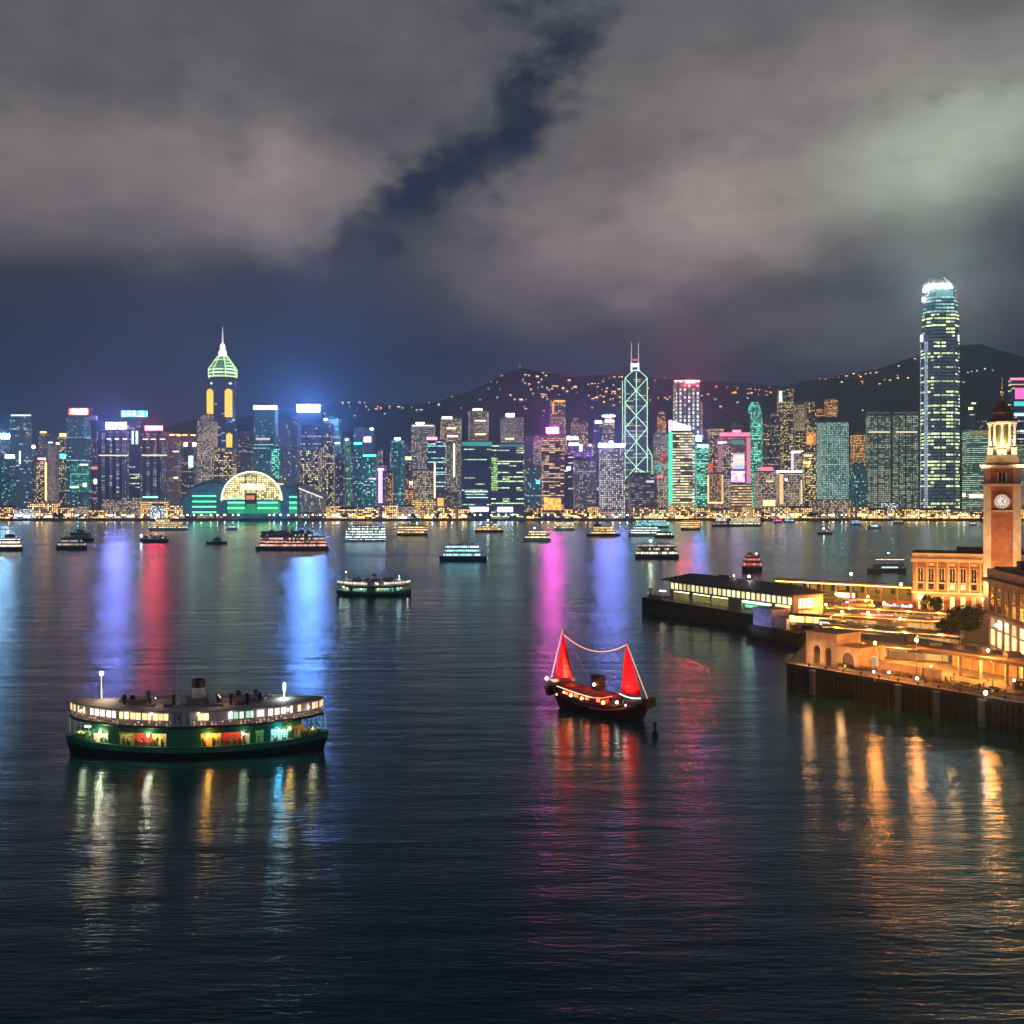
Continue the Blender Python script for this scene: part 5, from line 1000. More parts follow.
MB().loft([[(x*.97, y*.94, js(x)-.02) for x, y in oA], [(x*.97, y*.94, js(x)+.12) for x, y in oA]]).build('deck', wood, r)
for s in (-1, 1):
    k = MB()
    for x in xs[2:-2:1]: k.tube((x, s*jb(x)*.96, js(x)), (x, s*jb(x)*.96, js(x)+.95), .05, n=4)
    k.path([(x, s*jb(x)*.96, js(x)+.95) for x in xs[1:-1]], .07, 4); k.build('railing', surf('rail_wood', (.22, .10, .07), .5), r)
MB().path([(x, -jb(x)*1.0-.03, js(x)+.1) for x in xs[12:-3]], .1, 4).build('gunwale_trim', surf('pink_trim', (.5, .24, .2), .5), r)
MB().loft([[(-8.6, -2.5, 2.2), (4.3, -2.5, 1.5), (4.3, 2.5, 1.5), (-8.6, 2.5, 2.2)], [(-8.6, -2.4, 4.6), (4.3, -2.4, 4.0), (4.3, 2.4, 4.0), (-8.6, 2.4, 4.6)]]).build('cabin', redwood, r)
cv = [(-9.2, 4.9), (-6, 4.55), (-2, 4.3), (2, 4.15), (5, 4.3)]
rings = [[(x, -3.1, z-.25), (x, -1.5, z+.35), (x, 0, z+.6), (x, 1.5, z+.35), (x, 3.1, z-.25), (x, 3.1, z-.4), (x, -3.1, z-.4)] for x, z in cv]
MB().loft(rings).build('canopy', surf('canopy_red', (.30, .035, .03), .7, scale=.8, var=.5), r)
k = MB()
for i in range(9):
    x = -8.6+i*1.6
    for s in (-1, 1): k.tube((x, s*2.95, 2), (x, s*2.95, 4.2), .08, n=4)
k.build('canopy_posts', redwood, r)
MB().box(-1.6, .6, -.9, .9, 4.9, 7.6).box(-1.8, .8, -1.1, 1.1, 7.6, 7.8).build('wheelhouse', wood, r)
MB().ball((-.5, -1.25, 6.0), .3).build('wheelhouse_lamp', emit((1, .75, .45), 9), r)
MB().box(-12.6, -9.0, -2.3, 2.3, 4.4, 5.8).build('poop_cabin', surf('grey_wood', (.09, .08, .075), .7, scale=1.2, var=.5), r)
MB().box(-13.2, -12.2, -2.5, 2.5, 2.2, 4.4).build('stern_board', wood, r)
MB().loft([[(8.6, -1.9, 2.9), (12.3, -1.1, 3.6), (12.3, 1.1, 3.6), (8.6, 1.9, 2.9)], [(8.8, -1.6, 3.8), (12.1, -.9, 4.3), (12.1, .9, 4.3), (8.8, 1.6, 3.8)]]).build('foredeck_house', surf('grey_wood', (.09, .08, .075), .7), r)
MB().box(12.2, 13.3, -1.5, 1.5, 3.0, 4.9).build('bow_board', wood, r)
sailred = surf('red_sailcloth', (.80, .010, .014), 1.0, scale=.6, var=.25, bump=.1, spec=0)
def sail(pk, bl, br, y, bow):
    m = MB(); n, mm = 12, 6
    vv = []
    for i in range(n+1):
        f = i/n; a = Vector(pk).lerp(Vector(bl), f); b = Vector(pk).lerp(Vector(br), f)
        row = []
        for j in range(mm+1):
            g = j/mm; p = a.lerp(b, g); p.y += y-bow*math.sin(math.pi*g)*f-.10*(i % 2); row.append(tuple(p))
        vv.append(row)
    for i in range(n):
        for j in range(mm): m.quad(vv[i][j], vv[i+1][j], vv[i+1][j+1], vv[i][j+1])
    return m
def battens(pk, bl, br, y, par):
    for i in range(1, 7):
        f = i/6; a = Vector(pk).lerp(Vector(bl), f); b = Vector(pk).lerp(Vector(br), f); MB().tube((a.x, y-.12, a.z), (b.x, y-.12, b.z), .05, n=4).build('batten', surf('batten', (.22, .012, .010), .7), par)
for pk, bl, br, mx in (((-10.2, 0, 15.9), (-12.4, 0, 6.0), (-7.4, 0, 6.2), -10.2), ((7.0, 0, 15.3), (5.7, 0, 5.2), (11.0, 0, 5.0), 7.0)):
    sl_ = sail(pk, bl, br, 0, .5).build('sail', sailred, r)
    md = sl_.modifiers.new('thick', 'SOLIDIFY'); md.thickness = .04
    battens(pk, bl, br, -.5, sl_)
    MB().tube((mx, .35, js(mx)), (mx, .35, pk[2]+.6), .2, .12, 8).build('mast', wood, r)
    xm = (bl[0]+br[0])/2
    spot(r, (xm-1.5, -4.6, 4.9), (xm, 0, 10), (1, .30, .2), 12500, 85); spot(r, (xm+1, 3.4, 4.9), (xm, 0, 9), (1, .4, .3), 2500, 80)
    MB().box(xm-1.75, xm-1.25, -4.85, -4.45, 4.5, 4.85).tube((xm-1.5, -2, 4.2), (xm-1.5, -4.6, 4.6), .07).build('floodlight', darkmetal, r)
def bulbs(pts, name, col, s, rad):
    k = MB().path(pts, rad, 5); return k.build(name, emit(col, s), r)
def cat_(p0, p1, sag, n=18): return [tuple(Vector(p0).lerp(Vector(p1), i/n)+Vector((0, 0, -sag*4*(i/n)*(1-i/n)))) for i in range(n+1)]
bulbs(cat_((-10.1, -.1, 15.4), (7, -.1, 14.9), 2.4), 'light_string', (1, .52, .2), .95, .085)
bulbs([(-10.4, -.1, 16.2), (-13.0, -.6, 6.3), (-13.2, -1.2, 5.2)], 'light_string', (1, .55, .25), .9, .075)
bulbs([(7.2, -.1, 15.1), (12.9, -.6, 4.8)], 'light_string', (1, .5, .2), .9, .075)
bulbs([(-9.2, -3.2, 4.8), (-6, -3.2, 4.35), (-2, -3.2, 3.9), (.8, -3.2, 3.75)], 'light_string', (1, .75, .45), 1.5, .08)
bulbs([(.8, -3.2, 3.75), (3, -3.1, 3.9), (5.5, -2.6, 4.6)], 'light_string', (1, .2, .12), 1.6, .1)
bulbs(cat_((5.7, -.6, 4.9), (11.1, -.6, 4.7), .35), 'light_string', (1, .75, .55), 2.4, .1)
for x, z, c, s, rd in ((-5.6, 3.2, (1, .58, .16), 14, .34), (-2.6, 3.0, (1, .42, .14), 10, .34), (-7.6, 3.6, (1, .5, .15), 9, .25), (3.2, 3.0, (1, .13, .04), 14, .40), (6.8, 3.6, (1, .88, .7), 26, .25), (-12.6, 5.9, (1, .9, .75), 14, .3), (9, 3.3, (1, .4, .3), 8, .18), (-9.6, 2.9, (1, .4, .1), 8, .2)):
    MB().ball((x, -2.75, z), rd).build('lantern', emit(c, s), r)
for x in (-6, -1, 4): point(r, (x, -2.62, 3.7), (1, .12, .04), 150)
for x in (-7, -3, 2): point(r, (x, -.8, 6.2), (1, .2, .12), 80)
for x in (8, -11): point(r, (x, -1.6, 6.4), (1, .6, .4), 120)
k = MB()   # rigging and the paler inner jib
for a, b in (((-10.2, .3, 15.6), (-4, 2.8, 4.6)), ((-10.2, .3, 15.6), (-4, -2.8, 4.6)), ((7, .3, 15), (2.5, 2.6, 4.2)), ((7, .3, 15), (2.5, -2.6, 4.2)), ((7, .3, 15), (12, 1, 4)), ((-10.2, .3, 15.6), (-12.8, 2, 5.2))): k.tube(a, b, .035, n=4)
k.build('rigging', surf('rope', (.25, .16, .10), .8), r)
k = sail((-9.9, 0, 13.2), (-9.4, 0, 6.2), (-6.9, 0, 6.4), -.75, .25).build('jib', surf('pale_red_sailcloth', (.85, .045, .035), .8, scale=.8, var=.3), r); md = k.modifiers.new('thick', 'SOLIDIFY'); md.thickness = .03
k = MB()
for x in (-8, -6.5, -5, -3.5, -2, -.5, 1, 2.5): k.box(x-.08, x+.08, -2.62, -2.5, 1.9, 3.9)
k.box(-8.4, 4.2, -2.63, -2.52, 2.6, 2.75); k.build('cabin_frames', wood, r)
for x in (-7.2, -4.3, -1.3, 1.7): MB().box(x-.5, x+.5, -2.56, -2.5, 2.85, 3.75).build('cabin_window', emit((1, .22, .06), 1.6), r)
for i, x in enumerate((4.6, 5.6, 6.4, 7.9, 8.8, -9.4, 3.6)):
    o = bpy.data.objects.new('person', pm[(i+1) % 3]); S.collection.objects.link(o); o.matrix_world = r_m(r) @ Matrix.Translation((x, -jb(x)*.70, js(x)+.1)) @ Matrix.Rotation(i*.9, 4, 'Z')
    tag(o, f'person in a {PLW[(i+1) % 3]} standing at the rail of the red-sailed junk', 'person', f'people in a {PLW[(i+1) % 3]} on the junk deck')
# mooring buoy
r = thing('mooring_buoy', 'black mooring buoy floating near the junk bow', 'buoy', ((655-512)/FP*188.5, 188.5, 0))
MB().lathe([(.3, -.4), (.62, -.1), (.65, .5), (.4, .8), (.22, 1.0), (.2, 1.9), (.34, 2.0), (.3, 2.5), (.05, 2.6)], 0, 0, 12).build('float', blackhull, r); MB().tube((-.3, 0, 2.2), (.3, 0, 2.2), .06).build('mooring_ring', darkmetal, r)
# ------------------------------------------------------------------ near shore
GZ = 5.8
LANDP = [(65.3, 235.6), (140.4, 129.5), (520, 129.5), (520, 405), (104, 405), (92, 300)]
tag(MB().prism(LANDP, -3, GZ).build('quay_ground', brick('quay_paving', (.30, .26, .21), (.20, .17, .14), (.10, .09, .08), .45)), kind='structure')
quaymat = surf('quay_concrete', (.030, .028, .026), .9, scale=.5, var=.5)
eang = math.atan2(-39.1, 27.7)
def frame(name, label, cat, ox, oy, ang, oz=GZ, group=None): return thing(name, label, cat, (ox, oy, oz), ang, group)
tag(MB().quad(*[(*G(px, py, GZ), GZ+.004) for px, py in ((812, 643), (944, 647), (934, 603), (818, 602))]).build('road', surf('asphalt', (.055, .052, .05), .8, scale=.6, var=.4)), kind='structure')
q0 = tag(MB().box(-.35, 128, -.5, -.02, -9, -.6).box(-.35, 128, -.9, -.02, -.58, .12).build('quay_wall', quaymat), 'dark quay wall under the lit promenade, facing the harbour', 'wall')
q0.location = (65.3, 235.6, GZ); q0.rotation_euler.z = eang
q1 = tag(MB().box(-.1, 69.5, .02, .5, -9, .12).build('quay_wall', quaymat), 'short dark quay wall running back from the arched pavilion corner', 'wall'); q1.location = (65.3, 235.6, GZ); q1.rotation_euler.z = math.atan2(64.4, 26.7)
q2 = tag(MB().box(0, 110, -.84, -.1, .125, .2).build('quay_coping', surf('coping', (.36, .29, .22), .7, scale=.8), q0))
E = Vector((27.7, -39.1)).normalized(); IN = Vector((-E.y, E.x))
def Q(u, v): p = Vector((65.3, 235.6))+E*u+IN*v; return p.x, p.y
def on_edge(px):   # distance along the quay edge that shows at this column
    k = (px-512)/FP; return (k*235.6-65.3)/(E.x-k*E.y)
WH = ['at the corner under the arched pavilion', 'second from the arched pavilion', 'below the tall lamp post', 'closest in by the pale blue-white lamp']
for px, lb in zip((816, 902, 940, 985), WH):
    u = on_edge(px); x, y = Q(u, -1.25); r = thing('fender_pile', 'grey concrete fender pile on the quay wall, '+lb, 'pile', (x, y, -1), eang, 'fender piles along the quay wall')
    MB().box(-.55, .55, -.4, .34, 0, 6.2).build('pile', surf('pile_concrete', (.16, .14, .125), .85, scale=.8, var=.4), r); MB().box(-.65, .65, -.46, .34, 6.21, 6.5).build('pile_cap', concrete, r)
m = MB()
for i in range(70):
    m.box(.6+i*1.1, .9+i*1.1, -.78, -.52, -8, -.65)
k = m.build('timber_fendering', surf('wet_timber', (.025, .022, .02), .7, scale=1)); k.location = (65.3, 235.6, GZ); k.rotation_euler.z = eang; tag(k, 'ribbed dark timber fendering along the quay wall', 'fender')
# lamps
LAMPW = (1, .42, .08); LW_ = .8
def globe_lamp(label, x, y, h, col, s, rad=.42, group=None, arm=False):
    r = thing('street_lamp', label, 'lamp', (x, y, GZ), eang, group)
    MB().lathe([(.22, 0), (.2, .5), (.1, .6), (.075, h-.3)], 0, 0, 8).build('pole', surf('lamp_pole', (.30, .26, .22), .5, .2), r)
    if arm: MB().box(-.2, 3.2, -.06, .06, h-1.7, h-1.55).box(-1, .2, -.06, .06, h-2.0, h-1.85).build('arm', surf('lamp_pole', (.3, .26, .22), .5), r)
    MB().lathe([(.2, h-.32), (.26, h-.2)], 0, 0, 8).build('collar', darkmetal, r)
    MB().ball((0, 0, h+rad*.8-.2), rad*.8, 10, 7).build('globe', emit(col, s*.12), r)
    if s > 150 and h > 2: point(r, (0, .6, h-.25), (1, .28, .035) if col[2] < .6 else col, s*19*LW_, .35)
    return r
def gp_(px, py): return G(px, py, GZ)
globe_lamp('tall amber lamp post with a side arm on the quay promenade', *gp_(916.5, 681), 8.6, LAMPW, 520, .45, arm=True)
globe_lamp('tall lamp post by the golden terraces, in front of the covered walkway', *gp_(851, 613), 13.0, (1, .62, .3), 330, .5)
globe_lamp('amber lamp post carrying a white box, beside the arched pavilion', *gp_(875, 681), 8.0, LAMPW, 420, .38)
bx = bpy.data.objects['street_lamp.002']; MB().box(-.55, .55, -.4, .4, 3.2, 5.2).build('notice_box', emit((1, .7, .35), .35), bx)
globe_lamp('short white globe bollard lamp next to the picture edge', *gp_(985.5, 701.5), 1.5, (1, .86, .62), 520, .45)
globe_lamp('short globe lamp at the foot of the tall side-armed lamp post', *gp_(917, 684.5), 1.2, (1, .75, .45), 240, .35)
globe_lamp('short globe lamp at the foot of the white-boxed lamp post', *gp_(874, 677.5), 1.2, (.9, .95, .9), 180, .33)
globe_lamp('pale blue-white lamp post at the edge of the promenade', *gp_(1014, 701), 3.9, (.6, .9, 1), 60, .35)
globe_lamp('short amber lamp among the planting, between arched pavilion and side-armed lamp', *gp_(889, 679), 1.4, (1, .8, .5), 160, .3)
globe_lamp('shaded lamp post under the flat canopy edge', *gp_(988, 682), 6.6, (1, .8, .5), 300, .35)
globe_lamp('small dim post lamp behind the planting strip', *gp_(931, 679), 2.8, (1, .75, .5), 90, .2)
globe_lamp('round globe lamp beside the covered walkway roof', *gp_(901, 612), 9.3, (1, .8, .45), 260, .5)
for i, (px, py) in enumerate([(842, 626), (868, 627), (900, 634), (826, 618), (884, 616), (932, 617), (868, 609), (836, 606)]):
    globe_lamp('amber globe lamp between the golden terraces', *gp_(px, py), 4.2, (1, .46, .10), 430, .42, group='amber lamps between the terraces')
# promenade railing, planting, people
r = frame('railing', 'low metal railing along the quay edge', 'railing', 65.3, 235.6, eang)
m = MB()
for i in range(75): m.tube((4+i*1.3, .35, 0), (4+i*1.3, .35, 1.05), .035, n=4)
m.build('posts', greymetal, r); k = MB()
for z in (.4, .75, 1.06): k.tube((4, .35, z), (101, .35, z), .04, n=4)
k.build('rails', greymetal, r)
for i, (a, b) in enumerate(((11, 21), (22, 33), (34, 47), (48, 62))):
    r = frame('planter', ('planting strip of low shrubs next to the arched pavilion', 'planting strip of low shrubs just past the white-boxed lamp', 'planting strip of low shrubs before the flat canopy columns', 'planting strip of low shrubs next to the picture edge')[i], 'planter', *Q(a, 2.6), eang)
    MB().box(0, b-a, 0, 2.0, 0, .45).build('planter_box', concrete, r)
    q = random.Random(i); m = MB()
    for _ in range(1500):
        p = Vector((q.uniform(.1, b-a-.1), q.uniform(.1, 1.9), .5+q.random()**1.5*.9)); u = Vector((q.gauss(0, 1), q.gauss(0, 1), q.gauss(0, .7))).normalized(); v = u.cross(Vector((0, .3, 1))).normalized(); s = .16
        m.quad(p-u*s, p-v*s*.6, p+u*s, p+v*s*.6)
    m.build('shrubs', surf('shrub_leaf', (.06, .075, .03), .6, scale=3, var=.7), r)
PL = [(14.5, 1.3, 0), (19, 5.6, 1), (23.5, 1.4, 2), (27, 6.2, 0), (31.5, 1.3, 1), (36, 5.8, 2), (40.5, 1.4, 0), (44.2, 6.0, 1), (49, 1.5, 2), (56, 5.9, 0)]
PLW = ['white shirt', 'red shirt', 'grey shirt']
PLX = ['by the railing near the arched pavilion', 'walking behind the first planting strip', 'by the railing at the white-boxed lamp', 'walking behind the second planting strip', 'by the railing before the side-armed lamp', 'walking beside the third planting strip', 'by the railing past the side-armed lamp', 'walking before the canopy columns', 'by the railing near the last globe lamp', 'walking near the picture edge']
for (u, v, j), w in zip(PL, PLX):
    o = bpy.data.objects.new('person', pm[j]); S.collection.objects.link(o); x, y = Q(u, v); o.location = (x, y, GZ); o.rotation_euler.z = u*2.1
    tag(o, f'person in a {PLW[j]} {w}', 'person', 'people on the quay promenade')
# arched pavilion
r = frame('arched_pavilion', 'cream stone pavilion with arched openings at the quay corner', 'pavilion', *Q(2.0, 3.6), eang)
for x_ in (3, 12): point(r, (x_, -3.0, 2.6), (1, .45, .16), 750, .3)
pst = surf('pavilion_stone', (.42, .33, .25), .8, scale=.5, var=.3)
def arched_wall(m, x0, x1, z0, z1, openings, y0, y1):
    """wall along x with round-headed openings (xa, xb, ztop)"""
    cur = x0
    for xa, xb, zt_ in openings:
        if xa > cur+1e-4: m.box(cur, xa, y0, y1, z0, z1)
        rr = (xb-xa)/2; zc = zt_-rr; n = 8
        for i in range(n):
            a0 = math.pi*(1-i/n); a1 = math.pi*(1-(i+1)/n); c = (xa+xb)/2
            xA, xB = c+rr*math.cos(a0), c+rr*math.cos(a1); zA, zB = zc+rr*math.sin(a0), zc+rr*math.sin(a1)
            m.loft([[(xA, y0, zA), (xB, y0, zB), (xB, y0, z1), (xA, y0, z1)], [(xA, y1, zA), (xB, y1, zB), (xB, y1, z1), (xA, y1, z1)]])
        cur = xb
    if x1 > cur: m.box(cur, x1, y0, y1, z0, z1)
m = MB(); arched_wall(m, 0, 8.6, 0, 7.4, [(2.0, 4.0, 4.6), (5.4, 7.2, 4.4)], 0, .5); m.build('front_wall', pst, r)
m = MB(); m.box(0, .5, .51, 9, 4.6, 7.4).box(0, .5, .51, 2.4, 0, 4.6).box(0, .5, 5.5, 9, 0, 4.6).box(8.1, 8.6, .51, 9, 0, 7.4).box(.51, 8.09, 8.5, 9, 0, 7.4); m.build('side_walls', pst, r)
MB().box(-.2, 8.8, -.2, 9.2, 7.41, 7.75).build('roof', pst, r)
m = MB(); arched_wall(m, 8.62, 14.6, 0, 5.0, [(10.0, 13.2, 3.9)], 0, .5); m.box(14.1, 14.6, .51, 7, 0, 5).box(8.62, 14.09, 6.5, 7, 0, 5); m.build('low_wing', pst, r)
MB().box(8.62, 14.8, -.15, 7.2, 5.01, 5.25).build('wing_roof', pst, r)
MB().box(.7, 8.0, .9, 8.3, .02, .2).build('pavilion_floor', concrete, r); MB().box(2.2, 6.8, 4, 4.2, 6.8, 6.95).build('ceiling_light', emit((1, .62, .3), 12), r)
MB().box(9.9, 13.4, .9, 1.0, .1, 3.6).build('shutter', surf('shutter', (.14, .11, .10), .6), r)
r = frame('parapet_wall', 'low cream parapet wall running from the arched pavilion', 'wall', *Q(18.2, 5.2), eang)
MB().box(0, 17, 0, .4, 0, 2.6).build('wall', pst, r); MB().box(-.1, 17.1, -.1, .5, 2.61, 2.85).build('coping', concrete, r)
m = MB()
for i in range(5): m.box(.6+i*4, 1.0+i*4, -.2, -.01, 0, 2.6)
m.build('buttresses', pst, r)
# flat canopy over the road with columns and lit wall
CZ = 10.0
r = thing('flat_canopy', 'long flat concrete canopy over the lit orange underpass', 'canopy', (95, 230, GZ))
P0 = [(80, 254), (97.5, 247), (111, 219), (119, 203), (133, 178), (121, 170), (105, 206), (91.6, 231), (80.5, 245)]
def shift(poly, r): return [(x-r.location.x, y-r.location.y) for x, y in poly]
MB().prism(shift(P0, r), CZ-GZ, CZ-GZ+.7).build('canopy_slab', surf('canopy_concrete', (.22, .19, .18), .8, scale=.25, var=.3), r)
k = MB(); e = [(91.6, 231), (105, 206), (121, 170)]
k.path([(x-95-.25, y-230-.1, CZ-GZ+.85) for x, y in e], .18, 4); k.build('edge_kerb', surf('kerb_light', (.45, .36, .27), .7), r)
for px in (958, 978.5, 1005, 1019):
    k_ = (px-512)/FP; a, b = Vector((91.6, 231)), Vector((105, 206))
    if px > 1000: a, b = b, Vector((121, 170))
    t_ = (k_*a.y-a.x)/((b.x-a.x)-k_*(b.y-a.y)); p = a.lerp(b, t_)
    MB().box(p.x-95+.3, p.x-95+.9, p.y-230+.2, p.y-230+.8, 0, CZ-GZ-.02).build('column', surf('column_paint', (.42, .33, .24), .7), r)
for x, y in ((85, 243), (88.5, 240)): MB().box(x-95, x-94, y-230, y-229, 0, CZ-GZ-.02).build('column', concrete, r)
for i in range(7):
    a = Vector((93.5, 233)).lerp(Vector((121.5, 176)), i/6)
    MB().box(a.x-95-.3, a.x-95+1.2, a.y-230-.2, a.y-230+.2, CZ-GZ-.3, CZ-GZ-.1).build('ceiling_light', emit((1, .42, .08), 60), r); point(r, (a.x-95-.8, a.y-230-1.2, CZ-GZ-.6), (1, .42, .09), 2400, .4)
r = thing('retaining_wall', 'orange-lit wall with dark doorways under the flat canopy', 'wall', (108, 219, GZ), math.atan2(-57, 27))
MB().box(-14, 50, 0, .6, 0, CZ-GZ-.05).build('wall', surf('ochre_wall', (.38, .26, .15), .8, scale=.4, var=.35), r)
for x in (3, 10, 17, 24): MB().box(x, x+1.8, -.08, -.01, .05, 2.6).build('door', surf('door_dark', (.04, .03, .025), .6), r)
for x in (-9, -3, 7, 14, 21): MB().box(x, x+.4, -.3, -.01, 0, CZ-GZ-.06).build('pilaster', surf('column_paint', (.42, .33, .24), .7), r)
r = thing('dark_hut', 'low dark equipment hut under the canopy near the picture edge', 'hut', (*gp_(1020, 690), GZ), eang)
MB().box(-1.5, 8, 0, 3, 0, 1.7).build('walls', surf('hut_dark', (.04, .045, .045), .7), r); MB().box(-1.7, 8.2, -.2, 3.2, 1.71, 1.85).build('roof', darkroof, r)
# road kerb, bus shelters (golden terraces)
tang = math.atan2(-20, 14)
SHL = ['next to the flat canopy', 'second row from the flat canopy', 'third row, lowest lit band behind the tree', 'last row before the covered walkway']
for i, (px, py, ln) in enumerate([(822, 640, 30), (822, 625, 36), (824, 613, 38), (838, 606, 36)]):
    x, y = G(px, py, GZ+3.4)
    r = thing('bus_shelter', 'long golden-lit bus shelter, '+SHL[i], 'shelter', (x, y, GZ), R(-33), 'bus shelters beside the ferry pier')
    MB().box(0, ln, -2.0, 2.4, 3.2, 3.5).build('roof', surf('shelter_roof', (.24, .17, .11), .6, scale=.6), r)
    for j in range(int(ln/4)+1): MB().tube((.6+j*3.9, .6, 0), (.6+j*3.9, .6, 3.19), .12).build('post', greymetal, r)
    MB().box(.5, ln-.5, -1.6, -1.3, 3.02, 3.18).build('strip_light', emit((1, .45, .09), 2.4), r)
    for j in range(4): point(r, (ln*(.12+.25*j), -2.2, 3.1), (1, .40, .06), 1300, .4)
    MB().box(.8, ln-.8, .9, 1.1, .3, 1.9).build('back_panels', screen([(.25, .12, .04), (.1, .05, .02), (.5, .3, .1), (.06, .03, .02), (.3, .1, .03)], .9, 2.2, 4), r)
    MB().box(1, ln-1, .1, .5, .4, .55).build('bench', surf('bench_wood', (.2, .12, .07), .7), r)
# covered walkway
x0, y0 = G(815, 598, GZ); x1, y1 = G(913, 604, GZ)
wl = math.hypot(x1-x0, y1-y0); r = thing('covered_walkway', 'long covered walkway with lit bays leading to the colonial building', 'walkway', (x0, y0, GZ), math.atan2(y1-y0, x1-x0))
MB().box(-16, wl+2, -2.5, 4, 6.2, 6.8).build('roof', surf('walkway_roof', (.42, .36, .26), .7, scale=.3), r)
for j in range(10):
    MB().box(-14+j*(wl+14)/9, -13.2+j*(wl+14)/9, -2.2, -1.4, 0, 6.18).build('column', stone, r)
MB().box(-15, wl, 3, 3.4, 0, 6.18).build('back_wall', surf('walkway_wall', (.20, .19, .08), .8, var=.4), r)
for j in range(9): MB().box(-11.5+j*(wl+14)/9, -8.6+j*(wl+14)/9, 2.9, 2.98, 2.9, 5.2).build('window', surf('dark_glass', (.02, .03, .03), .15), r)
MB().box(-15, wl, -2.3, -2.0, 5.9, 6.1).build('strip_light', emit((1, .66, .2), 7), r)
for j in range(6): point(r, (-10+j*9.5, -.5, 5.6), (1, .60, .15), 450, .4)
MB().box(-15, wl+1, -2.8, -2.55, .4, 1.2).build('balustrade', stone, r)

# ------------------------------------------------------------------ ferry pier
U = Vector((.46, -.888)); V = Vector((.888, .46)); pang = math.atan2(-.888, .46)
r = thing('ferry_pier', 'two-storey ferry pier building with a row of lit windows and a dark hipped roof', 'pier', (50.8, 391, 0), pang)
pw = surf('pier_wall', (.30, .29, .27), .75, scale=.4, var=.3); pdk = surf('pier_deck', (.14, .12, .10), .85, scale=.5)
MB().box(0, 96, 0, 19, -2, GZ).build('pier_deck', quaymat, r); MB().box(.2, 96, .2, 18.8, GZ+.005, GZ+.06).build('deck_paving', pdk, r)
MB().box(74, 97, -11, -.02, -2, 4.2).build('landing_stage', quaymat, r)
u0, u1, v0, v1, ze, zm = 14, 80, 3, 16, 13.3, 9.5
m = MB()   # ground floor piers and upper wall
for a, b in ((14, 16.5), (26, 28), (38, 39), (48, 55), (70, 71.5), (78.5, 80)): m.box(a, b, v0, v0+.5, GZ+.1, zm)
m.box(u0, u1, v0, v0+.5, zm+.01, 10.2).box(u0, u1, v0, v0+.5, 12.55, ze)
m.build('front_wall', pw, r)
nW = 26; wg = [emit((1, .84, .42), s) for s in (.8, 1.1, 1.5, .55)]; q = random.Random(4)
k = MB()
for i in range(nW+1):
    uu = u0+(u1-u0-.5)*i/nW; k.box(uu, uu+.55, v0+.02, v0+.48, 10.21, 12.54)
k.build('window_mullions', pw, r)
for i in range(nW):
    uu = u0+(u1-u0-.5)*i/nW; MB().box(uu+.6, uu+(u1-u0-.5)/nW-.05, v0+.25, v0+.33, 10.25, 12.5).build('window', q.choice(wg), r)
MB().box(u0, u1, v0+4, v0+4.2, GZ+.1, zm).build('inner_wall', surf('pier_inner', (.38, .36, .2), .8, var=.4), r)
MB().box(u0+.6, u1-.6, v0+.6, v0+1, zm-.2, zm-.02).build('strip_light', emit((1, .9, .45), 9), r)
MB().box(56, 69.6, v0+.1, v0+.16, GZ+.9, zm-.6).build('green_panel', surf('green_wall', (.08, .34, .17), .6), r); MB().box(56, 69.6, v0-.2, v0+.05, zm-.5, zm-.05).build('panel_light', emit((.5, 1, .72), 8), r)
MB().box(57, 69, v0-.05, v0+.08, GZ+1.6, GZ+2.5).build('lit_sign', emit((.3, .9, .5), .8), r)
m = MB().box(u0, u0+.5, v0+.51, v1, GZ+.1, ze).box(u0+.51, u1-.51, v1-.5, v1, GZ+.1, ze); m.build('rear_walls', pw, r)
MB().box(u0+.6, u1-.6, v0+.52, v1-.55, zm, zm+.3).build('upper_floor', pdk, r)
ew = surf('end_wall', (.42, .35, .24), .75, scale=.4)
m = MB().box(u1-.5, u1, v0+.51, v1, 12.3, ze).box(u1-.5, u1, v0+.51, v0+2.4, GZ+.1, 12.29).box(u1-.5, u1, v1-1.6, v1, GZ+.1, 12.29).box(u1-.5, u1, v0+2.41, v1-1.61, 8.3, 9.0); m.build('end_wall', ew, r)
MB().box(u1-.3, u1-.2, v0+2.45, v1-4.2, 9.02, 12.2).build('end_window', emit((.8, 1, .72), 1.0), r); MB().box(u1-.3, u1-.2, v1-4.0, v1-1.65, 9.02, 12.2).build('end_window', emit((1, .75, .3), .8), r)
MB().box(u1-.35, u1-.25, v0+2.45, v1-1.65, GZ+.15, 8.25).build('entrance', emit((1, .55, .15), .9), r)
k = MB()
for v in (v0+4, v0+6, v0+8.2, v0+9.4): k.box(u1-.45, u1-.1, v, v+.25, 9.02, 12.25)
k.build('end_mullions', ew, r)
ov = 1.6; mid = (v0+v1)/2
MB().loft([[(u0-3.5, v0-ov, ze+.02), (u1+1, v0-ov, ze+.02), (u1+1, v1+ov, ze+.02), (u0-3.5, v1+ov, ze+.02)], [(u0-3.5, v0-ov, ze+.35), (u1+1, v0-ov, ze+.35), (u1+1, v1+ov, ze+.35), (u0-3.5, v1+ov, ze+.35)],
           [(u0+5, mid-.5, 16.2), (u1-6, mid-.5, 16.0), (u1-6, mid+.5, 16.0), (u0+5, mid+.5, 16.2)]]).build('roof', surf('pier_roof', (.085, .088, .095), .6, scale=.6, var=.4), r)
k = MB()
for uu in (28, 44, 60): k.box(uu, uu+.25, v0-ov, mid, 14.0, 14.1)
k.tube((52, 9, 16), (52, 9, 17), .15).box(36, 42, 8.5, 10.5, 16, 16.8); k.build('roof_gear', greymetal, r)
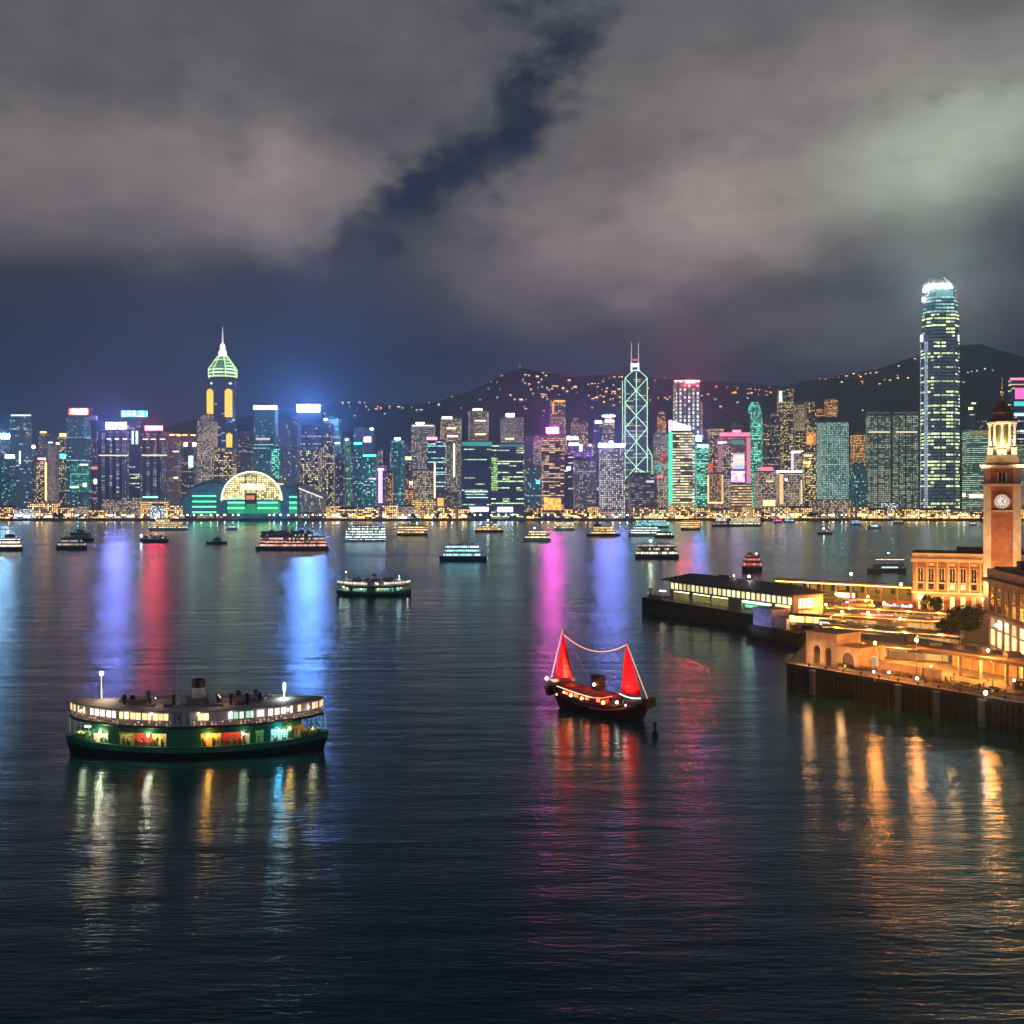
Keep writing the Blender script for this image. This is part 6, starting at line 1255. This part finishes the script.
MB().ball((52, 9, 17.3), .35).build('roof_lamp', emit((.95, 1, 1), 45), r); MB().ball((44, 9, 17.0), .22).build('roof_lamp', emit((.9, .95, 1), 25), r)
k = MB()
for i in range(5):
    for v in (2.5, 16.5): k.tube((11-i*2.2, v, GZ), (11-i*2.2, v, GZ+3.2), .1, n=4)
k.build('open_deck_posts', greymetal, r)
MB().box(3, 12, 1.0, 1.2, GZ+.1, GZ+1.5).build('lit_barrier', surf('barrier_orange', (.5, .25, .08), .7, var=.5, scale=2), r)
MB().box(8.5, 12, 2.2, 2.6, GZ+3.1, GZ+3.3).build('strip_light', emit((1, .6, .25), 24), r)
MB().box(2.8, 3.4, 1.6, 2.2, GZ+.1, GZ+3.6).box(3.4, 6, 1.6, 2.2, GZ+3.2, GZ+3.6).build('gangway_gate', surf('gate_tan', (.42, .28, .16), .7), r)
# violet-lit end block on the landing stage
MB().box(75.5, 84, -9.5, -2, 4.21, 9.6).build('landing_house', surf('violet_plaster', (.36, .33, .46), .75, scale=.5, var=.25), r)
MB().box(84.01, 90, -9, -3, 4.21, 7.6).build('landing_annex', surf('annex_tan', (.42, .30, .2), .75), r)
MB().box(75.3, 84.2, -9.7, -1.8, 9.61, 9.9).build('landing_roof', pw, r); MB().box(77, 83.5, -1.6, -1.3, 9.2, 10.6).build('landing_sign', emit((1, .75, .3), 1.5), r)
spot(r, (74, -19, 3.5), (80, -9.4, 7), (.45, .45, 1), 2600, 70)
spot(r, (92.5, -8, 8.5), (87, -8, 5.5), (1, .6, .3), 700, 110)
k = MB()
for i in range(60):
    k.tube((i*1.25+.3, .3, GZ), (i*1.25+.3, .3, GZ+1.05), .04, n=4)
k.tube((.3, .3, GZ+1.06), (74, .3, GZ+1.06), .05, n=4).tube((.3, .3, GZ+.55), (74, .3, GZ+.55), .04, n=4); k.build('railing', greymetal, r)
for i, (uu, vv) in enumerate([(2.2, 3), (4.5, 5), (13, 1.6), (29, 1.8), (33, 1.5), (36.5, 2.0), (41, 1.6), (44, 1.9), (45.6, 1.4), (58, 1.6)]):
    o = bpy.data.objects.new('person', pm[i % 3]); S.collection.objects.link(o); p = Vector((50.8, 391))+U*uu+V*vv; o.location = (p.x, p.y, GZ+.06); o.rotation_euler.z = i*1.7
    tag(o, 'person waiting on the ferry pier deck, dark against the lit windows', 'person', 'people waiting on the ferry pier')
# kiosks, golden stalls between pier and terraces
for i, (px, py, w, lb) in enumerate([(797, 625, 5, 'glowing yellow kiosk next to the violet-lit landing house'), (808, 625.5, 4, 'glowing yellow kiosk between two others below the pier end wall'), (821, 626.5, 5, 'glowing yellow kiosk beside the pier end, towards the terraces'), (838, 634, 4, 'yellow kiosk at the foot of the bus shelter by the flat canopy'), (833, 592, 8, 'lit yellow-green booth in front of the covered walkway'), (846, 600, 7, 'bright white-windowed booth by the tall terrace lamp'), (877, 597, 9, 'amber booth under the covered walkway'), (788, 590, 8, 'amber roofed stall seen just over the pier roof'), (806, 589, 6, 'small amber stall beyond the pier roof')]):
    x, y = G(px, py, GZ); r = thing('kiosk', lb, 'kiosk', (x, y, GZ), R(-30))
    MB().box(-w/2, w/2, 0, 3, 0, 3).build('walls', ew, r); MB().box(-w/2-.4, w/2+.4, -.6, 3.4, 3.01, 3.25).build('roof', darkroof, r)
    MB().box(-w/2+.3, w/2-.3, -.1, -.02, .9, 2.7).build('counter_window', emit(((1, .7, .22), (1, .6, .15), (1, .75, .25), (1, .55, .12), (.9, 1, .4), (.95, 1, .85), (1, .6, .15), (1, .5, .12), (1, .55, .15))[i], 1.6), r)

# ------------------------------------------------------------------ colonial building behind the clock tower
cst = surf('colonial_stone', (.56, .46, .33), .8, scale=.45, var=.25)
cbr = surf('colonial_stucco', (.30, .155, .08), .8, scale=.45, var=.3)
winglass = surf('window_glass', (.012, .014, .018), .15); 
r = thing('colonial_building', 'floodlit colonial stone building with tall windows and a dark roof, beside the clock tower', 'building', (136.7, 341, GZ), R(-22))
MB().box(0, 44, 0, 17, 0, 17.2).build('walls', cbr, r)
MB().box(-.6, 44.6, -.6, 17.6, 17.21, 18.3).box(-.25, 44.2, -.25, 17.2, 18.31, 20.2).build('cornice', cst, r)
MB().box(.5, 43.6, .5, 16.6, 20.21, 20.5).box(14, 34, 5, 13, 20.5, 22).build('roof', darkroof, r)
MB().box(-.3, 44.3, -.3, -.01, 6.6, 7.1).build('string_course', cst, r)
for i in range(9):
    x = 2.2+i*3.3
    MB().box(x-1.25, x-.9, -.4, -.01, 7.12, 17.2).build('pilaster', cst, r)
    wn_ = MB().box(x-.55, x+1.0, -.12, -.01, 10.6, 15).build('window', winglass, r)
    k = MB().box(x-.75, x-.551, -.25, -.01, 10.4, 15.2).box(x+1.001, x+1.2, -.25, -.01, 10.4, 15.2).box(x-.551, x+1.001, -.25, -.01, 15.001, 15.25).box(x+.15, x+.3, -.2, -.121, 10.6, 15); k.build('frame', cst, wn_)
    MB().box(x-.9, x+1.35, -.5, -.01, 10.05, 10.39).build('sill', cst, wn_)
    MB().box(x-.55, x+1.0, -.13, -.01, 8.0, 9.8).build('lower_window', emit((1, .9, .65), .35) if i in (3, 4) else winglass, r)
    MB().box(x-.5, x+.9, -.14, -.01, 1.2, 5.6).build('ground_window', emit((1, .62, .22), (1.1, .5, .8, 1.5, 1.2, .4, 1, .6, .8)[i]), r)
    MB().box(x-.6, x+1.1, -.3, -.01, 16.0, 16.8).build('roundel', cst if i % 2 else cbr, r)
for x in (2, 9, 16, 22, 29): 
    spot(r, (x, -6.5, .5), (x, 0, 15), (1, .52, .18), 13000, 80)
for x in (2.5, 22): MB().ball((x, -.9, 5.2), .5).build('wall_lamp', emit((1, .75, .35), 60), r)
# ------------------------------------------------------------------ clock tower
r = ct = thing('clock_tower', 'tall red brick and stone clock tower with a white clock face and domed belfry', 'clock tower', (159.5, 325.5, 0), R(-26))
bk = brick('red_brick', (.34, .10, .03), (.25, .065, .022), (.32, .2, .14)); tst = surf('tower_stone', (.52, .45, .36), .75, scale=.5, var=.2)
h = 5.45; zT = lambda py: HC-(py-HOR)*.32
MB().box(-h+1.2, h-1.2, -h+.5, h-.5, GZ, zT(468)).build('brick_shaft', bk, r)
for sx_ in (-1, 1):
    for sy in (-1, 1):
        MB().box(min(sx_*h, sx_*(h-2.3)), max(sx_*h, sx_*(h-2.3)), min(sy*h, sy*(h-2.3)), max(sy*h, sy*(h-2.3)), GZ, zT(486.2)).build('corner_pier', tst, r)
        MB().box(min(sx_*(h-.1), sx_*(h-2.2)), max(sx_*(h-.1), sx_*(h-2.2)), min(sy*(h-.1), sy*(h-2.2)), max(sy*(h-.1), sy*(h-2.2)), zT(483.6), zT(468.2)).build('upper_pier', surf('tower_stone_dim', (.36, .24, .18), .75), r)
MB().box(-h-.5, h+.5, -h-.5, h+.5, zT(486.2)+.01, zT(483.8)).build('string_course', tst, r)
MB().box(-h+2.32, h-2.32, -h+.1, -h+.49, zT(511.5), zT(510.3)).build('lower_course', tst, r)
MB().box(-h-.7, h+.7, -h-.7, h+.7, zT(468.2)+.01, zT(465.6)).build('cornice', tst, r)
MB().box(-h-1.1, h+1.1, -h-1.1, h+1.1, zT(465.6)+.01, zT(464.8)).build('cornice_top', tst, r)
zc = zT(501.4)
cf = MB().loft([[(2.05*math.cos(2*math.pi*i/36), -h+.47, zc+2.05*math.sin(2*math.pi*i/36)) for i in range(36)], [(2.05*math.cos(2*math.pi*i/36), -h+.25, zc+2.05*math.sin(2*math.pi*i/36)) for i in range(36)]]).build('clock_face', emit((1, .86, .74), .55), r)
k = MB()
for i in range(36):
    a0, a1 = 2*math.pi*i/36, 2*math.pi*(i+1)/36; P_ = lambda a, q: (q*math.cos(a), zc+q*math.sin(a))
    (xa, za), (xb, zb), (xc, zc_), (xd, zd) = P_(a0, 2.07), P_(a1, 2.07), P_(a1, 2.42), P_(a0, 2.42)
    k.loft([[(xa, -h+.48, za), (xb, -h+.48, zb), (xc, -h+.48, zc_), (xd, -h+.48, zd)], [(xa, -h+.1, za), (xb, -h+.1, zb), (xc, -h+.1, zc_), (xd, -h+.1, zd)]])
k.build('clock_ring', tst, cf)
k = MB()
for i in range(12):
    a = math.pi/2-2*math.pi*i/12; w_ = .13 if i % 3 else .2
    k.tube((1.35*math.cos(a), -h+.2, zc+1.35*math.sin(a)), (1.85*math.cos(a), -h+.2, zc+1.85*math.sin(a)), w_, n=4)
k.build('hour_marks', blackhull, cf)
k = MB()
for a, ln in ((R(90-150), 1.0), (R(90-35), 1.55)): k.tube((0, -h+.12, zc), (ln*math.cos(a), -h+.12, zc+ln*math.sin(a)), .13, .06, 4)
k.build('clock_hands', blackhull, cf)
MB().box(-1.0, 1.0, -h+.35, -h+.48, zT(481.5), zT(473)).build('shaft_window', winglass, r)
k = MB().box(-1.35, -1.01, -h+.15, -h+.48, zT(482), zT(472.5)).box(1.01, 1.35, -h+.15, -h+.48, zT(482), zT(472.5)).box(-.1, .1, -h+.2, -h+.34, zT(481.5), zT(473)); k.build('window_frame', tst, r)
dk = surf('brown_stone', (.20, .125, .075), .8, scale=.7, var=.4)
zz = lambda py: zT(py)
def sq(hw, z): return [(-hw, -hw, z), (hw, -hw, z), (hw, hw, z), (-hw, hw, z)]
MB().loft([sq(5.9, zz(464.8)+.01), sq(5.0, zz(461.5)), sq(4.45, zz(457.5)), sq(4.25, zz(454.5))]).build('flared_base', dk, r)
for sx_ in (-1, 1):
    for sy in (-1, 1): MB().box(min(sx_*4.3, sx_*2.7), max(sx_*4.3, sx_*2.7), min(sy*4.3, sy*2.7), max(sy*4.3, sy*2.7), zz(454.5)+.01, zz(447.6)).build('corner_turret', surf('pale_limestone', (.62, .55, .42), .7), r)
for sx_ in (-.75, .75): MB().box(sx_-.55, sx_+.55, -4.25, -3.6, zz(454.5)+.01, zz(449.5)).build('balcony_block', surf('pale_limestone', (.62, .55, .42), .7), r)
MB().lathe([(3.5, zz(454.5)+.01), (3.5, zz(447.5)), (4.35, zz(447.4)), (4.35, zz(446.2)), (4.2, zz(446.1)), (4.2, zz(445))], 0, 0, 8, math.pi/8).build('belfry_plinth', surf('pale_limestone', (.62, .55, .42), .7), r)
MB().lathe([(2.5, zz(445)+.01), (2.5, zz(423.5))], 0, 0, 8, math.pi/8).build('belfry_core', surf('painted_belfry_shade', (.07, .065, .035), .8), r)  # solid core coloured dark to stand in for shaded openings between columns
for i in range(10):
    a = math.pi/10+i*math.pi/5; x, y = 3.85*math.cos(a), 3.75*math.sin(a)
    MB().lathe([(.55, zz(445)+.02), (.55, zz(444)), (.42, zz(443.5)), (.38, zz(425.5)), (.55, zz(424.5)), (.55, zz(423.6))], x, y, 8).build('belfry_column', surf('pale_limestone', (.62, .55, .42), .7), r)
MB().lathe([(4.6, zz(423.5)), (4.75, zz(422.5)), (4.75, zz(421)), (4.0, zz(420.5))], 0, 0, 8, math.pi/8).build('belfry_cornice', surf('pale_limestone', (.62, .55, .42), .7), r)
MB().lathe([(4.35, zz(420.4)), (3.8, zz(418.5)), (3.15, zz(417.5)), (3.1, zz(411.5))], 0, 0, 8, math.pi/8).build('dome_drum', dk, r)
MB().lathe([(3.3, zz(411.4)), (2.95, zz(409.5)), (2.2, zz(406)), (1.35, zz(402.6)), (.7, zz(400.4)), (.6, zz(399))], 0, 0, 16).build('dome', dk, r)
MB().lathe([(.62, zz(399)), (.7, zz(397)), (.5, zz(395)), (.5, zz(391)), (.7, zz(390)), (.25, zz(388)), (.14, zz(375))], 0, 0, 8).build('lantern_spire', surf('spire_stone', (.45, .4, .33), .6), r)
MB().tube((-.7, 0, zz(377.5)), (.7, 0, zz(377.5)), .1).tube((0, 0, zz(375)), (0, 0, zz(373.4)), .1).ball((0, 0, zz(380)), .3).build('weather_vane', greymetal, r)
for sx_, p in ((-6.5, 9000), (6.5, 9000), (0, 15000)): spot(r, (sx_, -h-7, GZ+1.2), (sx_*.35, -h, GZ+21), (1, .55, .22), p*1.9, 70, .4)
spot(r, (0, -h-16, GZ+2), (0, -h, zT(495)), (1, .58, .30), 38000, 40, .4)
for sx_ in (-1, 1): spot(r, (sx_*8.4, -9.8, zz(470)), (0, 0, zz(435)), (1, .82, .44), 9000, 75, .3)
spot(r, (0, -13, zz(472)), (0, 0, zz(412)), (1, .66, .38), 24000, 55, .3)
for a in (-110, -70, -30, -150): point(r, (3.5*math.cos(R(a)), 3.5*math.sin(R(a)), zz(443)), (1, .9, .4), 500)
# ------------------------------------------------------------------ colonial building at the picture edge
d2 = Vector((-.16, -.987)); a2 = math.atan2(d2.y, d2.x)
r = thing('street_building', 'grey-brown colonial block with lit ground-floor windows at the picture edge', 'building', (126.3, 265, GZ), a2)
w2 = surf('grey_brown_stone', (.27, .21, .17), .8, scale=.4, var=.25)
MB().box(0, 70, 0, 22, 0, 17).build('walls', w2, r)
MB().box(-1.2, 71, -1.4, 23, 17.01, 17.9).build('cornice', surf('dim_stone', (.22, .18, .16), .8), r)
MB().box(-.3, 70, -.3, 22, 17.91, 20.3).build('parapet', surf('dim_stone', (.22, .18, .16), .8), r)
m = MB().box(1, 69, 1.2, 21, 20.31, 20.9); q = random.Random(8)
for i in range(16): x = q.uniform(1, 60); y = q.uniform(2, 14); m.box(x, x+q.uniform(1.5, 5), y, y+q.uniform(1.5, 5), 20.9, 21.6+q.random()*1.8)
m.build('roof', darkroof, r)
MB().box(-.2, 70, -.35, -.01, 8.0, 8.6).build('string_course', w2, r)
for i in range(11):
    x = 2.4+i*5.6
    for zz0, zz1, nm, mt in ((9.4, 12.4, 'window', winglass), (12.8, 15.8, 'upper_window', winglass), (.6, 4.6, 'ground_window', emit((1, .70, .30), 1.2)), (5.2, 7.6, 'mezzanine_window', emit((1, .76, .42), 1.1 if i % 3 else .3))):
        wn_ = MB().box(x, x+2.6, -.14, -.01, zz0, zz1).build(nm, mt, r)
        if zz0 > 9: MB().box(x-.3, x+2.9, -.4, -.01, zz0-.35, zz0-.02).build('sill', w2, wn_)
    MB().box(x-1.8, x-1.2, -.22, -.01, 0, 17).build('pilaster', w2, r)
MB().ball((11, -1.2, 6.6), .45).build('wall_lamp', emit((.7, .85, 1), 30), r)
for x in (6, 18, 30): point(r, (x, -3.0, 3.2), (1, .5, .18), 900)
def bus(label, x, y, rz, body, lit):
    r = thing('parked_bus', label, 'bus', (x, y, GZ), rz, None)
    MB().loft([[(-5.4, s*1.2, .45), (5.4, s*1.2, .45), (5.45, s*1.2, 2.0), (5.2, s*1.15, 3.1), (-5.3, s*1.15, 3.1)] for s in (-1, 1)]).build('body', body, r)
    for s in (-1, 1):
        MB().box(-5, 4.9, s*1.19-.04, s*1.19+.04, 1.55, 2.6).build('window_band', facade((.05, .05, .05), (1, .85, .55), WHT, lit, .9, 1.3, 1.1, .12, .02, (.03, .03, .03)), r)
        for x_ in (-3.6, 3.5): MB().loft([[(x_+.48*math.cos(2*math.pi*i/14), s*a_, .48+.48*math.sin(2*math.pi*i/14)) for i in range(14)] for a_ in (.95, 1.24)]).build('wheel', blackhull, r)
    MB().box(5.44, 5.5, -1.0, 1.0, 1.5, 2.7).build('windscreen', winglass, r)
    for s in (-.8, .8): MB().box(5.45, 5.53, s-.18, s+.18, .75, 1.0).build('headlight', emit((1, .9, .7), 7), r); MB().box(-5.46, -5.4, s-.15, s+.15, .9, 1.15).build('tail_light', emit((1, .05, .03), 5), r)
bb = [surf('bus_red', (.30, .03, .025), .4), surf('bus_cream', (.5, .42, .28), .4), surf('bus_dark_green', (.04, .12, .07), .4)]
for i, (px, py, lb) in enumerate([(838, 631, 'red bus parked between the two bus shelters next to the flat canopy, towards the pier'), (866, 634.5, 'cream bus parked between the two bus shelters next to the flat canopy, in the middle'), (896, 638, 'dark green bus by the shelter next to the flat canopy, near the smaller tree'), (842, 618.5, 'dark green bus in the second lane from the covered walkway, towards the pier'), (878, 622, 'red bus parked in the second lane from the covered walkway'), (914, 625, 'cream bus parked in the lane before the slim trees'), (858, 607.5, 'cream bus parked just before the covered walkway'), (898, 611, 'red bus parked before the colonial end of the covered walkway')]):
    bus(lb, *gp_(px, py), R(-33+(180 if i % 2 else 0)), bb[(0, 1, 2, 2, 0, 1, 1, 0)[i]], (.9, .15, .8, .1, .9, .6, .2, .85)[i])
q = random.Random(31)
for i in range(34):
    px, py = q.uniform(826, 930), q.uniform(604, 641); j = i % 3
    if py-604 > (px-780)*.33: continue
    o = bpy.data.objects.new('person', pm[j]); S.collection.objects.link(o); x, y = gp_(px, py); o.location = (x, y, GZ); o.rotation_euler.z = q.uniform(0, 6)
    tag(o, f'person in a {PLW[j]} waiting among the golden bus shelters', 'person', f'people in a {PLW[j]} among the bus shelters')
for i in range(26):
    u = 60*q.random()+12; v = q.choice((7.5, 9, 11, 12.5)); j = i % 3
    o = bpy.data.objects.new('person', pm[j]); S.collection.objects.link(o); x, y = Q(u, v+q.random()); o.location = (x, y, GZ); o.rotation_euler.z = q.uniform(0, 6)
    tag(o, f'person in a {PLW[j]} strolling on the lit paving behind the planting strips', 'person', f'people in a {PLW[j]} strolling on the quay')
def proto_at(fn, spots, labels, group):
    for i, (x, y, rz) in enumerate(spots):
        if i == 0: o = first = fn(labels if isinstance(labels, str) else labels[0], x, y, rz)
        else: o = copy_tree(first); o.location = (x, y, GZ); o.rotation_euler.z = rz; o['label'] = labels if isinstance(labels, str) else labels[i]
        o['group'] = group
def bollard(label, x, y, rz):
    r = thing('mooring_bollard', label, 'bollard', (x, y, GZ), rz)
    MB().lathe([(.34, 0), (.3, .08), (.2, .12), (.18, .5), (.3, .62), (.3, .72), (.12, .8)], 0, 0, 12).build('post', blackhull, r); MB().lathe([(.42, .2), (.42, .26)], 0, 0, 12).build('base_plate', darkmetal, r).location.z = -.195
    return r
proto_at(bollard, [(*Q(6+i*4.6, -.32), eang) for i in range(13)], 'black iron mooring bollard on the quay coping outside the railing', 'mooring bollards along the quay coping')
def bench(label, x, y, rz):
    r = thing('bench', label, 'bench', (x, y, GZ), rz)
    MB().box(-.9, .9, -.22, .22, .42, .48).build('seat', surf('bench_wood', (.2, .12, .07), .7), r); MB().box(-.9, .9, .2, .26, .5, .9).build('backrest', surf('bench_wood', (.2, .12, .07), .7), r)
    for s in (-.75, .75): MB().box(s-.05, s+.05, -.2, .22, 0, .415).build('leg', darkmetal, r)
    return r
proto_at(bench, [(*Q(15+i*6.2, 6.6), eang) for i in range(8)], 'wooden bench on the lit paving behind the planting strips', 'benches behind the planting strips')
def bin_(label, x, y, rz):
    r = thing('litter_bin', label, 'bin', (x, y, GZ), rz); MB().lathe([(.3, 0), (.34, .9)], 0, 0, 12).build('body', surf('bin_green', (.03, .09, .05), .5), r); MB().lathe([(.38, .91), (.36, 1.02), (.1, 1.1)], 0, 0, 12).build('lid', darkmetal, r)
    return r
proto_at(bin_, [(*Q(18+i*12.4, 6.9), eang) for i in range(4)], 'dark green litter bin beside a bench on the promenade', 'litter bins on the promenade')
cnp = bpy.data.objects['flat_canopy']
q = random.Random(12)
for i in range(9):
    a = Vector((92, 240)).lerp(Vector((120, 188)), (i+.5)/9); w = q.uniform(.8, 1.8)
    MB().box(a.x-95+1-w, a.x-95+1+w, a.y-230-1, a.y-230+1, CZ-GZ+.705, CZ-GZ+1.3+q.random()).build('roof_unit', greymetal if i % 2 else roofgrey, cnp)
m = MB()
for i in range(40):
    a = Vector((97.2, 246.6)).lerp(Vector((110.8, 219)), i/39) if i < 20 else Vector((110.8, 219)).lerp(Vector((118.8, 203.2)), (i-20)/19)
    m.tube((a.x-95, a.y-230, CZ-GZ+.7), (a.x-95, a.y-230, CZ-GZ+1.7), .04, n=4)
m.path([(x-95, y-230, CZ-GZ+1.7) for x, y in ((97.2, 246.6), (110.8, 219), (118.8, 203.2))], .05, 4); m.build('roof_railing', greymetal, cnp)
# trees
def tree(label, x, y, hgt, rad, n, seed):
    r = thing('tree', label, 'tree', (x, y, GZ)); k = MB().tube((0, 0, -.2), (.1, 0, hgt*.42), .34, .22, 8); q = random.Random(seed)
    for i in range(7):
        a = q.uniform(0, 6.28); k.tube((.1, 0, hgt*(.3+.03*i)), (rad*.55*math.cos(a), rad*.55*math.sin(a), hgt*(.55+.3*q.random())), .14, .05, 5)
    k.build('trunk', bark, r); leafy(n, (0, 0, hgt*.62), (rad, rad, hgt*.42), .30, seed, 12).build('crown', foliage, r)
    return r
tree('large dark bushy tree before the colonial building', *gp_(966, 640), 9.5, 5.8, 6500, 21)
tree('smaller dark tree by the road, beside the large bushy tree', *gp_(947, 641), 6.0, 3.2, 2600, 22)
tree('slim tree against the colonial building wall', *gp_(936, 618), 7.5, 2.6, 1600, 23)
tree('slim tree by the harbour end of the colonial building', *gp_(927, 616), 7.0, 2.4, 1500, 24)
# parked vans under the trees
def van(label, x, y, rz, body):
    r = thing('parked_van', label, 'van', (x, y, GZ), rz)
    MB().loft([[(-2.6, s, .35), (2.6, s, .35), (2.6, s, 1.1), (1.7, s, 1.25), (1.2, s*.9, 2.1), (-2.5, s*.9, 2.15)] for s in (-.95, .95)]).build('body', body, r)
    for x_ in (-1.6, 1.6):
        for s in (-1, 1): MB().loft([[(x_+.36*math.cos(2*math.pi*i/14), s*.80, .36+.36*math.sin(2*math.pi*i/14)) for i in range(14)], [(x_+.36*math.cos(2*math.pi*i/14), s*1.0, .36+.36*math.sin(2*math.pi*i/14)) for i in range(14)]]).build('wheel', blackhull, r)
    MB().box(-2.2, 1.1, -.97, -.94, 1.25, 1.95).build('side_window', winglass, r); MB().box(2.58, 2.66, -.8, -.5, .7, .95).build('headlight', emit((1, .9, .7), 6), r); MB().box(2.58, 2.66, .5, .8, .7, .95).build('headlight', emit((1, .9, .7), 6), r)
van('pale violet van parked under the smaller dark tree', *gp_(952, 639), R(160), surf('van_violet', (.35, .33, .55), .35))
van('white van parked under the flat canopy approach', *gp_(896, 653), R(150), surf('van_white', (.6, .6, .6), .35))
# ------------------------------------------------------------------ harbour haze
if HAZE:
    hz = MB().box(-3600, 3600, -120, 4500, -20, 520).build('haze', bpy.data.materials.new('haze'))
    tag(hz, kind='stuff'); m = hz.data.materials[0]; m.use_nodes = True; t = NT(m.node_tree); t.n.clear()
    v = t.node('ShaderNodeVolumePrincipled', {'Color': (.46, .70, 1, 1), 'Density': HAZE, 'Anisotropy': .78})
    t.l.new(v.outputs[0], t.node('ShaderNodeOutputMaterial').inputs['Volume'])
